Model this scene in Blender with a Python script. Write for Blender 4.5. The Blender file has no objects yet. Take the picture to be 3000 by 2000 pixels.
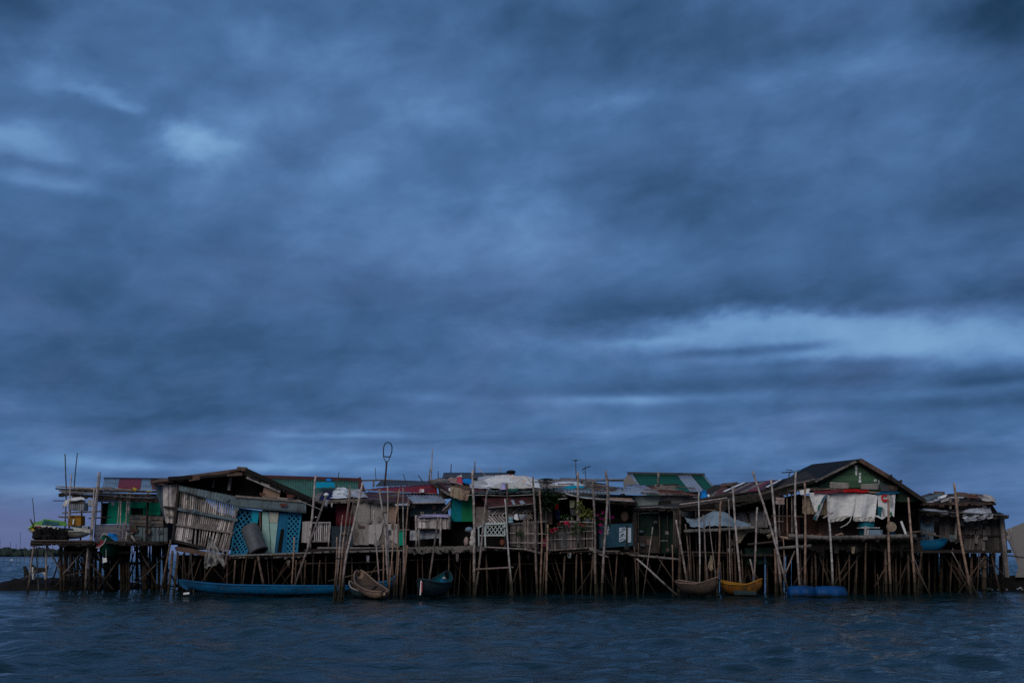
import bpy, math, random
import numpy as np
from mathutils import Vector, Matrix, noise as mnoise
R = math.radians
rnd = random.Random(7)
scene = bpy.context.scene
COL = scene.collection

# ------------------------------------------------------------------ camera (a boat deck about 1.9 m above the water)
F = 2917.0                      # focal length in photo pixels (35 mm on full frame, photo 3000 x 2000)
HC = 1.9
PITCH = math.atan(620.0 / F)
ct, st = math.cos(PITCH), math.sin(PITCH)
cam_d = bpy.data.cameras.new('camera'); cam_d.lens = 35.0; cam_d.sensor_width = 36.0
cam_d.clip_start = 0.1; cam_d.clip_end = 9000.0
cam = bpy.data.objects.new('camera', cam_d); COL.objects.link(cam)
cam.location = (0, 0, HC); cam.rotation_euler = (R(90) + PITCH, 0, 0)
scene.camera = cam

def ray(px, py):
    u, v = (px - 1500.0) / F, (1000.0 - py) / F
    return Vector((u, ct - v * st, st + v * ct))
def P(px, py, Y=47.0):
    """point of the place seen at photo pixel px,py standing Y metres away"""
    d = ray(px, py); t = Y / d.y
    return Vector((d.x * t, Y, HC + d.z * t))
def V3(a, Y=47.0):
    if isinstance(a, Vector): return a.copy()
    return P(a[0], a[1], a[2] if len(a) > 2 else Y)
def M(wpx, Y): return wpx * Y / F * 1.0     # size in metres of wpx photo pixels at distance Y

# ------------------------------------------------------------------ materials
MATS = {}
WETLINE = {'paint_boat_blue', 'paint_boat_orange', 'hull_dark_teal', 'hull_tan_wood', 'hull_brown_wood', 'plastic_blue'}
def new_mat(name):
    m = bpy.data.materials.new(name); m.use_nodes = True
    nt = m.node_tree; b = nt.nodes['Principled BSDF']
    return m, nt, b
def nd(nt, t, **kw):
    n = nt.nodes.new(t)
    for k, v in kw.items(): setattr(n, k, v)
    return n
def rgba(c): return (c[0], c[1], c[2], 1.0)
def mixc(nt, fac, a, b, blend='MIX'):
    n = nd(nt, 'ShaderNodeMix', data_type='RGBA', blend_type=blend)
    for i, s in ((0, fac), (6, a), (7, b)):
        if hasattr(s, 'default_value') or hasattr(s, 'links'): nt.links.new(s, n.inputs[i])
        elif i == 0: n.inputs[0].default_value = s
        else: n.inputs[i].default_value = rgba(s)
    return n.outputs[2]
def ramp(nt, s, p0, p1, v0=0.0, v1=1.0):
    n = nd(nt, 'ShaderNodeMapRange'); n.interpolation_type = 'SMOOTHSTEP'
    nt.links.new(s, n.inputs[0])
    n.inputs[1].default_value = p0; n.inputs[2].default_value = p1
    n.inputs[3].default_value = v0; n.inputs[4].default_value = v1
    return n.outputs[0]
def tex(nt, scale, stretch=(1, 1, 1), detail=4, rough=.6, dist=0.0):
    g = nd(nt, 'ShaderNodeNewGeometry'); mp = nd(nt, 'ShaderNodeMapping')
    mp.inputs['Scale'].default_value = stretch
    nt.links.new(g.outputs['Position'], mp.inputs[0])
    n = nd(nt, 'ShaderNodeTexNoise'); n.inputs['Scale'].default_value = scale
    n.inputs['Detail'].default_value = detail; n.inputs['Roughness'].default_value = rough
    n.inputs['Distortion'].default_value = dist
    nt.links.new(mp.outputs[0], n.inputs['Vector'])
    return n.outputs[0]
def mat(name, col, rough=.8, var=.35, dirt=None, amt=.55, dscale=1.6, stretch=(1, 1, .35), metal=0.0, island=0.0, objrnd=0.0, bump=.0, bscale=25, tide=False, alpha=None, trans=0.0):
    """weathered surface: base colour, large dirt patches of a second colour, fine variation, optional tone per slat or per object"""
    if name in MATS: return MATS[name]
    m, nt, b = new_mat(name)
    dirt = dirt or tuple(c * .35 for c in col)
    n1 = tex(nt, dscale, stretch, 5, .62, .4)
    c = mixc(nt, ramp(nt, n1, .62 - .25 * amt, .66 + .05, 0, min(1, amt + .35)), col, dirt)
    n2 = tex(nt, 14, (1, 1, .5), 3, .7)
    k = ramp(nt, n2, .25, .75, 1 - var, 1 + var * .6)
    mul = nd(nt, 'ShaderNodeVectorMath', operation='SCALE')
    nt.links.new(c, mul.inputs[0]); nt.links.new(k, mul.inputs['Scale']); c = mul.outputs[0]
    if island:
        g = nd(nt, 'ShaderNodeNewGeometry')
        k = ramp(nt, g.outputs['Random Per Island'], 0, 1, 1 - island, 1 + island)
        mul = nd(nt, 'ShaderNodeVectorMath', operation='SCALE')
        nt.links.new(c, mul.inputs[0]); nt.links.new(k, mul.inputs['Scale']); c = mul.outputs[0]
    if objrnd:
        g = nd(nt, 'ShaderNodeObjectInfo')
        k = ramp(nt, g.outputs['Random'], 0, 1, 1 - objrnd, 1 + objrnd)
        mul = nd(nt, 'ShaderNodeVectorMath', operation='SCALE')
        nt.links.new(c, mul.inputs[0]); nt.links.new(k, mul.inputs['Scale']); c = mul.outputs[0]
    if tide:   # wet, brown stained lower length and slimy foot of posts standing in the sea
        g = nd(nt, 'ShaderNodeNewGeometry'); sx = nd(nt, 'ShaderNodeSeparateXYZ'); nt.links.new(g.outputs['Position'], sx.inputs[0])
        wob = tex(nt, 2.2, (1, 1, .3), 3)
        ad = nd(nt, 'ShaderNodeMath', operation='MULTIPLY_ADD'); nt.links.new(wob, ad.inputs[0]); ad.inputs[1].default_value = 1.3; nt.links.new(sx.outputs[2], ad.inputs[2])
        c = mixc(nt, ramp(nt, ad.outputs[0], 1.7, 3.1), mixc(nt, .45, c, (.16, .085, .05), 'MIX') if name != 'stilt_shade_black' else c, c)
        c = mixc(nt, ramp(nt, ad.outputs[0], .9, 2.0), (.028, .026, .018) if name != 'stilt_shade_black' else (.012, .011, .009), c)
    if name in WETLINE:   # slime and soaked timber along the waterline of a hull
        g = nd(nt, 'ShaderNodeNewGeometry'); sx = nd(nt, 'ShaderNodeSeparateXYZ'); nt.links.new(g.outputs['Position'], sx.inputs[0])
        ad = nd(nt, 'ShaderNodeMath', operation='MULTIPLY_ADD'); nt.links.new(tex(nt, 3, (1, 1, 1), 4), ad.inputs[0]); ad.inputs[1].default_value = .35; nt.links.new(sx.outputs[2], ad.inputs[2])
        c = mixc(nt, ramp(nt, ad.outputs[0], .22, .4), (.008, .012, .012), c)
        sp = tex(nt, 9, (.35, 1, 1.6), 5, .7); c = mixc(nt, ramp(nt, sp, .6, .7, 0, .6), c, (.09, .085, .075))
    nt.links.new(c, b.inputs['Base Color'])
    b.inputs['Roughness'].default_value = rough; b.inputs['Metallic'].default_value = metal
    b.inputs['Specular IOR Level'].default_value = .14
    if trans:
        b.inputs['Transmission Weight'].default_value = 0
    if bump:
        bp = nd(nt, 'ShaderNodeBump'); bp.inputs['Strength'].default_value = bump; bp.inputs['Distance'].default_value = .02
        nt.links.new(tex(nt, bscale, (1, 1, .6), 4), bp.inputs['Height']); nt.links.new(bp.outputs[0], b.inputs['Normal'])
    if alpha is not None:
        tr = nd(nt, 'ShaderNodeBsdfTransparent'); mx = nd(nt, 'ShaderNodeMixShader')
        wv = tex(nt, 60, (1, 1, 1), 1)
        nt.links.new(ramp(nt, wv, .38, .62, alpha - .2, alpha + .2), mx.inputs[0])
        nt.links.new(tr.outputs[0], mx.inputs[1]); nt.links.new(b.outputs[0], mx.inputs[2])
        nt.links.new(mx.outputs[0], nt.nodes['Material Output'].inputs[0])
    MATS[name] = m
    return m

BAM = mat('bamboo_weathered', (.34, .29, .265), .7, .4, (.13, .105, .09), .6, 3, (1, 1, .25), objrnd=.38, tide=True)
BAMS = mat('bamboo_deck_shade', (.13, .1, .082), .75, .4, (.06, .048, .04), .6, 3, (1, 1, .25), objrnd=.45, tide=True)  # darker copy of the bamboo, under-deck shade put into its colour
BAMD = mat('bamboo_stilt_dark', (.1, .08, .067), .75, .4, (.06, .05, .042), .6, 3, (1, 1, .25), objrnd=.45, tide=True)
BAMO = mat('bamboo_orange_brown', (.36, .24, .175), .7, .35, (.16, .1, .07), .5, 3, (1, 1, .25), objrnd=.2, tide=True)
BAMW = mat('pole_whitewashed', (.48, .46, .44), .7, .3, (.24, .2, .17), .5, 3, (1, 1, .25), objrnd=.1, tide=True)
BAMT = mat('bamboo_thin_dark', (.09, .085, .08), .75, .3, objrnd=.2)
SLAT = mat('bamboo_slats', (.46, .4, .37), .8, .35, (.08, .065, .058), .55, 1.4, (1, 1, .4), island=.55)
SLATL = mat('bamboo_slats_pale', (.52, .46, .44), .8, .35, (.13, .11, .1), .5, 1.4, (1, 1, .4), island=.4)
FENCE = mat('fence_slats', (.3, .245, .22), .85, .35, (.08, .065, .058), .55, 1.4, (1, 1, .4), island=.5)
SLATD = mat('bamboo_slats_dark', (.085, .073, .068), .85, .35, (.045, .038, .034), .6, 1.4, (1, 1, .4), island=.6)
WOOD = mat('wood_dark', (.036, .029, .026), .85, .4, (.022, .018, .016), .6, 2, island=.4)
WOODG = mat('wood_grey', (.2, .172, .155), .85, .35, (.08, .067, .06), .6, 2, island=.35)
WOODB = mat('wood_brown', (.12, .078, .06), .85, .35, (.07, .045, .035), .6, 2, island=.35)
LOG = mat('log_weathered', (.2, .18, .16), .85, .5, (.07, .062, .055), .65, 3, (.3, 1, 1), bump=.5)
PLY = mat('plywood_brown', (.3, .2, .15), .8, .25, (.1, .075, .06), .6, 1.2, bump=.1)
PLYG = mat('plywood_grey', (.3, .27, .25), .8, .25, (.09, .075, .065), .6, 1.1, bump=.1)
PLYL = mat('plywood_pale', (.42, .385, .37), .8, .2, (.17, .15, .14), .5, 1.2)
BLACK = mat('tar_black', (.016, .015, .015), .8, .3)
DARK = mat('interior_shade', (.011, .0095, .009), .95, .3)  # near black, stands for deep shade in interiors, openings and under decks
SHADEX = mat('stilt_shade_black', (.04, .033, .028), .85, .4, (.018, .016, .014), .6, 3, (1, 1, .25), objrnd=.5, tide=True)  # wet rear stilts, blackened further so the colour carries the under-deck shade
MGREY = mat('sheet_galvanised', (.3, .34, .4), .45, .25, (.13, .12, .12), .5, 1.5, metal=.25)
MBLUE = mat('sheet_blue_grey', (.2, .29, .37), .5, .25, (.1, .12, .14), .5, 1.5, metal=.15)
MTEAL = mat('sheet_teal_grey', (.12, .165, .185), .55, .3, (.06, .06, .06), .6, 1.5, metal=.15)
MRED = mat('sheet_red', (.2, .03, .045), .55, .25, (.09, .03, .035), .5, 1.5)
MREDB = mat('sheet_bright_red', (.22, .012, .018), .6, .25, (.06, .012, .014), .5, 1.3)
MMAR = mat('sheet_maroon', (.085, .03, .036), .6, .3, (.03, .018, .02), .6, 1.2)
MGRN = mat('sheet_green', (.055, .15, .105), .5, .3, (.06, .075, .06), .6, 1.8)
MGRN2 = mat('sheet_deep_green', (.008, .085, .05), .45, .2, (.01, .045, .03), .45, 1.5)
RUST = mat('sheet_rust', (.13, .05, .04), .8, .4, (.05, .025, .022), .6, 1.5)
MDK = mat('sheet_dark', (.065, .068, .075), .6, .3, (.03, .03, .03), .6, 1.5)
GREEN = mat('paint_green', (.002, .3, .19), .75, .12, (.002, .16, .11), .5, .9)
GREEN2 = mat('paint_emerald', (.006, .17, .07), .65, .15, (.006, .08, .05), .5, .9)
TEAL = mat('paint_teal', (.002, .19, .22), .75, .15, (.002, .08, .1), .5, .9)
BLUE = mat('paint_blue', (.008, .13, .27), .6, .2, (.01, .06, .12), .5, 1.2)
BLUEB = mat('paint_boat_blue', (.003, .105, .24), .6, .25, (.006, .045, .1), .7, 1.4, (.3, 1, 1))
PALEG = mat('paint_pale_green', (.31, .5, .45), .7, .15, (.2, .25, .2), .5, 1.1)
CREAM = mat('paint_cream', (.42, .42, .35), .7, .15, (.22, .21, .18), .5, 1.1)
GABLE = mat('paint_moss_green', (.06, .13, .075), .75, .25, (.035, .065, .045), .5, 1.2, (.4, 1, 1), island=.2)
WHITE = mat('cloth_white', (.72, .71, .69), .9, .1, (.5, .47, .42), .35, 1.1)
WHITED = mat('cloth_soiled', (.52, .5, .46), .9, .2, (.3, .26, .21), .5, 1.6)
TARPW = mat('tarp_white', (.68, .69, .7), .6, .15, (.2, .29, .38), .55, 1.5, (1, 1, 2.5))
TARPO = mat('tarp_printed', (.62, .6, .58), .6, .15, (.5, .13, .035), .6, 2.6, (1, 1, 1.5))
TARPG = mat('tarp_grey_blue', (.24, .31, .36), .4, .15, (.13, .18, .22), .5, 1.2)
PLAST = mat('plastic_grey_white', (.4, .42, .46), .35, .2, (.16, .16, .17), .55, 3.0, (1, 1, 1.5))
BURL = mat('burlap', (.34, .27, .19), .95, .25, (.2, .15, .1), .4, 2)
CYAN = mat('tarp_cyan', (.0, .28, .4), .5, .12, (.0, .2, .3), .3, 2)
RED = mat('cloth_red', (.5, .012, .014), .8, .15)
PINK = mat('cloth_pink', (.5, .06, .09), .8, .2)
BLUEC = mat('cloth_blue', (.01, .2, .55), .6, .15)
NAVY = mat('cloth_navy', (.012, .02, .07), .85, .2)
PURP = mat('cloth_lavender', (.42, .38, .62), .7, .15)
KHAKI = mat('cloth_khaki', (.25, .26, .18), .9, .2)
PINKT = mat('cloth_dusty_pink', (.36, .26, .24), .9, .15)
YEL = mat('plastic_yellow', (.5, .36, .03), .5, .15)
MUST = mat('paint_mustard', (.32, .15, .018), .6, .2, (.18, .09, .02), .5, 1.8)
ORANGE = mat('paint_boat_orange', (.24, .095, .01), .7, .35, (.04, .03, .02), .85, 2.6)
LIME = mat('paint_lime', (.14, .34, .05), .5, .15, (.08, .2, .05), .4, 1)
TEALD = mat('paint_deep_teal', (.006, .1, .12), .5, .15)
HULLW = mat('paint_hull_white', (.5, .5, .46), .6, .15, (.25, .2, .16), .45, 1.5)
HULLG = mat('paint_hull_jade', (.012, .17, .1), .55, .25, (.02, .1, .07), .5, 1.5)
HULLT = mat('hull_dark_teal', (.022, .045, .05), .6, .3, (.03, .04, .035), .5, 2)
HULLB = mat('hull_tan_wood', (.27, .18, .13), .75, .35, (.13, .09, .07), .5, 2.2, (.4, .4, 1))
HULLD = mat('hull_brown_wood', (.09, .065, .05), .8, .35, (.06, .045, .035), .5, 2.2, (.4, .4, 1))
ROPE = mat('rope_pale', (.5, .48, .44), .9, .2)
WIRE = mat('wire_dark', (.03, .03, .032), .6, .1)
DRUMB = mat('plastic_blue', (.003, .06, .2), .55, .2, (.006, .035, .1), .7, 1.5)
DRUMG = mat('plastic_drum_grey', (.1, .11, .115), .5, .2, (.05, .055, .058), .5, 1.2)
NETM = mat('net_pale', (.5, .48, .45), .9, .2, alpha=.42)
NETG = mat('net_green', (.02, .05, .038), .9, .3, alpha=.6)
NETD = mat('net_dark', (.018, .016, .017), .95, .4)
LATB = mat('lattice_blue', (.02, .21, .37), .6, .2)
NAVYB = mat('backing_navy', (.004, .03, .06), .8, .2)
LEAF = mat('leaf_dark', (.028, .06, .022), .7, .3, (.012, .028, .012), .5, 4, (1, 1, 1), island=.5)
LEAFY = mat('leaf_yellow_green', (.2, .22, .06), .7, .3, (.08, .1, .03), .4, 4, (1, 1, 1), island=.45)
LEAFG = mat('leaf_mid_green', (.06, .11, .04), .7, .3, (.03, .05, .02), .4, 4, (1, 1, 1), island=.45)
PETAL = mat('petal_pink', (.75, .03, .12), .7, .15, island=.3)
PETALM = mat('petal_magenta', (.55, .015, .25), .7, .15, island=.3)
MUD = mat('mud_dark', (.013, .011, .01), .9, .5, (.006, .0055, .005), .5, 1.2, (1, 1, 1), bump=.8, bscale=5)
FAR = mat('mangrove_far', (.035, .052, .045), .9, .4, (.02, .03, .028), .5, .08, (1, 1, 1))
PLASTER = mat('plaster_grey', (.24, .225, .215), .85, .15, (.17, .155, .145), .5, .7, bump=.1)
PLASTG = mat('plaster_pale_green', (.34, .4, .37), .85, .15, (.17, .19, .18), .5, .9)
TERRA = mat('clay_terracotta', (.28, .1, .06), .85, .25)
BENCH = mat('bench_white_paint', (.52, .58, .55), .6, .1, (.35, .38, .36), .3, 3)
FOAM = mat('foam_white', (.78, .78, .76), .8, .08)
BRASS = mat('knob_brass', (.7, .45, .2), .35, .1, metal=.6)
TEXTM = mat('ink_dark', (.03, .035, .05), .8, .1)
TEXTR = mat('ink_red', (.6, .02, .03), .8, .1)
TEXTT = mat('ink_teal', (.02, .13, .17), .8, .1)
PAINTW = mat('paint_white', (.72, .74, .76), .7, .1)
THATCH = mat('thatch_dark', (.05, .042, .035), .95, .5, (.02, .018, .016), .6, 2.5, bump=.8, bscale=30)
POSTER = mat('poster_paper', (.5, .58, .68), .6, .08, (.3, .42, .58), .45, 4.0, (1, 1, 1))

# ------------------------------------------------------------------ objects
OFF = {}
def tag(o, label=None, cat=None, group=None, kind=None):
    if label: o['label'] = label
    if cat: o['category'] = cat
    if group: o['group'] = group
    if kind: o['kind'] = kind
    return o
def thing(name, label, cat, px, Y, z=0.0, group=None):
    o = bpy.data.objects.new(name, None); COL.objects.link(o)
    p = P(px, 1620, Y); o.location = (p.x, Y, z); o.empty_display_size = .3
    OFF[o.name] = o.location.copy()
    return tag(o, label, cat, group)
class MB:
    def __init__(s): s.v = []; s.f = []
    def add(s, vs, fs):
        k = len(s.v); s.v += [Vector(p) for p in vs]; s.f += [tuple(i + k for i in f) for f in fs]
    def tube(s, pts, rad, n=7, cap=True):
        pts = [Vector(p) for p in pts]; m = len(pts)
        if not hasattr(rad, '__len__'): rad = [rad] * m
        vs = []; fs = []
        for i, p in enumerate(pts):
            d = (pts[min(i + 1, m - 1)] - pts[max(i - 1, 0)]).normalized()
            a = d.cross(Vector((0, 1, 0)))
            if a.length < .1: a = d.cross(Vector((1, 0, 0)))
            a.normalize(); b = d.cross(a)
            for k in range(n):
                t = 2 * math.pi * k / n; vs.append(p + (a * math.cos(t) + b * math.sin(t)) * rad[i])
        for i in range(m - 1):
            for k in range(n):
                k2 = (k + 1) % n; fs.append((i * n + k, i * n + k2, (i + 1) * n + k2, (i + 1) * n + k))
        if cap: fs.append(tuple(range(n))[::-1]); fs.append(tuple((m - 1) * n + k for k in range(n)))
        s.add(vs, fs)
    def box(s, c, sx, sy, sz, rz=0.0):
        c = Vector(c); m = Matrix.Rotation(rz, 3, 'Z')
        vs = [c + m @ Vector((x * sx / 2, y * sy / 2, z * sz / 2)) for x in (-1, 1) for y in (-1, 1) for z in (-1, 1)]
        s.add(vs, [(0, 1, 3, 2), (4, 6, 7, 5), (0, 4, 5, 1), (2, 3, 7, 6), (0, 2, 6, 4), (1, 5, 7, 3)])
    def prism(s, pts, off):
        n = len(pts); off = Vector(off)
        s.add(list(pts) + [p + off for p in pts], [tuple(range(n)), tuple(range(2 * n - 1, n - 1, -1))] + [(i, i + n, (i + 1) % n + n, (i + 1) % n) for i in range(n)])
    def bar(s, a, b, w, d, up=None):
        """rectangular bar from a to b: w across in the picture plane, d in depth"""
        a, b = Vector(a), Vector(b); t = (b - a).normalized(); y = Vector((0, 1, 0))
        if abs(t.y) > .9: y = Vector((0, 0, 1))
        x = t.cross(y).normalized(); y = x.cross(t).normalized()
        q = [x * w / 2 + y * d / 2, x * w / 2 - y * d / 2, -x * w / 2 - y * d / 2, -x * w / 2 + y * d / 2]
        s.add([a + p for p in q] + [b + p for p in q], [(0, 1, 2, 3), (7, 6, 5, 4)] + [(i, i + 4, (i + 1) % 4 + 4, (i + 1) % 4) for i in range(4)])
    def sheet(s, fn, nu, nv, off):
        off = Vector(off); w = nu + 1
        a = [fn(i / nu, j / nv) for j in range(nv + 1) for i in range(nu + 1)]
        n = len(a); vs = a + [p + off for p in a]; fs = []
        for j in range(nv):
            for i in range(nu):
                q = j * w + i; fs.append((q, q + w, q + w + 1, q + 1)); fs.append((n + q, n + q + 1, n + q + w + 1, n + q + w))
        for i in range(nu):
            fs.append((i, i + 1, n + i + 1, n + i)); q = nv * w + i; fs.append((q, n + q, n + q + 1, q + 1))
        for j in range(nv):
            q = j * w; fs.append((q, n + q, n + q + w, q + w)); q = j * w + nu; fs.append((q, q + w, n + q + w, n + q))
        s.add(vs, fs)
    def ball(s, c, rx, ry=None, rz=None, nu=10, nv=7, jit=0.0):
        ry = ry or rx; rz = rz or rx; c = Vector(c); vs = []; fs = []
        for j in range(nv + 1):
            t = math.pi * j / nv
            for i in range(nu):
                f = 2 * math.pi * i / nu; k = 1 + jit * (rnd.random() - .5)
                vs.append(c + Vector((rx * math.sin(t) * math.cos(f), ry * math.sin(t) * math.sin(f), rz * math.cos(t))) * k)
        for j in range(nv):
            for i in range(nu):
                fs.append((j * nu + i, (j + 1) * nu + i, (j + 1) * nu + (i + 1) % nu, j * nu + (i + 1) % nu))
        s.add(vs, fs)
    def build(s, name, mt, parent=None, smooth=False, label=None):
        me = bpy.data.meshes.new(name)
        if parent is None:
            base = Vector((sum(p.x for p in s.v) / len(s.v), sum(p.y for p in s.v) / len(s.v), min(p.z for p in s.v)))
        else: base = OFF[parent.name]
        me.from_pydata([tuple(p - base) for p in s.v], [], s.f); me.materials.append(mt)
        if smooth:
            for p in me.polygons: p.use_smooth = True
        o = bpy.data.objects.new(name, me); COL.objects.link(o)
        if parent is None: o.location = base
        else: o.parent = parent
        OFF[o.name] = base.copy()
        if label: o['label'] = label
        return o
def one(name, mb, mt, label, cat, group=None, smooth=False):
    return tag(mb.build(name, mt, None, smooth), label, cat, group)

def cumlen(pts):
    L = [0]
    for a, b in zip(pts, pts[1:]): L.append(L[-1] + (b - a).length)
    return L
def bamboo(mb, pts, w, taper=.85, step=.42, wob=.012, n=7, nodes=True):
    """a bamboo culm along pts (world), w = foot diameter, with swollen nodes"""
    pts = [Vector(p) for p in pts]; L = cumlen(pts); T = L[-1]; out = []; rad = []
    def at(s):
        for i in range(len(pts) - 1):
            if s <= L[i + 1] or i == len(pts) - 2: return pts[i].lerp(pts[i + 1], (s - L[i]) / max(1e-6, L[i + 1] - L[i]))
    k = max(1, int(T / step)); s = 0.0
    ph = rnd.random() * 6
    out.append(pts[0]); rad.append(w / 2 * taper)
    for i in range(1, k + 1):
        s = T * (i - .5 + .3 * (rnd.random() - .5)) / k; c = at(s) + Vector((wob * math.sin(s * 1.3 + ph), wob * math.cos(s * 1.1 + ph), 0)) * 1.5
        r = w / 2 * (taper + (1 - taper) * s / T); d = (pts[-1] - pts[0]).normalized()
        if nodes:
            out += [c - d * .03, c - d * .01, c + d * .01, c + d * .03]; rad += [r, r * 1.2, r * 1.2, r]
        else: out.append(c); rad.append(r)
    out.append(pts[-1]); rad.append(w / 2)
    mb.tube(out, rad, n)
def sink(pts, z=-.5):
    """carry the foot of a post on down below the water"""
    a, b = pts[-2], pts[-1]; d = b - a
    if d.z < -1e-3 and b.z > z: pts = pts[:-1] + [a + d * ((z - a.z) / d.z)]
    return pts
def pole(pts, w, Y, label, mt=None, foot=True, cat='pole', name='bamboo_pole', group='bamboo poles standing in the water', taper=.8):
    q = [V3(p, Y) for p in pts]
    if foot: q = sink(q)
    mb = MB(); bamboo(mb, q, M(w, Y), taper)
    return one(name, mb, mt or BAM, label, cat, group, True)
def rod(parent, name, pts, w, Y, mt=None, foot=False, taper=.9, nodes=True):
    q = [V3(p, Y) for p in pts]
    if foot: q = sink(q)
    if name in ('stilt', 'brace') and foot and mt in (BAM, BAMO): mt = BAMS  # lengths below the decks take the shade-toned copy
    mb = MB(); bamboo(mb, q, M(w, Y), taper, nodes=nodes)
    return mb.build(name, mt or BAM, parent, True)
def beam(parent, name, a, b, w, Y, mt=WOOD, d=None):
    mb = MB(); mb.bar(V3(a, Y), V3(b, Y), M(w, Y), d or M(w, Y)); return mb.build(name, mt, parent)
def panel(parent, name, pts, Y, mt, th=.03, label=None):
    mb = MB(); mb.prism([V3(p, Y) for p in pts], (0, th, 0)); return mb.build(name, mt, parent, label=label)
def quadf(q):
    a, b, c, d = q
    return lambda u, v: a.lerp(b, u).lerp(d.lerp(c, u), v)
def corr_mb(mb, pts, Y, pitch=.1, amp=.016, sag=.0, ragged=.0, nv=4):
    q = [V3(p, Y) for p in pts]; f = quadf(q); W = max((q[1] - q[0]).length, (q[2] - q[3]).length)
    nrm = (q[1] - q[0]).cross(q[3] - q[0]).normalized()
    if nrm.y > 0: nrm = -nrm
    n = max(4, int(W / pitch * 4)); seed = rnd.random() * 50
    def g(u, v):
        e = ragged * mnoise.noise(Vector((u * W * 1.7, seed, 0))) if v > .9 else 0
        p = f(u, min(1.05, v + e)); w = mnoise.noise(Vector((u * 3 + seed, v * 2, 0)))
        return p + nrm * (amp * math.cos(u * W / pitch * 2 * math.pi) + sag * w)
    mb.sheet(g, n, nv, -nrm * .008)
def corr(parent, name, pts, Y, mt, pitch=.1, amp=.016, sag=.02, ragged=.03, label=None):
    mb = MB(); corr_mb(mb, pts, Y, pitch, amp, sag, ragged); return mb.build(name, mt, parent, True, label)
def slats(parent, name, pts, Y, mt, n, fill=.8, jt=.0, jb=.0, miss=0.0, lean=0.0, th=.02, round_=False, label=None, depthj=.01):
    """upright slats side by side between a top edge and a bottom edge"""
    q = [V3(p, Y) for p in pts]; mb = MB()
    for i in range(n):
        if rnd.random() < miss: continue
        u = (i + .5) / n; du = fill * .5 / n * (.8 + .4 * rnd.random()); l = lean * (rnd.random() - .5)
        a0, a1 = q[0].lerp(q[1], max(0, u - du + l)), q[0].lerp(q[1], min(1, u + du + l)); b0, b1 = q[3].lerp(q[2], u - du), q[3].lerp(q[2], u + du)
        k = jt * (rnd.random() - .5); k2 = jb * (rnd.random() - .5); h = a0 - b0; a0 = a0 + h * k; a1 = a1 + h * k; b0 = b0 + h * k2; b1 = b1 + h * k2
        o = Vector((0, depthj * (rnd.random() - .5) * 2, 0))
        if round_: bamboo(mb, [a0.lerp(a1, .5) + o, b0.lerp(b1, .5) + o], max(.012, (a1 - a0).length), n=5)
        else: mb.prism([a0 + o, a1 + o, b1 + o, b0 + o], (0, th, 0))
    return mb.build(name, mt, parent, round_, label)
def hslats(parent, name, pts, Y, mt, n, fill=.85, jx=.02, th=.02, round_=False, label=None):
    q = [V3(p, Y) for p in pts]; mb = MB()
    for i in range(n):
        v = (i + .5) / n; dv = fill * .5 / n; e0 = jx * (rnd.random() - .5); e1 = jx * (rnd.random() - .5)
        a = q[0].lerp(q[3], v - dv); b = q[1].lerp(q[2], v - dv); c = q[1].lerp(q[2], v + dv); d = q[0].lerp(q[3], v + dv)
        w = b - a; a = a + w * e0; d = d + w * e0; b = b + w * e1; c = c + w * e1; o = Vector((0, .02 * (rnd.random() - .5), 0))
        if round_: bamboo(mb, [a.lerp(d, .5) + o, b.lerp(c, .5) + o], (a - d).length, n=6)
        else: mb.prism([a + o, b + o, c + o, d + o], (0, th, 0))
    return mb.build(name, mt, parent, round_, label)
def lattice(parent, name, pts, Y, mt, n=8, w=.03, label=None):
    """diagonal lattice of thin strips inside a four-cornered frame"""
    q = [V3(p, Y) for p in pts]; f = quadf(q); mb = MB()
    asp = (q[0] - q[3]).length / max(.01, (q[0] - q[1]).length); m = int(n * asp)
    for s in (0, 1):
        for k in range(-m, n + 1):
            a = (k / n, 0.0); b = ((k + m) / n, 1.0)
            # clip to 0..1
            t0 = max(0, (0 - a[0]) / (b[0] - a[0])); t1 = min(1, (1 - a[0]) / (b[0] - a[0]))
            if t1 - t0 < .02: continue
            u0, v0 = a[0] + (b[0] - a[0]) * t0, t0; u1, v1 = a[0] + (b[0] - a[0]) * t1, t1
            if s: u0, u1 = 1 - u0, 1 - u1
            o = Vector((0, .018 * s, 0)); mb.bar(f(u0, v0) + o, f(u1, v1) + o, w, .012)
    for a, b in ((0, 1), (1, 2), (2, 3), (3, 0)): mb.bar(q[a] + Vector((0, -.01, 0)), q[b] + Vector((0, -.01, 0)), w * 1.3, .03)
    return mb.build(name, mt, parent, False, label)
def cloth_mb(mb, pts, Y, folds=5, amp=.05, crum=.03, rag=.06, nu=40, nv=24, th=.008, tops=0.0):
    q = [V3(p, Y) for p in pts]; f = quadf(q); s = rnd.random() * 90; h = (q[0] - q[3]).length
    def g(u, v):
        vv = v
        if v > .7: vv = v + rag * mnoise.noise(Vector((u * 5, s, 2))) * (v - .7) / .3
        if tops and v < .3: vv = vv + tops * abs(math.sin(u * math.pi * max(1, folds))) * (.3 - v) / .3
        p = f(u, vv)
        d = amp * (math.sin(u * folds * 2 * math.pi + s + 1.5 * v) * (.3 + .7 * v)) + crum * mnoise.fractal(Vector((u * 6 + s, v * 5, s)), 1.0, 2.0, 4) * 1.6
        return p + Vector((crum * .4 * mnoise.noise(Vector((u * 5, v * 5, s))), d, crum * .5 * mnoise.noise(Vector((u * 6, v * 3, s + 9)))))
    mb.sheet(g, nu, nv, (0, th, 0))
def cloth(name, pts, Y, mt, label, cat, group=None, parent=None, **kw):
    mb = MB(); cloth_mb(mb, pts, Y, **kw)
    if parent: return mb.build(name, mt, parent, True, label)
    return one(name, mb, mt, label, cat, group, True)
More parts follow.
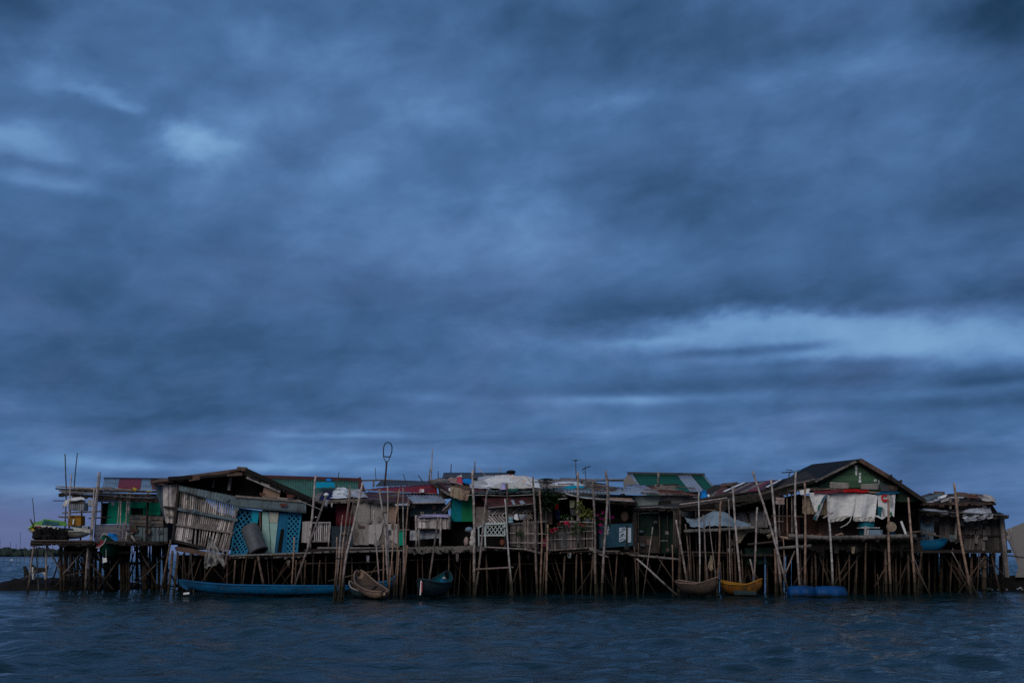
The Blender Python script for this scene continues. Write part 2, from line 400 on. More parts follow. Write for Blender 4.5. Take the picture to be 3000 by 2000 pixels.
def heap(name, pts, Y, mt, label, cat, crum=.12, folds=0, fold=.0, nu=36, nv=16, off=(0, 0, -.02), group=None, parent=None, hump=0.0):
    """a crumpled sheet lying on a slope given by its four corners"""
    q = [V3(p, Y) for p in pts]; f = quadf(q); s = rnd.random() * 90; mb = MB()
    nrm = (q[1] - q[0]).cross(q[3] - q[0]).normalized()
    if nrm.z < 0: nrm = -nrm
    W = (q[1] - q[0]).length; H = (q[3] - q[0]).length
    def g(u, v):
        e = min(1, 4 * u, 4 * (1 - u), 4 * v, 4 * (1 - v))
        k = mnoise.fractal(Vector((u * W * .8 + s, v * H * 2.2 + s, 1)), .9, 2.1, 5)
        r = abs(mnoise.noise(Vector((u * W * 1.1 + s, v * H * 3.2, 5))))
        fr = 0
        if folds: kf = v * folds + 1.1 * mnoise.noise(Vector((u * W * .4 + s, v * 1.2, 11))) + .5 * mnoise.noise(Vector((u * W * 1.3 + s, v * 2, 4))); fr = fold * (kf - math.floor(kf)) ** 1.3 * e
        jag = Vector((.08 * mnoise.noise(Vector((v * 9, s, 3))), 0, .06 * mnoise.noise(Vector((u * W * 3, s, 7))))) * (1 - e)
        return f(u, v) + nrm * (crum * (.25 + .5 * e) * (k + .9 - 1.2 * r) + hump * math.sin(u * math.pi) * e + fr) + jag
    mb.sheet(g, nu, nv, off)
    if parent: return mb.build(name, mt, parent, True, label)
    return one(name, mb, mt, label, cat, group, True)
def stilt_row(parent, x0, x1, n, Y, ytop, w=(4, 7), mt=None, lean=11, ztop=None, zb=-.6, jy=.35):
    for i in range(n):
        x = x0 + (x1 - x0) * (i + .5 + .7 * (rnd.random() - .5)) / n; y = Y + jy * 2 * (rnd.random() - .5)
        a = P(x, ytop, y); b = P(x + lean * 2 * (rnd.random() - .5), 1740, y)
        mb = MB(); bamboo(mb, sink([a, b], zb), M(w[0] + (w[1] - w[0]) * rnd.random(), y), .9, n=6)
        mb.build('stilt', mt or SHADEX, parent, True)
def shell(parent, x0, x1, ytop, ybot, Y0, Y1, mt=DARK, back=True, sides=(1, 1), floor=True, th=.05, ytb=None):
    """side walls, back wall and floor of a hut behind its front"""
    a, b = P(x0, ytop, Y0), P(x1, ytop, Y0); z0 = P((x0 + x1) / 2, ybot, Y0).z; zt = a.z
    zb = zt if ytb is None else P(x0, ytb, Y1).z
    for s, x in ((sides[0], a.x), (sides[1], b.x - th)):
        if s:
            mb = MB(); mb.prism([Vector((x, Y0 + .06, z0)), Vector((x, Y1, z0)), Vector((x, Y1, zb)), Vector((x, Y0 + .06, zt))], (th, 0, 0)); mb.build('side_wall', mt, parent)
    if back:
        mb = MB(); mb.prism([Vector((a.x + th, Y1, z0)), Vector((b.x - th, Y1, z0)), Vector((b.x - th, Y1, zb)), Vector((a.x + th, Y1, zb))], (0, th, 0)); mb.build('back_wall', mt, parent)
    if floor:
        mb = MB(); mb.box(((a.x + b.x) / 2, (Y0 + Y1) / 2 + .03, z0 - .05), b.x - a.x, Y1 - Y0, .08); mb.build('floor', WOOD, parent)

# ------------------------------------------------------------------ sky: dusk overcast, seen by direction only
SUN_EL, SUN_AZ = R(34), R(200)        # the last light comes from behind the camera, a little from the left
world = bpy.data.worlds.new('World'); scene.world = world; world.use_nodes = True
wt = world.node_tree; wt.nodes.clear()
def W(op, *a, clamp=False):
    n = wt.nodes.new('ShaderNodeMath'); n.operation = op; n.use_clamp = clamp
    for i, s in enumerate(a):
        if isinstance(s, (int, float)): n.inputs[i].default_value = s
        else: wt.links.new(s, n.inputs[i])
    return n.outputs[0]
def Wn(vec, scale, detail, rough, dist=0.0):
    n = wt.nodes.new('ShaderNodeTexNoise'); n.inputs['Scale'].default_value = scale; n.inputs['Detail'].default_value = detail
    n.inputs['Roughness'].default_value = rough; n.inputs['Distortion'].default_value = dist; wt.links.new(vec, n.inputs['Vector']); return n
def Wv(x, y, z):
    n = wt.nodes.new('ShaderNodeCombineXYZ')
    for i, s in enumerate((x, y, z)):
        if isinstance(s, (int, float)): n.inputs[i].default_value = s
        else: wt.links.new(s, n.inputs[i])
    return n.outputs[0]
def Wr(s, a, b, c=0.0, d=1.0):
    n = wt.nodes.new('ShaderNodeMapRange'); n.interpolation_type = 'SMOOTHSTEP'; wt.links.new(s, n.inputs[0])
    for i, v in enumerate((a, b, c, d)): n.inputs[i + 1].default_value = v
    return n.outputs[0]
tc = wt.nodes.new('ShaderNodeTexCoord'); sp = wt.nodes.new('ShaderNodeSeparateXYZ'); wt.links.new(tc.outputs['Generated'], sp.inputs[0])
X, Y_, Z = sp.outputs
AZ = W('ARCTAN2', X, Y_); EL = W('ARCSINE', Z)
zz = W('ADD', W('MAXIMUM', Z, 0.0), .17)
cx, cy = W('DIVIDE', X, zz), W('DIVIDE', Y_, zz)
cs_ = W('MULTIPLY', W('MULTIPLY_ADD', cy, -.423 / .906, cx), -.906 * .8); ct_ = W('MULTIPLY', W('MULTIPLY_ADD', cy, .906 / .423, cx), .423)
cl = Wv(cs_, ct_, 0.0)       # cloud deck overhead, streets drifting off to the right
n_big = Wn(cl, .7, 7, .6, .5).outputs[0]
n_mid = Wn(cl, 1.7, 8, .6, .9).outputs[0]
n_fin = Wn(cl, 4.2, 7, .6, 1.0).outputs[0]
n_low = Wn(Wv(W('MULTIPLY', AZ, 7.0), W('MULTIPLY_ADD', AZ, -1.5, W('MULTIPLY', EL, 34.0)), 2.0), 1.0, 6, .52, .5).outputs[0]
aev = Wv(W('MULTIPLY_ADD', EL, .55, AZ), W('MULTIPLY_ADD', AZ, -.5, W('MULTIPLY', EL, 1.7)), 0.0)
n_iso = Wn(aev, 11.0, 7, .55, .25).outputs[0]
wn = Wn(aev, 8.0, 7, .56); wsep = wt.nodes.new('ShaderNodeSeparateColor'); wt.links.new(wn.outputs['Color'], wsep.inputs[0])
AZw = W('MULTIPLY_ADD', W('SUBTRACT', wsep.outputs[0], .5), .13, AZ)
ELw = W('MULTIPLY_ADD', W('SUBTRACT', wsep.outputs[1], .5), .07, EL)
def pix(px, py):
    d = ray(px, py).normalized(); return math.atan2(d.x, d.y), math.asin(d.z)
#  lighter and darker places of the cloud deck: pixel-of-the-photo direction, half widths, weight
BLOBS = [(180, 220, 130, 80, .5), (290, 292, 90, 26, .55), (20, 430, 170, 50, .85), (540, 440, 95, 45, 1.0), (620, 405, 95, 28, .7), (80, 530, 200, 16, .4),
 (760, 350, 150, 50, .3), (1000, 200, 170, 55, .35), (1230, 340, 120, 50, .35), (1000, 520, 420, 90, .22), (1560, 620, 180, 110, .38), (1300, 680, 330, 120, .2),
 (700, 110, 180, 50, .25), (0, 20, 170, 100, -.75), (250, 170, 90, 60, -.12), (450, 330, 140, 55, -.28), (140, 330, 120, 40, -.25), (900, 430, 90, 40, -.2),
 (150, 492, 140, 14, -.3), (200, 860, 560, 130, -.22), (800, 850, 500, 110, -.12), (2150, 130, 400, 80, -.5), (1700, 50, 350, 70, -.45), (2980, 20, 160, 150, -1.0),
 (2960, 590, 170, 140, -.55), (2000, 545, 380, 75, -.5), (2380, 310, 200, 50, -.25), (2400, 205, 150, 34, .34), (1800, 290, 150, 28, .3), (2650, 240, 200, 60, .12),
 (2200, 860, 700, 55, -.3), (2850, 900, 330, 42, -.42), (2380, 962, 560, 34, .98), (2780, 1035, 380, 66, .85), (2350, 1020, 360, 40, .5), (2250, 905, 620, 26, -.35), (2800, 935, 400, 30, -.35), (1870, 1000, 130, 12, .35),
 (1850, 1168, 260, 14, .75), (1240, 1165, 90, 14, .35), (2080, 1140, 560, 18, -.3), (2560, 1180, 380, 16, -.3), (2050, 1040, 260, 16, -.2), (2340, 1016, 110, 12, -.75), (2090, 1034, 110, 11, -.5), (2360, 1066, 230, 15, -.6), (2600, 1066, 110, 15, -.55), (2420, 1100, 330, 18, -.55), (2900, 1115, 220, 16, -.75), (2930, 1180, 200, 16, -.5), (2700, 1100, 160, 12, -.4),
 (1000, 1274, 240, 8, .45), (620, 1364, 340, 13, .7), (0, 1424, 260, 18, .5), (100, 1500, 350, 45, .1), (420, 1050, 520, 110, -.22), (700, 1180, 600, 50, -.25),
 (1500, 1330, 700, 50, .15), (2700, 1330, 500, 60, -.12), (2300, 700, 500, 90, -.1)]
Fsum = None
for (px, py, rx, ry, a) in BLOBS:
    a0, e0 = pix(px, py); sx = rx / F * 1.15; sy = ry / F * 1.15
    dx = W('MULTIPLY_ADD', AZw, 1 / sx, -a0 / sx); dy = W('MULTIPLY_ADD', ELw if ry > 20 else W('MULTIPLY_ADD', W('SUBTRACT', wsep.outputs[1], .5), .012, EL), 1 / sy, -e0 / sy)
    g = W('POWER', .3679, W('MULTIPLY_ADD', dx, dx, W('MULTIPLY', dy, dy)))
    Fsum = W('MULTIPLY', g, a) if Fsum is None else W('MULTIPLY_ADD', g, a, Fsum)
fld = W('ADD', W('MULTIPLY_ADD', W('SUBTRACT', n_big, .5), .7, W('MULTIPLY_ADD', W('SUBTRACT', n_mid, .5), .8, W('MULTIPLY_ADD', W('MULTIPLY_ADD', n_iso, 1.25, W('MULTIPLY_ADD', n_fin, .3, -.775)), 1.0, W('MULTIPLY', W('MULTIPLY', W('SUBTRACT', n_low, .5), Wr(EL, .19, .09)), 1.7)))), Fsum)
fld = W('MULTIPLY_ADD', fld, .36, .47, clamp=True)
cr = wt.nodes.new('ShaderNodeValToRGB'); wt.links.new(fld, cr.inputs[0])
def s2l(c): return tuple(((x / 255) / 12.92 if x / 255 < .04045 else ((x / 255 + .055) / 1.055) ** 2.4) for x in c)
cr.color_ramp.interpolation = 'B_SPLINE'
SKYC = [(0.0, (24, 50, 76)), (.28, (55, 88, 128)), (.5, (72, 108, 155)), (.72, (98, 140, 190)), (1.0, (146, 196, 240))]
els = cr.color_ramp.elements
while len(els) < len(SKYC): els.new(.5)
for e, (p, c) in zip(els, SKYC): e.position = p; e.color = rgba(s2l(c))
def Wmix(f, a, b, blend='MIX'):
    n = wt.nodes.new('ShaderNodeMix'); n.data_type = 'RGBA'; n.blend_type = blend
    for i, s in ((0, f), (6, a), (7, b)):
        if isinstance(s, (int, float)): n.inputs[i].default_value = s
        elif isinstance(s, tuple): n.inputs[i].default_value = rgba(s)
        else: wt.links.new(s, n.inputs[i])
    return n.outputs[2]
col = cr.outputs[0]
# mauve undersides in patches, mostly low down and to the left
mauve = W('MULTIPLY', Wr(n_mid, .42, .7), Wr(EL, .0, .4, .28, .12))
col = Wmix(mauve, col, Wmix(.5, col, s2l((112, 112, 158))))
low = W('MULTIPLY', Wr(EL, .015, .085, .75, .0), Wr(AZ, -.5, -.12, 1.0, .25))
col = Wmix(low, col, s2l((100, 106, 146)))
# clear sky above the clouds
sky = wt.nodes.new('ShaderNodeTexSky'); sky.sky_type = 'NISHITA'; sky.sun_disc = False
sky.sun_elevation = SUN_EL; sky.sun_rotation = SUN_AZ
skc = wt.nodes.new('ShaderNodeVectorMath'); skc.operation = 'SCALE'; wt.links.new(sky.outputs[0], skc.inputs[0]); skc.inputs['Scale'].default_value = .012
gap = Wr(fld, .55, 1.0, .0, .18)
cs = wt.nodes.new('ShaderNodeVectorMath'); cs.operation = 'SCALE'; wt.links.new(col, cs.inputs[0]); cs.inputs['Scale'].default_value = 1.0
col = Wmix(gap, cs.outputs[0], skc.outputs[0])
# the western half, behind the camera, still holds a pale afterglow
back = W('MULTIPLY', Wr(Y_, .1, -.8), Wr(EL, .05, .5, .35, 1.0))
col = Wmix(back, col, (.2, .235, .3))
bg = wt.nodes.new('ShaderNodeBackground'); bg.inputs['Strength'].default_value = .1
ten = wt.nodes.new('ShaderNodeVectorMath'); ten.operation = 'SCALE'; wt.links.new(col, ten.inputs[0]); ten.inputs['Scale'].default_value = 10.0
wt.links.new(ten.outputs[0], bg.inputs[0])
wo = wt.nodes.new('ShaderNodeOutputWorld'); wt.links.new(bg.outputs[0], wo.inputs[0])
scene.cycles.use_denoising = False
world.cycles.sampling_method = 'MANUAL'; world.cycles.sample_map_resolution = 512

sl = bpy.data.lights.new('sun', 'SUN'); sl.energy = 1.12; sl.angle = R(38); sl.color = (1.0, .93, .87)
so = bpy.data.objects.new('sun', sl); COL.objects.link(so)
sd = Vector((math.sin(SUN_AZ) * math.cos(SUN_EL), math.cos(SUN_AZ) * math.cos(SUN_EL), math.sin(SUN_EL)))
so.rotation_euler = sd.to_track_quat('Z', 'Y').to_euler(); so.location = (0, -30, 40)

vs = scene.view_settings; vs.view_transform = 'Standard'; vs.look = 'None'; vs.exposure = 0; vs.gamma = 1; vs.use_curve_mapping = False
scene.display_settings.display_device = 'sRGB'

# ------------------------------------------------------------------ water
def make_water():
    g = np.random.default_rng(5)
    ys = [5.0]
    while ys[-1] < 330: ys.append(ys[-1] + .05 + .0042 * (ys[-1] - 5))
    ys = np.array(ys); xs = np.arange(-36, 36.01, .16)
    Xg, Yg = np.meshgrid(xs, ys); S = 1 + np.clip(Yg - 60, 0, None) / 62; X0g = Xg.copy(); Xg = Xg * S; Zg = np.zeros_like(Xg); Dx = np.zeros_like(Xg); Dy = np.zeros_like(Xg)
    for i in range(60):
        lam = .38 * (1.055 ** i) * (1 + .08 * g.standard_normal()); k = 2 * np.pi / lam
        th = R(255) + .62 * g.standard_normal()       # wind from the left rear, waves running towards the camera and right
        a = .0095 * lam ** .8 * (.6 + .8 * g.random()); ph = g.random() * 6.28
        a = min(a, .017)
        arg = k * (Xg * np.cos(th) + Yg * np.sin(th)) + ph
        # groups: each train swells and fades
        a = a * np.clip(lam / (.5 * S) - .55, 0, 1)
        env = .55 + .45 * np.sin(Xg * .35 * g.standard_normal() + Yg * .3 * g.standard_normal() + ph * 2)
        Zg += a * env * np.sin(arg); Dx -= .75 * a * env * np.cos(th) * np.cos(arg); Dy -= .75 * a * env * np.sin(th) * np.cos(arg)
    fade = np.clip((325 - Yg) / 60, 0, 1) * np.clip((35.5 - abs(X0g)) / 3, 0, 1) * np.clip((Yg - 5) / 1.5, 0, 1)
    calm = .45 + .55 * np.clip((44 - Yg) / 12, 0, 1) + .55 * np.clip((Yg - 58) / 20, 0, 1)
    Zg *= fade * calm * 1.25; Xg = Xg + Dx * fade; Yg = Yg + Dy * fade
    nx, ny = len(xs), len(ys)
    v = np.stack([Xg, Yg, Zg], -1).reshape(-1, 3)
    j, i = np.meshgrid(np.arange(ny - 1), np.arange(nx - 1), indexing='ij'); q = (j * nx + i).reshape(-1)
    f = np.stack([q, q + 1, q + nx + 1, q + nx], -1)
    verts = v.tolist(); faces = f.tolist()
    # flat sheet on to the horizon round the rippled part
    B = 6000.0; o = len(verts)
    x0, x1, y0, y1 = float(xs[0]), float(xs[-1]), float(ys[0]), float(ys[-1]); s1 = 1 + (y1 - 60) / 62
    verts += [(-B, -B, 0), (B, -B, 0), (B, B, 0), (-B, B, 0), (x0, y0, 0), (x1, y0, 0), (x1 * s1, y1, 0), (x0 * s1, y1, 0)]
    k60 = len(verts); verts += [(x1, 60, 0), (x0, 60, 0)]
    faces += [(o, o + 1, o + 5, o + 4), (o + 1, o + 2, o + 6, k60, o + 5), (o + 2, o + 3, o + 7, o + 6), (o + 3, o, o + 4, k60 + 1, o + 7)]
    me = bpy.data.meshes.new('water'); me.from_pydata(verts, [], faces)
    me.polygons.foreach_set('use_smooth', [True] * len(me.polygons))
    m, nt, b = new_mat('sea_water')
    b.inputs['Base Color'].default_value = (.004, .021, .026, 1); b.inputs['Roughness'].default_value = .09; b.inputs['IOR'].default_value = 1.333
    bp = nd(nt, 'ShaderNodeBump'); bp.inputs['Strength'].default_value = 1.0
    gw = nd(nt, 'ShaderNodeNewGeometry'); sw = nd(nt, 'ShaderNodeSeparateXYZ'); nt.links.new(gw.outputs['Position'], sw.inputs[0]); nt.links.new(ramp(nt, sw.outputs[1], 45, 90, .055, .16), bp.inputs['Distance'])
    a1 = tex(nt, 3.2, (.75, 1.25, 1), 5, .62, .4); a2 = tex(nt, 1.1, (.7, 1.3, 1), 3, .5, .3)
    s = nd(nt, 'ShaderNodeMath', operation='MULTIPLY_ADD'); nt.links.new(a2, s.inputs[0]); s.inputs[1].default_value = 1.6; nt.links.new(a1, s.inputs[2])
    nt.links.new(s.outputs[0], bp.inputs['Height']); nt.links.new(bp.outputs[0], b.inputs['Normal'])
    me.materials.append(m)
    o = bpy.data.objects.new('water', me); COL.objects.link(o); tag(o, kind='structure')
make_water()

# ------------------------------------------------------------------ mud bank under and beside the village, far mangroves
def mud_height(x, y):
    X0 = lambda px: P(px, 1620, 54).x
    n = mnoise.fractal(Vector((x * .35, y * .35, 3)), 1, 2, 5)
    def bump(c, w, h): return h * math.exp(-((x - c) / w) ** 2)
    mid = (1 / (1 + math.exp(-(x - X0(640)) / .8))) * (1 / (1 + math.exp((x - X0(2000)) / 1.0)))
    h = -.12 + bump(X0(45), 1.25, .5) + bump(X0(-60), 1.2, .4) + bump(X0(120), 1.6, .3) + bump(X0(172), .35, .3) + bump(X0(280), 2.2, .3) + 1.5 * mid + bump(X0(2960), 2.2, .85) + .1 * bump(X0(2500), 6, 1)
    h += .13 * n + .1 * mnoise.noise(Vector((x * 2.6, y * 2.2, 1)))
    front = 53.0 + (4.5 if X0(600) < x < X0(2750) else 0) + .8 * mnoise.noise(Vector((x * .3, 0, 9))) + (-.8 if x > X0(2850) else 0)
    e = max(0, min(1, (y - front) / (1.2 if mid < .5 else 2.2))) * max(0, min(1, (64 - y) / 3 if mid < .4 else (74 - y) / 5)) * max(0, min(1, (x - X0(-90)) / 2))
    return -.45 * (1 - e) + h * e if e < 1 else h
mb = MB()
x0, x1 = P(-100, 1620, 54).x, P(3300, 1620, 54).x
mb.sheet(lambda u, v: Vector((x0 + (x1 - x0) * u, 51.5 + 24 * v, mud_height(x0 + (x1 - x0) * u, 51.5 + 24 * v))), 330, 120, (0, 0, -.3))
tag(mb.build('mud_bank', MUD, None, True), kind='structure')

mb = MB()
for i in range(520):
    px = -160 + 500 * rnd.random() ** .9; fall = 1 - max(0, (px - 150) / 230); Yd = 620 + 60 * rnd.random()
    p = P(px, 1620, Yd); h = (2.2 + 2.6 * rnd.random() + 1.0 * mnoise.noise(Vector((px * .03, 0, 0)))) * max(.15, fall)
    mb.ball((p.x, Yd, h * .45), 1.4 + 1.6 * rnd.random(), 2, h * .62, 7, 5, .45)
tag(mb.build('treeline', FAR), 'dark line of far mangroves along the horizon at the left', 'trees', kind='stuff')
for i in range(16):
    px = -10 + 250 * (i + rnd.random()) / 16; Yd = 150 + 60 * rnd.random()
    hgt = 30 + 55 * rnd.random() ** 2
    pole([(px + 3 * (rnd.random() - .5), 1636 - hgt, Yd), (px, 1640, Yd)], 1.3, Yd, 'thin fish-trap stake standing far out in the water beyond the village', BAMT, name='fish_trap_stake', cat='stake', group='fish-trap stakes far out at the left')
mb = MB(); mb.ball(P(34, 1640, 140), .16, .16, .14); one('float', mb, FOAM, 'small white float on the open water far out at the left', 'float', smooth=True)

# ================================================================== H1: green deck house at the left
h = thing('stilt_house', 'green-walled stilt house with layered bamboo eaves at the left end', 'house', 330, 53)
Y = 53.0
panel(h, 'wall', [(318, 1470), (470, 1470), (470, 1508), (374, 1508), (374, 1534), (311, 1534)], Y, GREEN)
panel(h, 'wall', [(374, 1508), (385, 1508), (385, 1534), (374, 1534)], Y, GREEN)
w = panel(h, 'window', [(385, 1487), (420, 1487), (420, 1506), (385, 1506)], Y - .06, DARK, .05, 'dark unglazed window opening')  # near-black panel stands for the shade inside the window
for a, b in (((382, 1486), (424, 1486)), ((383, 1484), (383, 1507)), ((422, 1484), (422, 1507))):
    mb = MB(); mb.bar(P(*a, Y - .09), P(*b, Y - .09), .05, .05); mb.build('window_frame', GREEN, w)
hslats(h, 'board_wall', [(377, 1507), (478, 1512), (478, 1543), (377, 1538)], Y - .08, WOODG, 11, .92, label='grey weathered clapboard under the window')
hslats(h, 'board_apron', [(276, 1536), (384, 1536), (384, 1588), (276, 1588)], Y - .3, WOODG, 13, .9, label='dark slatted apron under the green wall')
slats(h, 'board_apron', [(380, 1543), (492, 1545), (492, 1590), (380, 1588)], Y - .25, MTEAL, 9, .96)
panel(h, 'doorway_shade', [(298, 1472), (318, 1472), (311, 1535), (298, 1535)], Y + .5, DARK, .03)  # near-black sheet stands for the shade in the doorway
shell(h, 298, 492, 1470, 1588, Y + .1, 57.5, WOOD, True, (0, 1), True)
for pts, mt in (([(306, 1401, 56), (350, 1401, 56), (345, 1432, 53.6), (299, 1432, 53.6)], MBLUE), ([(350, 1400.5, 56.02), (416, 1401, 56.02), (411, 1433, 53.55), (345, 1433, 53.55)], MRED), ([(416, 1403, 56), (440, 1403, 56), (447, 1434, 53.6), (411, 1434, 53.6)], MBLUE)):
    corr(h, 'roof_sheet', pts, Y, mt, .12, .02, .01, .0)
corr(h, 'roof_sheet', [(440, 1403, 56.1), (520, 1403, 56.1), (520, 1434, 53.7), (447, 1434, 53.7)], Y, RUST, .12, .02)
beam(h, 'ridge_beam', (304, 1400, 56.1), (500, 1402, 56.1), 4, 56, WOOD)
for a, b, wd, mt in (((163, 1424), (300, 1433), 4, BAM), ((163, 1431), (300, 1441), 5, BAMD), ((172, 1437), (285, 1447), 4, BAM), ((180, 1448), (282, 1452), 5, BAMD), ((205, 1426), (470, 1440), 3.5, BAM),
                     ((280, 1444), (455, 1451), 6, BAMD), ((300, 1453), (460, 1458), 5, BAM), ((352, 1460), (462, 1463), 4, BAM), ((285, 1459), (462, 1470), 6, BAMD), ((283, 1438), (460, 1440), 6, BAMD), ((178, 1443), (290, 1455), 3, BAM)):
    rod(h, 'eave_pole', [a, b], wd, 51.7 + .5 * rnd.random(), mt, taper=.95)
hslats(h, 'eave_underside', [(285, 1445, 52.4), (468, 1446, 52.4), (468, 1470, 53), (285, 1470, 53)], Y, WOODG, 6, .9, .03)
hslats(h, 'eave_deck', [(178, 1430, 54), (300, 1430, 54), (300, 1447, 51.9), (178, 1447, 51.9)], Y, WOODG, 8, .9, .06)
rod(h, 'rail', [(182, 1502), (296, 1497)], 4.5, 51.6); rod(h, 'rail', [(171, 1513), (240, 1518)], 4.5, 51.7, BAMD); rod(h, 'rail', [(155, 1466), (250, 1467)], 3, 51.7, BAMT); rod(h, 'rail', [(260, 1518), (325, 1514)], 4, 52, BAMD)
for a, b, wd, mt in (((382, 1438), (378, 1505), 7, BAMW), ((433, 1445), (430, 1590), 7, WOOD), ((433, 1440), (432, 1471), 5, BAM), ((298, 1470), (297, 1536), 5, BAMD), ((240, 1445), (236, 1588), 5, BAMD), ((205, 1470), (203, 1560), 5, BAMD)):
    rod(h, 'post', [a, b], wd, Y - .45, mt)
for a, b, wd in (((349, 1456), (344, 1545), 3.6), ((355, 1447), (354, 1548), 4), ((373, 1450), (370, 1545), 4.4), ((364, 1526), (356, 1600), 4), ((372, 1557), (366, 1598), 4)):
    rod(h, 'post', [a, b], wd, 52.1, BAM)
# deck and its stilts
mb = MB(); a, b = P(95, 1585, 49.8), P(492, 1585, 49.8); mb.box(((a.x + b.x) / 2, 53.5, a.z - .05), b.x - a.x, 7.4, .12); mb.build('deck', WOOD, h)
for yy, y0, y1 in ((49.75, 1587, 1586), (49.7, 1583, 1584), (49.75, 1591, 1590)): rod(h, 'deck_edge_pole', [(91, y0), (272, y1)], 5, yy, BAMD)
beam(h, 'beam', (171, 1618), (383, 1617), 7, 51.2, WOODB); beam(h, 'beam', (383, 1595), (492, 1596), 4, 52.4, WOOD); beam(h, 'beam', (380, 1649), (425, 1649), 7, 52.4, WOOD); beam(h, 'beam', (250, 1626), (300, 1642), 6, 51, WOOD)
for x0_, x1_, wd, yy, mt in ((179, 177, 8, 51.3, BAMD), (189, 186, 6, 51.4, BAMO), (200, 196, 6, 51.6, BAMO), (212, 211, 6, 52, BAMD), (219, 220, 5, 52.2, BAMD), (231, 229, 4, 52.5, BAMD), (241, 239, 4.5, 53, BAMD), (277, 277, 4, 52, BAMD), (262, 262, 5, 52, BAMD),
        (296, 290, 9, 52.5, BAMD), (316, 312, 13, 53, BAMD), (330, 334, 16, 54, BAMD), (352, 354, 7, 51.9, BAMD), (361, 360, 9, 52, BAMO), (369, 371, 8, 52.1, BAMO), (378, 377, 6, 52, BAMD), (388, 387, 3, 53, BAMD), (426, 424, 19, 52.6, BAMD), (440, 441, 5, 53, BAMD), (447, 448, 9, 52.8, BAMD), (457, 456, 5, 53, BAMD), (470, 466, 7, 52.7, BAMD), (487, 485, 13, 53, BAMD)):
    rod(h, 'stilt', [(x0_, 1588, yy), (x1_, 1735, yy)], wd, yy, mt, True)
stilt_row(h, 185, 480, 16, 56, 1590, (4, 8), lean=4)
for a, b, wd, yy in (((138, 1598), (179, 1678), 4.5, 51.2), ((256, 1600), (184, 1682), 4.5, 51), ((262, 1646), (334, 1728), 5, 51.4), ((348, 1636), (284, 1730), 4, 51.3), ((182, 1686), (246, 1675), 3, 51.1), ((384, 1567), (436, 1660), 4.5, 52), ((488, 1621), (390, 1718), 4.5, 52.1), ((177, 1700), (158, 1722), 4, 51), ((455, 1650), (392, 1700), 4, 52.5), ((434, 1655), (466, 1725), 4, 52.2)):
    rod(h, 'brace', [a, b], wd, yy, BAM if wd == 4.5 else BAMD)

# poles round it
G1 = 'bamboo poles round the green deck house'
pole([(190, 1329), (196, 1440), (188, 1566)], 4, 51.3, 'tall thin bamboo antenna pole rising through the left eaves, second highest tip there', BAMT, False, group=G1)
pole([(227, 1326), (218, 1424), (216, 1470)], 3.4, 52.5, 'tallest thin bamboo pole above the left eaves', BAMT, False, group=G1)
pole([(210, 1387), (201, 1530)], 4.6, 51, 'short bamboo pole crossing the left eaves beside the tallest thin one', BAM, False, group=G1)
pole([(288, 1383), (277, 1500), (263, 1640)], 6, 50.6, 'thick bamboo pole passing the eaves beside the blue-grey roof sheet', BAM, False, group=G1)
pole([(294, 1382), (276, 1575)], 4, 50.9, 'thin bamboo pole tied close beside the thick one at the blue-grey roof sheet', BAM, False, group=G1)
pole([(275, 1432), (265, 1610)], 5, 50.7, 'pale bamboo post starting at the eaves left of the green wall', BAM, False, group=G1)
pole([(94, 1458), (100, 1520), (107, 1600)], 2.6, 50.6, 'very thin bending pole at the bow of the green boat', BAMT, False, group=G1)
pole([(102, 1586), (82, 1730)], 6.5, 50.6, 'leaning bamboo post at the left corner of the deck, in front of the dogs', BAM, group=G1)
pole([(106, 1598), (112, 1730)], 4, 50.9, 'thin upright stake just behind the leaning corner post at the dogs', BAMT, group=G1)
pole([(137, 1594), (136, 1730)], 5.5, 50.7, 'single upright bamboo post in open water between the dogs and the stilts', BAM, group=G1)
pole([(258, 1590), (251, 1728)], 7, 50.2, 'upright bamboo post left of the hanging white card', BAM, group=G1)
pole([(265, 1603), (259, 1726)], 6, 50.4, 'second upright post close left of the hanging white card', BAMD, group=G1)
pole([(89, 1520), (104, 1548)], 5, 50.5, 'short stubby stick leaning on the bow of the green boat', BAMD, False, group=G1)
pole([(64, 1698), (108, 1670)], 3, 50.4, 'thin slanting stick crossing in front of the dogs', BAM, False, group=G1)

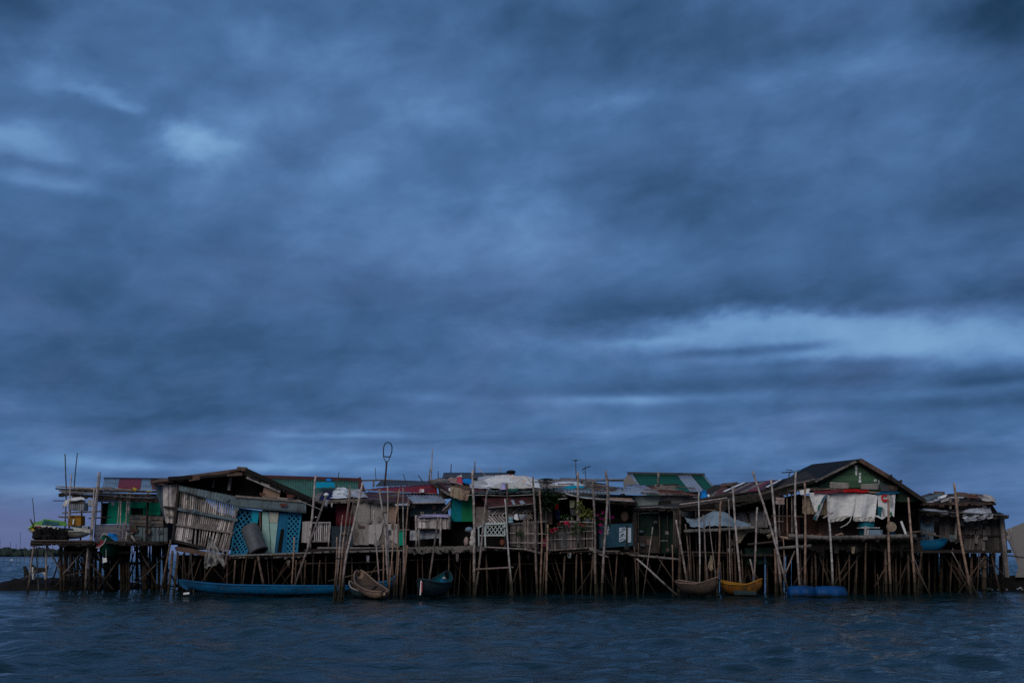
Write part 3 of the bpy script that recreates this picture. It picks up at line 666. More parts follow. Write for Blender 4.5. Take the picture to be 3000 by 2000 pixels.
# boats
def banca(label, bow, stern, beam_w, depth, rise=(.35, .2), mats=None, cat='boat', seats=3, roll=0.0, sub=.3, rim=.035, blunt=.0, group=None, name='boat', ns=26):
    """a slim dugout: bow and stern gunwale points in the world, V hull lofted between them, open inside"""
    mats = mats or {}
    c0, c1 = Vector(bow), Vector(stern); ax = c1 - c0; L = ax.length; mid = (c0 + c1) / 2
    ex = Vector((ax.x, ax.y, 0)).normalized(); ey = Vector((-ex.y, ex.x, 0)); ez = Vector((0, 0, 1))
    Rm = Matrix.Rotation(roll, 3, ex); ey = Rm @ ey; ez = Rm @ ez
    o = bpy.data.objects.new(name, None); COL.objects.link(o); o.location = (mid.x, mid.y, 0); OFF[o.name] = o.location.copy(); tag(o, label, cat, group)
    prof = lambda t: max(.02, (1 - abs(2 * t - 1) ** 2.6)) ** .8 * (1 - blunt) + blunt * (1 if .02 < t < .98 else .5)
    def sheer(t):
        r = rise[0] * max(0, (1 - t / .38)) ** 2 + rise[1] * max(0, (t - .62) / .38) ** 2
        return r
    def keel(t): return -depth * (1 - .75 * abs(2 * t - 1) ** 3.5)
    def pt(t, s, inn=0.0):    # s -1..1 across
        hw = beam_w / 2 * prof(t) - inn; zt = sheer(t); zk = keel(t) + inn + zt * .55
        a = abs(s); y = hw * math.sin(a * math.pi / 2) ** .8; z = zk + (zt - zk) * (1 - math.cos(a * math.pi / 2)) ** .9
        return c0 + ex * (t * L) + ey * (math.copysign(y, s)) + ez * z + ez * (ax.z * t)
    outer = MB(); m = 12; vs = [pt(i / ns, -1 + 2 * j / m) for i in range(ns + 1) for j in range(m + 1)]
    fs = [(i * (m + 1) + j, i * (m + 1) + j + 1, (i + 1) * (m + 1) + j + 1, (i + 1) * (m + 1) + j) for i in range(ns) for j in range(m)]
    fs += [tuple(range(m + 1)), tuple(ns * (m + 1) + j for j in range(m, -1, -1))]
    outer.add(vs, fs); outer.build('hull', mats.get('hull', BLUEB), o, True)
    inner = MB(); vs = [pt(i / ns, -1 + 2 * j / m, .03) for i in range(1, ns) for j in range(m + 1)]
    inner.add(vs, [(i * (m + 1) + j, (i + 1) * (m + 1) + j, (i + 1) * (m + 1) + j + 1, i * (m + 1) + j + 1) for i in range(ns - 2) for j in range(m)])
    inner.build('hull_inside', mats.get('inside', mats.get('hull', BLUEB)), o, True)
    for s in (-1, 1):
        g = MB(); g.tube([pt(i / ns, s) + ez * .01 for i in range(ns + 1)], rim, 6); g.build('gunwale', mats.get('rim', mats.get('hull', BLUEB)), o, True)
    for k in range(seats):
        t = .2 + .6 * (k + .5) / seats; g = MB(); a, b = pt(t, -.96, .02), pt(t, .96, .02); g.bar(a - ez * .06, b - ez * .06, .04, .2); g.build('thwart', mats.get('seat', HULLD), o)
    return o, pt
# green and white boat laid up on the deck
o, pt = banca('lime green and white boat with a deep teal hatch laid up on the left deck', P(83, 1548, 50.75), P(270, 1557, 51.4), .9, .42, (.05, .1), dict(hull=HULLW, inside=TEALD, rim=HULLW), seats=0, roll=R(8), rim=.05)
panel(o, 'washboard', [(83, 1548, 50.5), (98, 1530, 50.6), (125, 1524, 50.9), (128, 1519, 51), (190, 1527, 51.3), (196, 1539, 50.6), (150, 1540, 50.45), (110, 1538, 50.42)], 50.7, LIME, .1)
panel(o, 'hatch', [(129, 1522, 50.4), (173, 1530, 50.4), (168, 1538, 50.36), (121, 1537, 50.36)], 50.4, TEALD, .06)
panel(o, 'hull_stripe', [(212, 1543, 50.3), (264, 1550, 50.3), (264, 1561, 50.3), (216, 1552, 50.3)], 50.3, HULLW, .06)
panel(o, 'hull_stripe', [(102, 1537, 50.3), (148, 1539, 50.3), (186, 1550, 50.3), (186, 1553, 50.3), (140, 1544, 50.3), (102, 1541, 50.3)], 50.3, HULLW, .05)
panel(o, 'bow_emblem', [(104, 1540, 50.26), (118, 1540, 50.26), (116, 1545, 50.26), (106, 1545, 50.26)], 50.26, MRED, .03)
def text(body, at, size, parent, mt, up=False, Yd=None, name='lettering'):
    c = bpy.data.curves.new(name, 'FONT'); c.body = body; c.size = size; c.extrude = .003; c.materials.append(mt)
    tmp = bpy.data.objects.new('tmp', c); COL.objects.link(tmp)
    dg = bpy.context.evaluated_depsgraph_get(); me = bpy.data.meshes.new_from_object(tmp.evaluated_get(dg)); bpy.data.objects.remove(tmp); me.name = name
    o = bpy.data.objects.new(name, me); COL.objects.link(o)
    rot = Matrix(((0, -1, 0), (0, 0, -1), (1, 0, 0))) if up else Matrix(((1, 0, 0), (0, 0, -1), (0, 1, 0)))
    p = V3(at, Yd)
    if parent: o.parent = parent; p = p - OFF[parent.name]
    o.matrix_local = Matrix.Translation(p) @ rot.to_4x4(); return o
text('ND', (240, 1549), .19, o, PAINTW, Yd=50.25)
panel(o, 'hull_band', [(205, 1540, 50.32), (264, 1541, 50.32), (264, 1550, 50.32), (212, 1543, 50.32)], 50.32, HULLT, .03)

mb = MB()
for i in range(260):
    x = 104 + 92 * rnd.random(); hh = 34 * (1 - abs((x - 140) / 75) ** 2 * .5) * rnd.random() ** .6
    p = P(x, 1584 - hh, 49.9 + .35 * rnd.random()); q = p + Vector((.4 * (rnd.random() - .5), .3 * (rnd.random() - .5), .34 * (rnd.random() - .4)))
    mb.tube([p, (p + q) / 2 + Vector((0, 0, .08 * (rnd.random() - .5))), q], .02 + .03 * rnd.random(), 5)
for i in range(26): mb.ball(P(106 + 84 * (i + .5) / 26, 1575 - 14 * rnd.random(), 50.05 + .2 * rnd.random()), .24, .2, .22, 8, 6, .5)
one('brushwood_pile', mb, NETD, 'black tangled heap of brushwood and netting on the left deck', 'pile')

b = thing('crate', 'mustard yellow crate on the left deck under the rail', 'crate', 220, 51.5, P(220, 1540, 51.5).z)
panel(b, 'front', [(198, 1511), (237, 1510), (237, 1538), (199, 1540)], 51.3, MUST, .5); beam(b, 'rim', (197, 1511), (238, 1510), 3, 51.26, MUST, .06)
mb = MB(); mb.bar(P(216, 1520, 51.2), P(214, 1535, 51.2), .07, .05); mb.build('handle', FOAM, b)
b = thing('basket', 'grey wire basket on the upper shelf of the left deck', 'basket', 228, 51.6, P(228, 1495, 51.6).z)
panel(b, 'front', [(206, 1472), (248, 1472), (246, 1495), (207, 1494)], 51.5, PLAST, .5); beam(b, 'rim', (205, 1470), (249, 1469), 5, 51.46, WOODB, .08)
for i in range(7): beam(b, 'rib', (209 + 6 * i, 1473), (210 + 5.8 * i, 1494), 1, 51.46, MDK)
cloth('cloth', [(190, 1466, 50.9), (206, 1460, 50.9), (199, 1482, 50.9), (182, 1486, 50.9)], 51, WHITE, 'white rag hanging from the rail end of the left deck house', 'cloth', folds=2, nu=14, nv=12)
heap('cloth', [(208, 1455, 51.9), (248, 1456, 51.9), (247, 1464, 51.3), (206, 1466, 51.3)], 51.5, WHITE, 'white bundle of cloth on the basket under the left eaves', 'cloth', .16, nu=20, nv=8)
cloth('cloth', [(256, 1462, 51), (272, 1464, 51), (271, 1484, 51), (258, 1482, 51)], 51, PLAST, 'pale grey rag tied to the posts under the left eaves', 'cloth', folds=2, nu=12, nv=10)
mb = MB(); mb.prism([P(93, 1542, 50.3), P(101, 1541, 50.3), P(102, 1553, 50.3), P(91, 1554, 50.3)], (0, .04, 0)); one('bag', mb, YEL, 'small yellow and white bag hanging at the green boat bow', 'bag')
mb = MB(); mb.tube([P(390, 1430, 51.6), P(400, 1436, 51.6)], .07, 8); one('bottle', mb, YEL, 'small yellow bottle lying on the left eaves by the red sheet', 'bottle')
mb = MB(); mb.ball(P(440, 1439, 51.5), .22, .15, .04); one('frisbee', mb, YEL, 'flat pale yellow dish lying on the left eaves by the blue-grey sheet', 'dish')
cloth('cloth', [(325, 1470, 52.3), (336, 1470, 52.3), (334, 1482, 52.3), (328, 1481, 52.3)], 52, PLAST, 'small pale rag hanging at the top of the green wall', 'cloth', folds=1, nu=8, nv=8)

# jade boat with a blue tarp slung at the deck edge
o, pt = banca('jade green boat with pale trim slung bow-first under the left deck house', P(303, 1594, 49.7), P(352, 1590, 53.2), 0.95, .66, (.5, .1), dict(hull=HULLG, inside=HULLT, rim=ROPE), seats=1)
panel(o, 'bow_board', [(283, 1585, 49.9), (300, 1580, 49.75), (304, 1583, 49.7), (302, 1594, 49.7), (290, 1601, 49.75), (282, 1603, 49.9)], 49.8, MRED, .04, 'red and cream painted bow board')
mb = MB(); mb.tube([P(282, 1604, 49.8), P(292, 1602, 49.68), P(304, 1592, 49.62), (P(311, 1576, 49.6))], .03, 6); mb.build('bow_trim', ROPE, o, True)
heap('tarp', [(312, 1568, 51.5), (340, 1568, 51.8), (346, 1586, 50.6), (308, 1588, 50.4)], 50.6, BLUEC, 'crumpled blue tarp bundled over the jade boat', 'tarp', .35, nu=24, nv=16)
mb = MB(); mb.tube([P(311, 1616, 49.5), P(311, 1634, 49.5)], .012, 5)
c = thing('hanging_card', 'white card hanging on a string below the jade boat', 'card', 305, 49.6, P(305, 1646, 49.6).z)
panel(c, 'card', [(300, 1634), (312, 1633), (313, 1645), (301, 1648)], 49.6, FOAM, .02); beam(c, 'string', (311, 1608), (310, 1634), 1, 49.6, ROPE)

# dogs on the bank
def dog(label, at, face, scale, sit, mtb, mtw):
    """one skinned body; dark coat with white patches by place on the body"""
    if sit: J = [(0, 0, .22), (.10, 0, .40), (.16, 0, .56), (.20, 0, .68), (.33, 0, .66), (-.12, 0, .10), (.16, .07, .30), (.18, .07, .02), (.16, -.07, .30), (.18, -.07, .02), (-.02, .10, .10), (.12, .12, .03), (-.02, -.10, .10), (.12, -.12, .03), (-.28, 0, .04), (.18, .05, .76), (.18, -.05, .76)]
    else: J = [(-.22, 0, .46), (.02, 0, .45), (.22, 0, .47), (.33, 0, .60), (.47, 0, .58), (-.30, 0, .48), (.22, .07, .28), (.23, .07, .01), (.22, -.07, .28), (.20, -.07, .01), (-.27, .08, .30), (-.34, .08, .17), (-.27, -.08, .30), (-.32, -.08, .17), (-.40, 0, .66), (.32, .05, .69), (.32, -.05, .69), (-.31, .08, .01), (-.29, -.08, .01)]
    E = [(0, 1), (1, 2), (2, 3), (3, 4), (0, 5), (2, 6), (6, 7), (2, 8), (8, 9), (0, 10), (10, 11), (0, 12), (12, 13), (5, 14), (3, 15), (3, 16)] + ([] if sit else [(11, 17), (13, 18)])
    rr = {0: .115, 1: .115, 2: .13, 3: .085, 4: .04, 5: .08, 6: .05, 7: .028, 8: .05, 9: .028, 10: .075, 11: .033, 12: .075, 13: .033, 14: .018, 15: .02, 16: .02, 17: .026, 18: .026}
    me = bpy.data.meshes.new('dog'); cz = Matrix.Rotation(face, 3, 'Z')
    me.from_pydata([tuple(cz @ (Vector(p) * scale)) for p in J], E, [])
    o = bpy.data.objects.new('dog', me); COL.objects.link(o); o.location = at
    m = o.modifiers.new('skin', 'SKIN'); s = o.modifiers.new('sub', 'SUBSURF'); s.levels = s.render_levels = 2
    for i, v in enumerate(me.skin_vertices[0].data): v.radius = (rr[i] * scale, rr[i] * scale); v.use_root = (i == 0)
    mt, nt, b = new_mat('dog_coat'); tcn = nd(nt, 'ShaderNodeTexCoord'); sx = nd(nt, 'ShaderNodeSeparateXYZ'); nt.links.new(tcn.outputs['Object'], sx.inputs[0])
    f = ramp(nt, sx.outputs[2], .34 * scale, .36 * scale, 1, 0)
    g = ramp(nt, sx.outputs[0], -.2 * scale, -.24 * scale, 0, 1) if not sit else f
    mx = nd(nt, 'ShaderNodeMath', operation='MAXIMUM'); nt.links.new(f, mx.inputs[0]); nt.links.new(g, mx.inputs[1])
    hd = ramp(nt, sx.outputs[2], .56 * scale, .6 * scale, 1, 0); mn = nd(nt, 'ShaderNodeMath', operation='MULTIPLY'); nt.links.new(mx.outputs[0], mn.inputs[0]); nt.links.new(hd, mn.inputs[1])
    nt.links.new(mixc(nt, mn.outputs[0], mtb, mtw), b.inputs['Base Color']); b.inputs['Roughness'].default_value = .9
    me.materials.append(mt); OFF[o.name] = Vector(at)
    tag(o, label, 'dog')
pd = P(112, 1698, 53.0); dog('black and white dog standing on the mud bank with its tail up', (pd.x, pd.y, pd.z), R(188), 1.12, False, (.012, .011, .011), (.55, .52, .5))
pd = P(80, 1694, 53.4); dog('all dark dog sitting on the mud bank behind the standing one', (pd.x, pd.y, pd.z), R(200), .85, True, (.012, .011, .01), (.014, .012, .011))

# ================================================================== H2: the leaning bamboo house
h = thing('stilt_house', 'leaning slatted bamboo house with sagging dark gable roof and blue lattice front', 'house', 700, 48.5)
Y = 48.6
slats(h, 'slat_wall', [(476, 1420), (524, 1418), (521, 1486), (478, 1483)], Y - .05, SLATL, 13, .92, .04, .06)
slats(h, 'slat_wall', [(479, 1485), (522, 1488), (516, 1534), (486, 1530)], Y, SLAT, 12, .9, .06, .08)
slats(h, 'slat_wall', [(526, 1436), (612, 1460), (608, 1505), (523, 1489)], Y, SLAT, 14, .66, .05, .04, .06); slats(h, 'slat_wall', [(612, 1460), (700, 1484), (696, 1521), (608, 1505)], Y, SLAT, 14, .62, .05, .04, .04)
panel(h, 'inner_shade', [(526, 1438, Y + .3), (604, 1458, Y + .3), (604, 1470, Y + .3), (640, 1500, Y + .3), (690, 1512, Y + .3), (685, 1612, Y + .3), (510, 1590, Y + .3)], Y, DARK, .03)  # near-black sheet gives the dark inside seen between the slats
slats(h, 'slat_wall', [(523, 1494), (695, 1524), (685, 1560), (518, 1535)], Y, SLAT, 29, .76, .05, .05, .05)
slats(h, 'slat_wall', [(518, 1537), (588, 1548), (584, 1607), (508, 1583)], Y - .04, SLATL, 13, .72, .12, .1, .05, .02)
slats(h, 'slat_wall', [(588, 1547), (684, 1561), (664, 1622), (580, 1604)], Y - .03, SLAT, 17, .62, .22, .1, .07, .05)
mb = MB()
mb.prism([P(572, 1532, Y - .07), P(632, 1538, Y - .07), P(630, 1552, Y - .07), P(572, 1546, Y - .07)], (0, .02, 0)); mb.build('patch_board', WOODG, h)
slats(h, 'corner_boards', [(452, 1417, 49.2), (476, 1420, 48.6), (486, 1532, 48.6), (474, 1500, 49.2)], Y, MTEAL, 3, .98, label='dark green metal side sheet')
for a, b, wd, mt in (((522, 1490), (697, 1523), 8, MTEAL), ((516, 1536), (685, 1561), 5, WOODG), ((506, 1582), (660, 1618), 7, WOOD), ((480, 1484), (524, 1489), 6, WOOD), ((524, 1418), (506, 1585), 7, WOOD), ((697, 1487), (676, 1560), 6, WOODG)):
    beam(h, 'wall_beam', a, b, wd, Y - .12, mt)
rod(h, 'brace', [(680, 1556), (657, 1664)], 6, Y - .35, BAM); rod(h, 'brace', [(661, 1562), (653, 1636)], 5, Y - .3, BAM)
# awning: two corrugated strips
corr(h, 'awning', [(525, 1421, 48.4), (696, 1454, 48.4), (694, 1484, 48.32), (524, 1437, 48.32)], Y, MTEAL, .17, .022)
corr(h, 'awning', [(640, 1450, 48.35), (897, 1466, 48.35), (897, 1503, 48.28), (690, 1486, 48.28)], Y, MTEAL, .17, .022)
beam(h, 'awning_beam', (690, 1453, 48.3), (898, 1469, 48.3), 6, 48.3, WOODG)
# gable and roof
panel(h, 'gable_opening_shade', [(470, 1412, 49.4), (520, 1404, 49.4), (702, 1374, 49.4), (718, 1374, 49.4), (905, 1458, 49.4), (890, 1470, 49.4), (690, 1460, 49.4), (526, 1440, 49.4)], 49.4, DARK, .03)  # near-black sheet standing for the shade of the open gable
beam(h, 'gable_post', (676, 1398, 48.9), (671, 1436, 48.9), 8, 48.9, WOODG); beam(h, 'gable_post', (628, 1405, 49), (624, 1428, 49), 4, 49, WOODG)
panel(h, 'gable_panel', [(774, 1424), (822, 1440), (818, 1458), (767, 1456)], 48.5, PLY, .03, 'brown and white stained plywood piece'); panel(h, 'gable_panel', [(812, 1456), (881, 1461), (879, 1471), (815, 1466)], 48.48, PLYL, .03)
panel(h, 'roof_slope', [(442, 1409, 47.9), (560, 1396, 47.9), (700, 1371, 47.9), (716, 1368, 52.5), (560, 1388, 52.5), (452, 1400, 52.5)], Y, WOODB, -.05) if False else None
def slab(parent, name, pts, mt, th=.06, label=None):
    mb = MB(); mb.prism([V3(p) for p in pts], (0, 0, -th)); return mb.build(name, mt, parent, False, label)
slab(h, 'roof', [(440, 1412, 48.15), (702, 1374, 48.15), (706, 1371, 54), (466, 1402, 54)], WOODB, .09)
slab(h, 'roof', [(716, 1374, 48.15), (908, 1460, 48.15), (896, 1452, 54), (718, 1371, 54)], BLACK, .1)
slab(h, 'roof', [(908, 1459, 48.15), (960, 1484, 47.8), (946, 1478, 53), (896, 1452, 54)], BLACK, .08)
for a, b, wd, yy, mt in (((440, 1413), (560, 1398), 5, 48.1, WOODB), ((493, 1401), (562, 1397), 10, 48.05, BLACK), ((554, 1405), (586, 1400), 8, 48.1, WOODB), ((585, 1397), (664, 1391), 7, 48.05, BLACK), ((625, 1392), (704, 1373), 6, 48.1, WOODB), ((652, 1392), (710, 1388), 8, 48.1, WOODB), ((720, 1376), (912, 1463), 12, 48.1, BLACK), ((696, 1372), (724, 1374), 11, 48.15, WOODB)):
    beam(h, 'roof_board', a, b, wd, yy, mt, .06)
beam(h, 'rafter', (723, 1396), (822, 1438), 9, 48.3, PLYL, .05); beam(h, 'rafter', (560, 1412), (700, 1386), 6, 48.9, WOOD, .06)
for x in (698, 719): beam(h, 'ridge_stub', (x, 1368), (x, 1378), 6, 48.2, WOOD)
# blue lattice, door, blue boards
lattice(h, 'lattice', [(697, 1489), (757, 1497), (722, 1622), (676, 1626)], Y, LATB, 4, .055)
panel(h, 'wall_panel', [(739, 1494), (760, 1496), (754, 1534), (737, 1530)], Y - .04, CYAN, .02, 'small bright blue board'); panel(h, 'wall_panel', [(697, 1489, Y + .25), (768, 1496, Y + .25), (766, 1625, Y + .25), (674, 1627, Y + .25)], Y, NAVYB, .03)
d = panel(h, 'door', [(768, 1497), (786, 1498), (793, 1619), (768, 1621)], Y - .04, PALEG, .04, 'pale green plywood door'); mb = MB(); mb.ball(P(765, 1559, Y - .14), .05); mb.build('door_knob', BRASS, d, True)
d2 = panel(h, 'door', [(788, 1497), (817, 1500), (804, 1619), (795, 1619)], Y - .05, PALEG, .04); panel(d2, 'upper_board', [(789, 1498), (816.5, 1501), (812, 1530), (790, 1530)], Y - .075, CREAM, .02)
beam(h, 'door_jamb', (762, 1497), (764, 1622), 5, Y - .06, WOODB)
panel(h, 'wall_panel', [(818, 1500), (840, 1502), (832, 1620), (801, 1621)], Y, BLUE, .04, 'blue painted board by the door'); panel(h, 'door_gap', [(823, 1549), (832, 1549), (823, 1616), (812, 1616)], Y - .05, DARK, .03)  # black strip puts in the shade of the gap beside the door
lattice(h, 'lattice', [(842, 1503), (882, 1505), (870, 1620), (836, 1621)], Y, LATB, 3, .055); panel(h, 'wall_panel', [(838, 1502, Y + .15), (882, 1504, Y + .15), (870, 1621, Y + .15), (828, 1621, Y + .15)], Y, NAVYB, .03)
beam(h, 'wall_beam', (838, 1502), (832, 1621), 4, Y - .05, BLUE)
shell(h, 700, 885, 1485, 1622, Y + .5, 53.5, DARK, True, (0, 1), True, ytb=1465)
mb = MB(); a, b = P(512, 1602, Y), P(700, 1602, Y); mb.box(((a.x + b.x) / 2, 51, a.z - .04), b.x - a.x, 4.8, .08); mb.build('floor', WOOD, h)
panel(h, 'back_wall', [(520, 1545, 53.4), (700, 1545, 53.4), (700, 1610, 53.4), (520, 1610, 53.4)], 53, WOOD, .04)
beam(h, 'floor_beam', (516, 1606), (676, 1634), 13, Y - .15, WOODB, .1); beam(h, 'floor_beam', (676, 1633), (890, 1628), 7, Y - .1, WOOD, .1)
for a, b, wd, mt, yy in (((500, 1580), (485, 1665), 6, BAMO, 48.1), ((505, 1612), (493, 1735), 8, BAMO, 47.8), ((521, 1618), (510, 1735), 8, BAM, 48), ((536, 1622), (533, 1730), 4, BAMD, 48.6), ((560, 1622), (565, 1716), 4, BAMT, 48.3), ((600, 1625), (603, 1720), 5, BAMD, 50), ((668, 1640), (666, 1706), 6, BAMO, 48.6), ((689, 1640), (686, 1716), 6, BAM, 48.3), ((726, 1617), (711, 1715), 5, BAM, 48.15), ((749, 1638), (738, 1712), 6, BAMO, 48), ((756, 1628), (775, 1720), 7.5, BAMO, 47.7), ((795, 1630), (800, 1716), 4, BAMD, 49), ((896, 1640), (893, 1716), 6, BAMO, 47.9), ((868, 1640), (866, 1716), 5, BAMO, 48.2), ((712, 1640), (707, 1720), 4, BAMD, 48.8), ((782, 1640), (790, 1718), 3, BAMD, 48.6), ((880, 1642), (886, 1718), 4, BAMD, 48.5)):
    rod(h, 'stilt', [a, b], wd, yy, mt, True)
stilt_row(h, 520, 900, 16, 51, 1620, (4, 7)); stilt_row(h, 510, 910, 16, 53.5, 1615, (4, 8))
panel(h, 'shade_screen', [(520, 1625, 54), (900, 1625, 54), (900, 1735, 54), (520, 1735, 54)], 54, DARK, .04)  # near-black screen added behind the stilts to stop bright gaps

b = thing('drum', 'big grey plastic drum tilted against the leaning house', 'barrel', 741, 47.9, P(741, 1618, 47.9).z)
mb = MB(); a0, a1 = P(730, 1541, 48.15), P(758, 1616, 47.8); ax = a1 - a0; prof = [(0, .02), (.0, .34), (.04, .40), (.3, .42), (.33, .425), (.36, .42), (.66, .42), (.69, .425), (.72, .42), (.93, .42), (.96, .445), (1, .44), (1, .38), (.9, .36), (.9, .02)]
mb.tube([a0 + ax * t for t, r in prof], [r for t, r in prof], 26); mb.build('body', DRUMG, b, True)
mb = MB(); mb.tube([a0 + ax * .965, a0 + ax * 1.005], .452, 26); mb.build('rim', MDK, b, True)
mb = MB(); mb.tube([a0 + ax * 1.0, a0 + ax * 1.012], .36, 24); mb.build('opening', DARK, b, True)  # black disc stands for the shaded mouth of the drum
cloth('fishing_net', [(612, 1572, 48.1), (617, 1570, 48.1), (662, 1648, 48.1), (596, 1668, 48.1)], 48, NETM, 'pale torn fishing net hanging below the leaning house', 'net', folds=3, amp=.12, crum=.08, rag=.25, nu=30, nv=30, th=.01)

# front rail of the leaning house and the free poles there
G2 = 'free poles before the leaning house'
pole([(925, 1392), (915, 1500), (902, 1612)], 7.5, 46.9, 'tall grey bamboo pole at the right end of the leaning house, beside the cyan tarp', BAM, False, group=G2)
pole([(955, 1450), (905, 1600), (860, 1722)], 7.5, 45.8, 'long bamboo pole slanting down to the water right of the blue lattice', BAM, group=G2)
pole([(861, 1572), (855, 1720)], 5, 46.5, 'short upright post in front of the blue lattice', BAMO, group=G2)
mb = MB(); mb.ball(P(956, 1449, 45.9), .12, .12, .09, 10, 7, .2); one('foam_float', mb, FOAM, 'white foam float on the tip of the slanting pole', 'float', smooth=True)
o, pt = banca('long low bright blue outrigger canoe moored under the leaning house', P(524, 1712, 45.6), P(1042, 1718, 45.2), .8, .42, (.2, .05), dict(hull=BLUEB, inside=BLUE, rim=BLUEB), seats=5, rim=.03, ns=40, name='canoe')
panel(o, 'bow_plank', [(523, 1697, 45.55), (545, 1708, 45.5), (553, 1728, 45.5), (540, 1724, 45.5), (526, 1714, 45.55)], 45.5, BLUEB, .06)
mb = MB(); mb.tube([P(538, 1739, 45.2), P(555, 1737, 45.2)], .05, 8); one('bottle', mb, FOAM, 'white bottle floating at the bow of the long blue canoe', 'bottle')

# ================================================================== the long bamboo walkway and its stilts
wk = thing('walkway', 'long bamboo walkway on stilts along the middle of the village', 'walkway', 1300, 47.5)
def deck(parent, x0, x1, ypx, Y0, Y1, mt=WOOD, th=.1):
    mb = MB(); a, b = P(x0, ypx, Y0), P(x1, ypx, Y0); mb.box(((a.x + b.x) / 2, (Y0 + Y1) / 2, a.z - th / 2), b.x - a.x, Y1 - Y0, th); return mb.build('deck', mt, parent)
deck(wk, 890, 1200, 1608, 47.3, 49.6); deck(wk, 1195, 1600, 1604, 47.2, 49.6); deck(wk, 1600, 1875, 1616, 47.3, 49.6)
for a, b, wd, yy, mt in (((673, 1628), (985, 1616), 6, 47.0, LOG), ((930, 1605), (1120, 1606), 7, 47.3, LOG), ((985, 1617), (1192, 1612), 7, 47.0, LOG), ((1000, 1609), (1190, 1604), 4, 47.1, BAMD), ((1420, 1602), (1556, 1609), 4, 46.9, BAM), ((1540, 1608), (1588, 1622), 7, 46.7, LOG), ((1608, 1612), (1740, 1603), 5, 46.9, BAM), ((1640, 1618), (1750, 1612), 4, 47, BAMD)):
    rod(wk, 'edge_pole', [a, b], wd, yy, mt, taper=1)
def fringe(parent, name, x0, x1, y0, y1, Y, mt, n, hang=14):
    mb = MB()
    for i in range(n):
        u = (i + rnd.random()) / n; x = x0 + (x1 - x0) * u; y = y0 + (y1 - y0) * u; p = P(x, y - 3 + 5 * rnd.random(), Y + .1 * rnd.random()); w = .05 + .12 * rnd.random(); hh = M(hang * (.4 + .7 * rnd.random()), Y)
        q = [p + Vector((-w, 0, 0)), p + Vector((w, 0, 0)), p + Vector((w * .8, .04, -hh * (.7 + .4 * rnd.random()))), p + Vector((-w * .9, .03, -hh))]
        mb.prism(q, (0, .02, 0))
    return mb.build(name, mt, parent)
fringe(wk, 'edge_matting', 1195, 1420, 1604, 1600, 46.95, LOG, 110, 17); fringe(wk, 'edge_matting', 1420, 1600, 1601, 1610, 47.0, WOOD, 70, 9); fringe(wk, 'edge_matting', 1605, 1745, 1612, 1604, 47, WOOD, 60, 9)
for xt, xb, wd, mt, yy, top in ((938, 930, 5, BAMO, 47.4, 1640), (955, 952, 4, BAMD, 47.8, 1625), (1030, 1032, 4, BAMD, 48, 1625), (1222, 1225, 4, BAMD, 47.6, 1615), (1236, 1240, 3, BAMO, 47.4, 1615), (1314, 1315, 4, BAM, 47.3, 1615), (1389, 1386, 5, BAM, 47.4, 1622), (1377, 1378, 4, BAMD, 47.8, 1615), (1425, 1427, 6, BAMD, 47.6, 1615), (1521, 1528, 6, BAM, 47.2, 1615), (1655, 1648, 6, BAM, 47.3, 1625), (1690, 1688, 5.5, BAM, 47.2, 1615), (1704, 1705, 4.5, BAM, 47.3, 1615), (1738, 1729, 5, BAMO, 46.9, 1620), (1737, 1752, 8, BAMO, 46.9, 1616), (1808, 1802, 5, BAM, 47.1, 1612), (1833, 1836, 6, BAM, 47.3, 1690), (1350, 1344, 4, BAMD, 48, 1615), (1598, 1588, 4.5, BAMO, 46.9, 1616), (1857, 1868, 4, BAMO, 47.2, 1600), (1780, 1800, 4, BAMD, 47.6, 1620), (1870, 1871, 4, BAMO, 47.2, 1590)):
    rod(wk, 'stilt', [(xt, top, yy), (xb, 1738, yy)], wd, yy, mt, True)
stilt_row(wk, 900, 1870, 34, 48.8, 1612, (3.5, 7)); stilt_row(wk, 900, 1870, 32, 49.8, 1612, (4, 7))
mb = MB()
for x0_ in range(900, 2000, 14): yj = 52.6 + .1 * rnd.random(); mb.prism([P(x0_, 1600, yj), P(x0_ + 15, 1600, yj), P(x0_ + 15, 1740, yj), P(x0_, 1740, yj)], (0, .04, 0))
mb.build('skirt_boards', DARK, wk)  # near-black boards added to block the bright view behind the stilts
rod(wk, 'ladder_rung', [(1394, 1667), (1505, 1661)], 5.5, 46.2, BAM)
rod(wk, 'brace', [(960, 1702), (1040, 1683), (1134, 1666)], 5, 46.2, BAMD)
rod(wk, 'edge_pole', [(1726, 1607), (1762, 1618)], 11, 46.6, LOG, taper=1); rod(wk, 'edge_pole', [(1753, 1622), (1783, 1632)], 5, 46.6, BAM)
for a, b, wd in (((1750, 1614), (1815, 1614), 4), ((1840, 1624), (1990, 1638), 7)): rod(wk, 'edge_pole', [a, b], wd, 47.1, LOG, taper=1)

# small gate and slatted pen right of the leaning house
g = thing('pen', 'small slatted bamboo pen beside the red-walled hut', 'animal pen', 932, 47.8, P(932, 1603, 47.8).z)
slats(g, 'slat_side', [(886, 1527), (913, 1526), (910, 1590), (883, 1588)], 48, PLYL, 9, .85); slats(g, 'gate', [(921, 1532), (965, 1528), (963, 1588), (918, 1588)], 47.7, SLATL, 8, .5, .1)
for a, b in (((913, 1531), (969, 1530)), ((915, 1586), (968, 1586)), ((967, 1528), (962, 1602)), ((912, 1528), (910, 1604))): rod(g, 'rail', [a, b], 4, 47.6, BAM)

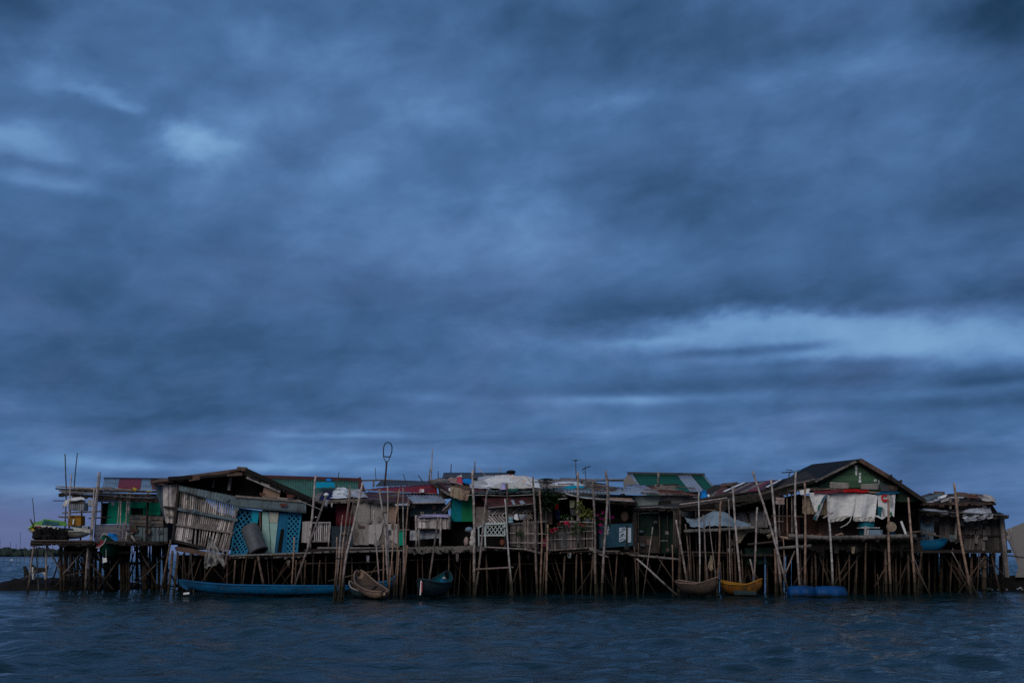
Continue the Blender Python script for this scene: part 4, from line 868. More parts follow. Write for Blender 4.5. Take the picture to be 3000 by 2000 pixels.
# ---------------- H4 green roofed house behind
h = thing('stilt_house', 'house behind with long green corrugated roof and dark ridge', 'house', 930, 54)
corr(h, 'roof', [(770, 1398, 57.5), (1052, 1407, 57.5), (1060, 1466, 54), (770, 1470, 54)], 55, MGRN, .14, .022, .02)
corr(h, 'roof', [(770, 1398, 57.6), (1052, 1407, 57.6), (1056, 1455, 61), (772, 1455, 61)], 55, MGRN, .14, .022, .02)
mb = MB(); mb.bar(P(770, 1396, 57.5), P(1055, 1405, 57.5), .18, .3); mb.build('ridge_cap', MMAR, h)
panel(h, 'gable_end', [(1049, 1399), (1056, 1396), (1066, 1424), (1072, 1440), (1049, 1440)], 54.4, MMAR, .05)
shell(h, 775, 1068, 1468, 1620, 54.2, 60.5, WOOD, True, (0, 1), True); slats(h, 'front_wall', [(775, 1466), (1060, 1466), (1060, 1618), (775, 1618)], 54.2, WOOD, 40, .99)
stilt_row(h, 790, 1060, 10, 55.5, 1620, (5, 8))
heap('tarp', [(926, 1411, 55.6), (980, 1412, 55.6), (982, 1427, 54.7), (925, 1427, 54.7)], 55, CYAN, 'bright cyan tarp square on the green roof', 'tarp', .05, nu=20, nv=10)
heap('tarp', [(956, 1402, 57.1), (971, 1402, 57.1), (972, 1407, 56.8), (955, 1407, 56.8)], 55, BLUEC, 'small royal blue rag on the dark ridge of the green roof', 'tarp', .08, nu=10, nv=6)
pole([(993, 1383), (985, 1430), (977, 1472)], 3, 50.5, 'thin dark stick standing against the green roof, right of the cyan tarp', BAMT, False, group='sticks on the middle roofs')

# ---------------- H3 hut with red corrugated wall
h = thing('stilt_house', 'low hut with red corrugated wall and tarp-covered roof', 'house', 1000, 49.6)
Y = 49.6
corr(h, 'wall', [(984, 1466), (1034, 1466), (1034, 1540), (984, 1540)], Y, MRED, .17, .02); panel(h, 'wall', [(971, 1540), (1034, 1540), (1034, 1606), (971, 1606)], Y, mat('wall_dull_blue', (.04, .06, .08), .8, .3), .04)
panel(h, 'doorway_shade', [(884, 1470), (984, 1468), (984, 1540), (971, 1540), (971, 1606), (884, 1606)], Y + 1.2, DARK, .03)
slab(h, 'roof', [(905, 1466, 48.7), (1088, 1461, 48.7), (1084, 1442, 53), (930, 1445, 53)], WOODG, .08)
shell(h, 884, 1034, 1466, 1606, Y + .1, 53.5, DARK, True, (1, 0), ytb=1450)
heap('tarp', [(985, 1430, 51.5), (1020, 1432, 51.5), (1018, 1458, 48.9), (968, 1460, 48.7)], 50, TARPW, 'crumpled white and lime tarp on the roof of the red-walled hut', 'tarp', .1, 4, .14, 56, 40)
heap('tarp', [(1012, 1437, 51.3), (1058, 1436, 51.3), (1078, 1457, 48.9), (1016, 1457, 48.9)], 50, PLAST, 'grey white crumpled tarp next to the lime one on the hut roof', 'tarp', .1, 4, .14, 56, 40)
heap('tarp', [(942, 1452, 50.5), (985, 1448, 50.5), (975, 1462, 48.7), (936, 1466, 48.7)], 50, NAVY, 'navy cloth bundle at the roof corner of the red-walled hut', 'tarp', .3, nu=24, nv=14)
heap('cloth', [(986, 1436, 50.6), (996, 1435, 50.6), (998, 1446, 49.6), (989, 1448, 49.6)], 50, LIME, 'small lime green rag in the roof tarps', 'cloth', .16, nu=10, nv=8)
cloth('cloth', [(948, 1462, 48.3), (962, 1464, 48.3), (957, 1488, 48.3), (952, 1488, 48.3)], 48, PLAST, 'limp pale rag hung on the slanting pole', 'cloth', folds=2, nu=12, nv=14); cloth('cloth', [(969, 1473, 48.6), (974, 1473, 48.6), (973, 1486, 48.6), (970, 1484, 48.6)], 48, WHITE, 'small white rag hanging in the dark hut doorway', 'cloth', folds=1, nu=8, nv=8)
for x in (917, 925): mb = MB(); mb.ball(P(x, 1516 - (x == 925) * 2, 48.6), .035); one('foam_disc', mb, FOAM, 'tiny white lid hanging in the dark doorway above the slatted pen', 'lid', 'white lids above the pen', True)

# ---------------- H5 plywood hut
h = thing('stilt_house', 'plywood hut of grey and brown panels behind the pole clusters', 'house', 1110, 48.9)
Y = 48.85
panel(h, 'wall_panel', [(1034, 1466), (1084, 1468), (1084, 1530), (1034, 1530)], Y, PLYG, .04); panel(h, 'wall_panel', [(1034, 1531), (1082, 1531), (1080, 1596), (1034, 1594)], Y - .02, PLYG, .04)
panel(h, 'wall_panel', [(1086, 1466), (1134, 1468), (1134, 1536), (1086, 1536)], Y - .01, PLYG, .04); panel(h, 'wall_panel', [(1081, 1536), (1121, 1536), (1118, 1560), (1104, 1594), (1080, 1592)], Y - .03, PLYL, .03, 'pale torn plywood sheet'); panel(h, 'wall_panel', [(1134, 1533), (1164, 1534), (1164, 1594), (1142, 1580)], Y - .03, PLYL, .03)
panel(h, 'wall_panel', [(1134, 1478), (1162, 1478), (1160, 1530), (1134, 1530)], Y, PLY, .04, 'reddish brown plywood panel'); panel(h, 'wall_panel', [(1162, 1474), (1200, 1474), (1200, 1490), (1162, 1490)], Y, WOODG, .04); panel(h, 'wall_panel', [(1104, 1536), (1170, 1536), (1170, 1604), (1104, 1604)], Y + .06, WOODG, .04)
panel(h, 'window', [(1164, 1490), (1200, 1490), (1200, 1550), (1164, 1550)], Y + .3, DARK, .03)  # window panel is near black in place of the unlit room
cloth('curtain', [(1050, 1495, 49.3), (1074, 1497, 49.3), (1070, 1530, 49.3), (1048, 1531, 49.3)], 49.3, PLAST, 'faded patterned curtain on the plywood wall', 'curtain', folds=3, amp=.02, crum=.02, nu=20, nv=14)
slab(h, 'roof', [(1072, 1462, 48.55), (1206, 1472, 48.55), (1200, 1450, 52), (1080, 1440, 52)], MDK, .05); corr(h, 'roof_sheet', [(1078, 1440, 50.6), (1184, 1444, 50.6), (1206, 1473, 48.55), (1070, 1463, 48.55)], Y, MMAR, .14, .02)
corr(h, 'awning', [(1158, 1472, 48.7), (1196, 1471, 48.7), (1200, 1479, 48.3), (1157, 1480, 48.3)], Y, PLAST, .12, .015)
shell(h, 1034, 1200, 1466, 1606, Y + .1, 52.4, DARK, True, (0, 0)); panel(h, 'cabinet_door', [(1169, 1550), (1185, 1550), (1185, 1597), (1169, 1597)], Y - .15, GREEN, .04, 'bright green panel'); beam(h, 'shelf', (1164, 1551), (1200, 1551), 3, Y - .2, WOODG)
# red roofed hut behind
h = thing('stilt_house', 'hut behind with bright red tarp-covered roof edge', 'house', 1180, 52)
corr(h, 'roof', [(1060, 1432, 53.2), (1279, 1417, 53.2), (1281, 1446, 51), (1074, 1436, 51)], 52, MREDB, .3, .015, .05)
corr(h, 'roof', [(1118, 1405, 56), (1272, 1411, 56), (1276, 1420, 53.3), (1100, 1424, 53.3)], 52, MDK, .16, .02)
rod(h, 'eave_pole', [(1066, 1434), (1190, 1441), (1282, 1446)], 2.6, 50.9, BAM); rod(h, 'ridge_pole', [(1060, 1407), (1120, 1406), (1272, 1412)], 5, 56, BAMD); beam(h, 'white_batten', (1118, 1404), (1152, 1405), 2, 56.1, PLYL); beam(h, 'post', (1095, 1406), (1094, 1426), 5, 55, WOODG)
shell(h, 1072, 1280, 1446, 1606, 52.6, 56, DARK, True, (1, 1)); panel(h, 'front_wall', [(1072, 1442, 52.6), (1280, 1446, 52.6), (1280, 1606, 52.6), (1072, 1606, 52.6)], 52.6, DARK, .03)
l = thing('lantern', 'small white and red box lantern on the grey roof edge', 'lantern', 1236, 50.7, P(1236, 1441, 50.7).z)
panel(l, 'box', [(1230, 1431), (1242, 1431), (1242, 1441), (1229, 1441)], 50.7, FOAM, .2); panel(l, 'lid', [(1229, 1431), (1236, 1427), (1243, 1431)], 50.68, RED, .24); panel(l, 'mark', [(1230.5, 1434), (1235, 1434), (1234.5, 1438), (1231, 1438)], 50.68, PINK, .02)

# ---------------- H6 hut with grey corrugated roof and dark teal wall
h = thing('stilt_house', 'small hut with grey corrugated roof and dark teal wall', 'house', 1250, 49.2)
Y = 49.2
corr(h, 'roof', [(1182, 1446, 51.3), (1286, 1447, 51.3), (1305, 1470, 48.6), (1210, 1473, 48.6)], Y, MGREY, .16, .024)
rod(h, 'eave_pole', [(1208, 1474), (1304, 1472)], 3.5, 48.55, BAM); rod(h, 'verge_pole', [(1284, 1446, 51.2), (1306, 1470, 48.5)], 3.5, 49, BAM)
panel(h, 'wall', [(1200, 1474), (1303, 1473), (1303, 1512), (1200, 1512)], Y, mat('wall_dark_teal', (.03, .055, .065), .75, .2), .04); shell(h, 1200, 1303, 1475, 1606, Y + .1, 52, DARK, True, (1, 1)); panel(h, 'doorway_shade', [(1200, 1512), (1322, 1512), (1322, 1604), (1200, 1604)], Y + .5, DARK, .03)
rod(h, 'strut', [(1296, 1496), (1320, 1470)], 3, 48.5, BAM); panel(h, 'wall_board', [(1300, 1486), (1322, 1462), (1322, 1485), (1302, 1505)], 48.9, MDK, .03)
g = thing('coop', 'raised slatted bamboo coop with a lavender cloth on top', 'coop', 1262, 47.9, P(1262, 1600, 47.9).z)
slats(g, 'slat_front', [(1219, 1513), (1314, 1513), (1314, 1549), (1219, 1546)], 47.9, SLATL, 26, .85, .04, .08, .08); slats(g, 'slat_side', [(1314, 1513, 47.9), (1322, 1513, 48.9), (1322, 1547, 48.9), (1314, 1549, 47.9)], 48, SLAT, 8, .9); slats(g, 'slat_back', [(1222, 1515, 48.9), (1322, 1515, 48.9), (1322, 1548, 48.9), (1222, 1548, 48.9)], 48.9, SLATD, 22, .97)
mb = MB(); a, b = P(1216, 1511, 47.85), P(1318, 1511, 47.85); mb.box(((a.x + b.x) / 2, 48.4, a.z), b.x - a.x, 1.2, .05); mb.build('top_board', WOODG, g); mb = MB(); mb.box(((a.x + b.x) / 2, 48.4, P(1, 1549, 47.9).z), b.x - a.x - .1, 1.0, .05); mb.build('floor', WOOD, g)
for a, b in (((1218, 1508), (1219, 1600)), ((1227, 1549), (1228, 1600)), ((1291, 1512), (1290, 1602)), ((1316, 1512), (1317, 1550))): rod(g, 'leg', [a, b], 6, 47.8, BAM)
beam(g, 'window_rail', (1233, 1524), (1256, 1524), 2, 47.84, PLYL)
heap('cloth', [(1228, 1508, 48.7), (1315, 1508, 48.7), (1315, 1516, 47.7), (1226, 1513, 47.7)], 48, PURP, 'lavender cloth laid over the bamboo coop', 'cloth', .1, nu=40, nv=10)
cloth('cloth', [(1201, 1553, 48.3), (1288, 1552, 48.3), (1287, 1576, 48.3), (1201, 1583, 48.3)], 48.3, PLAST, 'grey white sheet hanging under the bamboo coop', 'cloth', folds=5, amp=.03, crum=.03, nu=40, nv=12)

# ---------------- H7 house with teal wall, maroon sheets and the tarp-covered roof
h = thing('stilt_house', 'large house with teal wall, maroon sheet front and roof piled with tarps', 'house', 1440, 49)
Y = 49.0
panel(h, 'wall', [(1321, 1440), (1353, 1446), (1353, 1527), (1330, 1527), (1321, 1522)], Y - .02, TEAL, .04, 'teal painted wall sheet'); panel(h, 'wall', [(1353, 1446), (1388, 1446), (1390, 1527), (1353, 1527)], Y - .05, GREEN2, .04, 'emerald painted wall sheet')
corr(h, 'wall', [(1390, 1440), (1566, 1438), (1562, 1476), (1392, 1490)], Y + .3, MMAR, .12, .018)
corr(h, 'awning', [(1400, 1442, 49), (1563, 1440, 49), (1563, 1474, 47.9), (1430, 1486, 47.9)], Y, MMAR, .12, .018)
for a in ([(1496, 1464), (1505, 1463), (1511, 1477), (1503, 1478)], [(1520, 1467), (1531, 1465), (1540, 1474), (1527, 1477)]): panel(h, 'roof_patch', [(x, y, 48.1 - (y - 1463) * .02) for x, y in a], 48, MGREY, .03)
rod(h, 'eave_pole', [(1430, 1487), (1565, 1475)], 2.5, 47.8, BAM)
panel(h, 'wall', [(1394, 1484), (1434, 1484), (1434, 1518), (1394, 1518)], Y, WOODG, .04); hslats(h, 'board_wall', [(1387, 1517), (1436, 1517), (1436, 1543), (1387, 1543)], Y - .1, WOODG, 4, .97)
def herring(parent, x0, x1, y0, y1, Y, mt, n, bright=True):
    mb = MB(); ym = (y0 + y1) / 2; dx = (x1 - x0) / n
    for i in range(-3, n + 4):
        for s in (0, 1):
            ya, yb = (y0, ym) if s == 0 else (ym, y1); xa = x0 + dx * i; k = 22
            a, b = ((xa + k, ya), (xa, yb)) if s == 0 else ((xa, ya), (xa + k, yb))
            t0 = max(0, (x0 - a[0]) / (b[0] - a[0])) if b[0] > a[0] else max(0, (a[0] - x1) / (a[0] - b[0])); t1 = min(1, (x1 - a[0]) / (b[0] - a[0])) if b[0] > a[0] else min(1, (a[0] - x0) / (a[0] - b[0]))
            if t1 - t0 < .1: continue
            L = lambda t: (a[0] + (b[0] - a[0]) * t, a[1] + (b[1] - a[1]) * t)
            mb.bar(P(*L(t0), Y), P(*L(t1), Y), .068, .02)
    return mb.build('herringbone_screen', mt, parent)
herring(h, 1431, 1479, 1487, 1531, 48.15, SLATL, 5); herring(h, 1480, 1560, 1486, 1520, 48.3, FENCE, 8); panel(h, 'wall', [(1431, 1485, Y + .2), (1566, 1478, Y + .2), (1566, 1604, Y + .2), (1425, 1604, Y + .2)], Y, DARK, .03)
panel(h, 'doorway_shade', [(1321, 1527), (1430, 1527), (1430, 1602), (1321, 1602)], Y + .6, DARK, .03)  # last sheet stands for the dark space below the painted wall
slab(h, 'roof', [(1312, 1446, 48.4), (1566, 1437, 48.4), (1580, 1404, 54), (1254, 1407, 54)], WOODG, .08)
corr(h, 'roof_sheet', [(1268, 1407, 52), (1345, 1418, 50.5), (1435, 1440, 48.2), (1316, 1440, 48.4)], Y, MMAR, .16, .022); corr(h, 'roof_sheet', [(1290, 1400, 53), (1400, 1406, 52), (1350, 1420, 50.4), (1258, 1408, 52)], Y, WOODG, .3, .02)
corr(h, 'roof_sheet', [(1415, 1424, 50), (1565, 1428, 50), (1566, 1439, 48.2), (1428, 1438, 48.2)], Y, MTEAL, .14, .022)
slab(h, 'roof', [(1297, 1396, 54.5), (1512, 1398, 54.5), (1507, 1384, 58), (1303, 1384, 58)], MDK, .1); corr(h, 'roof_sheet', [(1300, 1384, 57), (1420, 1384, 57), (1420, 1402, 54.2), (1296, 1398, 54.2)], Y, MDK, .16, .02); corr(h, 'roof_sheet', [(1425, 1384, 57), (1504, 1384, 57), (1512, 1404, 54.2), (1420, 1404, 54.2)], Y, MDK, .16, .02)
panel(h, 'attic_wall', [(1256, 1410), (1322, 1436), (1322, 1460), (1288, 1462), (1284, 1430)], 50.4, WOOD, .04); panel(h, 'attic_wall', [(1296, 1398), (1512, 1402), (1560, 1420), (1290, 1420)], 55, DARK, .05)
rod(h, 'verge_pole', [(1254, 1408, 51), (1322, 1416, 50.5), (1386, 1438, 48.3)], 4, 50, BAMD)
shell(h, 1321, 1566, 1446, 1604, Y + .35, 54, DARK, True, (1, 1))
mb = MB(); mb.ball(P(1497, 1382, 56), .26, .2, .1, 10, 6, .3); mb.build('roof_weight', BLACK, h)
G = 'cloths and tarps spread over the middle roof'
heap('tarp', [(1400, 1398, 53.6), (1470, 1396, 53.6), (1530, 1402, 52), (1400, 1416, 51)], 52, PLAST, 'grey white tarp at the back of the cluttered roof', 'tarp', .07, 3, .14, 60, 40, group=G)
heap('tarp', [(1452, 1397, 53), (1500, 1395, 53), (1545, 1408, 51.4), (1440, 1412, 51.4)], 52, TARPO, 'orange-blotched white tarp humped at the back of the cluttered roof', 'tarp', .08, 3, .16, 60, 40, group=G)
heap('tarp', [(1415, 1408, 51.6), (1575, 1404, 51.8), (1585, 1428, 49), (1410, 1426, 49)], 51, TARPW, 'broad crumpled white tarp across the cluttered roof', 'tarp', .1, 5, .3, 120, 80, group=G)
heap('tarp', [(1490, 1410, 51), (1556, 1404, 51.3), (1570, 1424, 49.4), (1480, 1422, 49.4)], 51, TARPO, 'white tarp printed with orange over the broad white one', 'tarp', .1, 4, .28, 90, 60, group=G)
heap('tarp', [(1372, 1416, 50.6), (1430, 1416, 50.6), (1440, 1432, 48.7), (1380, 1428, 49)], 50, PLAST, 'pale blue grey plastic sheet low on the cluttered roof', 'tarp', .1, 3, .22, 60, 36, group=G)
heap('tarp', [(1430, 1424, 49.4), (1556, 1424, 49.4), (1560, 1432, 48.4), (1436, 1431, 48.4)], 49, WHITED, 'dirty white roll of cloth along the roof eave', 'tarp', .3, nu=60, nv=12, group=G)
heap('tarp', [(1340, 1406, 51.3), (1382, 1406, 51.3), (1384, 1417, 50), (1356, 1417, 50)], 50, BLUEC, 'bright blue cloth on the cluttered roof', 'cloth', .2, nu=20, nv=12, group=G)
heap('tarp', [(1337, 1408, 51), (1355, 1409, 51), (1358, 1418, 50), (1340, 1416, 50)], 50, PINK, 'coral red cloth beside the blue one on the roof', 'cloth', .25, nu=16, nv=10, group=G)
heap('tarp', [(1310, 1404, 51.6), (1340, 1406, 51.4), (1356, 1422, 49.8), (1322, 1416, 50)], 50, PINKT, 'dusty pink striped sheet at the left of the cluttered roof', 'cloth', .2, nu=24, nv=14, group=G)
heap('tarp', [(1469, 1424, 49), (1483, 1424, 49), (1483, 1436, 48.1), (1466, 1435, 48.1)], 49, PURP, 'lavender cloth at the roof eave', 'cloth', .25, nu=14, nv=10, group=G)
heap('tarp', [(1488, 1430, 48.8), (1520, 1430, 48.8), (1520, 1437, 48.1), (1488, 1437, 48.1)], 49, MGRN2, 'small emerald sheet at the roof eave', 'cloth', .05, nu=18, nv=8, group=G)
mb = MB(); mb.prism([P(1336, 1397, 53), P(1351, 1389, 53), P(1354, 1397, 53)], (0, .6, .02)); one('board', mb, FOAM, 'triangular white board on the ridge of the cluttered roof', 'board')
cloth('burlap_sheet', [(1320, 1424, 48.2), (1352, 1430, 48.2), (1355, 1466, 48.2), (1319, 1454, 48.2)], 48.2, BURL, 'tan burlap sheet hanging over the top of the teal wall', 'cloth', folds=2, amp=.05, rag=.12, nu=24, nv=18); cloth('burlap_sheet', [(1352, 1432, 48.15), (1377, 1438, 48.15), (1370, 1466, 48.15), (1353, 1463, 48.15)], 48.15, PLY, 'brown burlap flap hanging over the emerald wall', 'cloth', folds=1, amp=.04, nu=16, nv=14)
mb = MB(); mb.tube([P(1317, 1428, 48.5), P(1317, 1434, 48.5), P(1321, 1440, 48.5)], [.03, .07, .05], 8); one('bottle', mb, FOAM, 'white plastic bottle hanging at the burlap edge', 'bottle')

# bench, pots and sacks on the walkway
b = thing('bench', 'white painted bench with crisscross back on the walkway', 'bench', 1450, 47.6, P(1450, 1598, 47.6).z)
lattice(b, 'backrest', [(1424, 1536), (1480, 1534), (1480, 1567), (1422, 1567)], 47.9, BENCH, 5, .03)
mb = MB(); mb.bar(P(1422, 1534, 47.88), P(1481, 1532, 47.88), .09, .07); mb.build('top_rail', BENCH, b)
mb = MB(); mb.prism([P(1405, 1566, 47.3), P(1480, 1566, 47.3), P(1480, 1569.5, 47.3), P(1405, 1569.5, 47.3)], (0, .6, 0)); mb.build('seat', BENCH, b)
for x, y0, yy in ((1402, 1546, 47.3), (1420, 1536, 47.9), (1478, 1536, 47.9), (1421, 1568, 47.32)): beam(b, 'leg', (x, y0), (x + 1, 1600), 4, yy, BENCH)
for x in (1402,): rod(b, 'armrest', [(1398, 1547, 47.25), (1408, 1544, 47.4), (1420, 1533, 47.85)], 4.5, 47.5, BENCH)
rod(b, 'armrest', [(1466, 1547, 47.25), (1480, 1545, 47.85)], 4, 47.5, BENCH)
def pot(name, label, x, y, Yd, r, hgt, mt, cat, prof=((0, .75), (.1, .85), (.8, 1), (.95, 1.05), (1, 1)), group=None):
    p = P(x, y, Yd); mb = MB(); mb.tube([p + Vector((0, 0, hgt * t)) for t, k in prof], [r * k for t, k in prof], 16); return one(name, mb, mt, label, cat, group, True)
pot('bucket', 'light blue bucket upside down on the fence top left of the flowers', 1496, 1531, 47.1, .13, .28, mat('plastic_pale_blue', (.3, .48, .52), .5, .1), 'bucket', ((0, 1.05), (.1, 1.05), (.12, .95), (.5, .88), (.52, .93), (.6, .85), (1, .7)))
heap('cloth', [(1506, 1508, 47.6), (1518, 1509, 47.6), (1519, 1521, 47.1), (1506, 1520, 47.1)], 47.2, WHITE, 'white rag on the fence next to the light blue bucket', 'cloth', .18, nu=12, nv=10)
pot('pail', 'dull grey pail on the fence right of the white rag', 1531, 1522, 47.2, .16, .24, PLAST, 'pail')
pot('jar', 'terracotta jar on the walkway at the right foot of the bench', 1472, 1598, 47.7, .13, .38, TERRA, 'jar', ((0, .6), (.3, 1), (.6, 1), (.85, .6), (.95, .75), (1, .7)))
mb = MB()
for k in range(3): mb.ball(P(1383 + k, 1590 - 13 * k, 48), .13 - .015 * k, .15, .2, 10, 8, .15)
one('sack', mb, WHITED, 'lumpy grey sack standing on the walkway left of the bench', 'sack', smooth=True)
mb = MB(); mb.ball(P(1366, 1586, 48.1), .12, .13, .22, 10, 8, .2); one('sack', mb, PINKT, 'small dark pinkish sack beside the lumpy grey one', 'sack', smooth=True)
mb = MB(); mb.ball(P(1374, 1551, 48.1), .2, .2, .13, 12, 8, .15); one('bundle', mb, MBLUE, 'blue grey cloth bundle in the dark doorway by the grey post', 'bundle', smooth=True)

# ---------------- bamboo fences with flowers
f = thing('fence', 'left bamboo fence section with brown slats under the bucket', 'fence', 1528, 46.8, P(1528, 1603, 46.8).z)
slats(f, 'slats', [(1495, 1534), (1530, 1530), (1530, 1602), (1495, 1600)], 46.8, FENCE, 9, .4, .1, .05); slats(f, 'slats', [(1530, 1524), (1578, 1520), (1578, 1606), (1530, 1603)], 46.9, FENCE, 18, .5, .22, .05, .05)
for y0, y1 in ((1561, 1564), (1589, 1590), (1535, 1526)): rod(f, 'rail', [(1493, y0), (1605, y1)], 3, 46.7, BAM)
f = thing('fence', 'long bamboo fence section with thin stakes behind pink flowers', 'fence', 1672, 46.8, P(1672, 1610, 46.8).z)
slats(f, 'slats', [(1606, 1560), (1662, 1530), (1662, 1609), (1606, 1612)], 46.8, FENCE, 17, .38, .3, .05, .08); slats(f, 'slats', [(1662, 1520), (1738, 1528), (1738, 1604), (1662, 1609)], 46.8, FENCE, 22, .38, .3, .05, .08)
for y0, y1, x0_ in ((1563, 1555, 1606), (1580, 1577, 1606), (1527, 1530, 1640), (1543, 1541, 1630)): rod(f, 'rail', [(x0_, y0), (1740, y1)], 2.8, 46.7, BAM)
panel(f, 'patch_sheet', [(1634, 1560), (1668, 1556), (1668, 1600), (1640, 1602)], 47.1, MTEAL, .02); panel(f, 'patch_board', [(1588, 1577), (1606, 1578), (1604, 1602), (1588, 1600)], 47, MRED, .02)

def leaves(mb, c, rx, ry, rz, n, s, droop=.0):
    for i in range(n):
        while True:
            q = Vector((rnd.uniform(-1, 1), rnd.uniform(-1, 1), rnd.uniform(-1, 1)))
            if q.length < 1: break
        p = Vector(c) + Vector((q.x * rx, q.y * ry, q.z * rz)); a = rnd.random() * 6.28; e = rnd.uniform(-1.2, .6)
        d = Vector((math.cos(a) * math.cos(e), math.sin(a) * math.cos(e), math.sin(e) - droop)).normalized() * s * (.6 + .8 * rnd.random()); w = d.cross(Vector((rnd.random(), rnd.random(), 1))).normalized() * s * .35
        m = p + d * .5; k = w.cross(d).normalized() * s * .12
        mb.add([p, m + w + k, p + d, m - w + k], [(0, 1, 2, 3)])
def plant(label, x, y, Yd, rx, rz, n, s, lm, flowers=(), fm=PETAL, cat='plant', name='flowering_plant', group=None, stem_to=1605):
    c = P(x, y, Yd); t = thing(name, label, cat, x, Yd, P(x, stem_to, Yd).z, group); mb = MB(); leaves(mb, c, rx, rx * .6, rz, n, s); mb.build('leaves', lm, t)
    mb = MB()
    for k in range(4): q = c + Vector((rx * .5 * (rnd.random() - .5), .1 * (rnd.random() - .5), rz * .3 * (rnd.random() - .3))); b0 = P(x, stem_to, Yd); mb.tube([b0, b0.lerp(q, .5) + Vector((.05 * (rnd.random() - .5), 0, 0)), q], [.018, .014, .008], 5)
    mb.build('stem', BAMT, t)
    for fx, fy, r in flowers:
        mb = MB(); p0 = P(fx, fy, Yd - rx * .55)
        for k in range(14): q = Vector((rnd.gauss(0, 1), rnd.gauss(0, .6), rnd.gauss(0, 1))) * r * .5; leaves(mb, p0 + q, .02, .02, .02, 2, r * .9)
        mb.build('blossom', fm, t)
    return t
GF = 'flowering plants along the fence'
plant('leafy plant with bright coral pink blossom low at the left end of the long fence', 1615, 1556, 46.5, .3, .2, 90, .1, LEAF, ((1617, 1553, .1), (1624, 1551, .05), (1631, 1549, .05)), group=GF)
plant('plant with pair of glowing pink blossoms on the upper fence rail', 1652, 1535, 46.6, .4, .16, 110, .09, LEAF, ((1640, 1532, .06), (1656, 1531, .08), (1662, 1531, .08), (1667, 1531, .05)), group=GF)
plant('plant with dull red blossoms at the right of the long fence', 1700, 1540, 46.6, .35, .25, 120, .1, LEAFG, ((1699, 1534, .05), (1706, 1537, .05), (1712, 1537, .04)), MATS['cloth_pink'], group=GF)
plant('green bush growing through the middle of the long fence', 1690, 1553, 46.7, .28, .3, 130, .1, LEAFG, group=GF); plant('small green tuft on the rail of the left fence section', 1523, 1562, 46.6, .22, .12, 80, .09, LEAFG, group=GF)
plant('magenta flowering plant with many blossoms left of the blue wall', 1763, 1530, 47.3, .5, .5, 200, .1, LEAF, ((1758, 1536, .08), (1763, 1537, .05), (1762, 1555, .1), (1769, 1520, .06), (1752, 1507, .05), (1766, 1500, .06), (1780, 1510, .05), (1795, 1513, .05), (1760, 1517, .04)), PETALM, group=GF)
plant('yellow green climbing plant beside the thick grey pole, upper clump', 1698, 1487, 47.3, .22, .42, 170, .1, LEAFY, cat='plant', name='climbing_plant', stem_to=1560, group=GF)
plant('broad yellow green plant with drooping leaves left of the tallest fence pole', 1722, 1506, 47.2, .36, .3, 240, .12, LEAFY, name='climbing_plant', stem_to=1560, group=GF)
plant('leafy plant hanging over the fence under the khaki shirt', 1660, 1514, 47.3, .35, .14, 90, .09, LEAFG, group=GF)
pot('basin', 'pale enamel basin on the fence under the yellow green plant', 1722, 1530, 46.9, .16, .15, MTEAL, 'basin', ((0, .6), (.3, .85), (.9, 1), (1, 1.05)))

# the small dark tree
t = thing('tree', 'small dark evergreen tree with a star of fronds at its top between the roofs', 'tree', 1602, 48.0, P(1602, 1606, 48).z)
mb = MB(); bamboo(mb, [P(1602, 1408, 48), P(1600, 1500, 48), P(1601, 1606, 48)], .12, .4, n=7); mb.build('trunk', BAMT, t, True)
mb = MB()
for lev, (cy, ln, nn) in enumerate(((1408, .3, 5), (1418, .8, 9), (1436, .45, 6), (1450, .6, 9), (1466, .75, 10), (1482, .8, 9))):
    for k in range(nn):
        a = 2 * math.pi * (k + rnd.random() * .5) / nn; c = P(1602, cy, 48); d = Vector((math.cos(a), math.sin(a) * .8, .35 - .12 * lev)); d = d * ln * (.75 + .4 * rnd.random())
        for q in range(16):
            s = (q + 1) / 16; p = c + d * s + Vector((0, 0, .1 * s * (1 - s) - .05 * s * s))
            for sg in (-1, 1):
                w = Vector((-d.y, d.x, 0)).normalized() * sg * .16 * (1.15 - s) + d.normalized() * .1 + Vector((0, 0, rnd.uniform(-.05, .04))); e = w.cross(Vector((0, 0, 1))).normalized() * .03
                mb.add([p, p + w * .5 + e, p + w, p + w * .5 - e], [(0, 1, 2, 3)])
leaves(mb, P(1598, 1455, 48), .85, .5, .5, 420, .11); mb.build('crown', LEAF, t)

# ---------------- H8 dark open shack behind the flowers
h = thing('stilt_house', 'dark open shack behind the flowers with laundry and patched flat roof', 'house', 1660, 49.2)
Y = 49.4
slab(h, 'roof', [(1570, 1437, 48.3), (1760, 1447, 48.3), (1745, 1404, 54), (1568, 1404, 54)], WOODG, .07)
corr(h, 'roof_sheet', [(1560, 1428, 49.4), (1720, 1430, 49.4), (1790, 1447, 48.2), (1565, 1442, 48.2)], Y, MTEAL, .16, .024, .03, .1); corr(h, 'roof_sheet', [(1640, 1424, 50.2), (1850, 1430, 50.2), (1880, 1446, 48.3), (1650, 1440, 48.3)], Y, MGREY, .16, .024, .03, .1)
slab(h, 'roof_board', [(1690, 1420, 51), (1850, 1436, 49.8), (1840, 1430, 52), (1700, 1410, 53)], WOODG, .05); slab(h, 'roof_board', [(1634, 1424, 50.6), (1679, 1424, 50.6), (1679, 1417, 51.2), (1634, 1417, 51.2)], WOOD, .06)
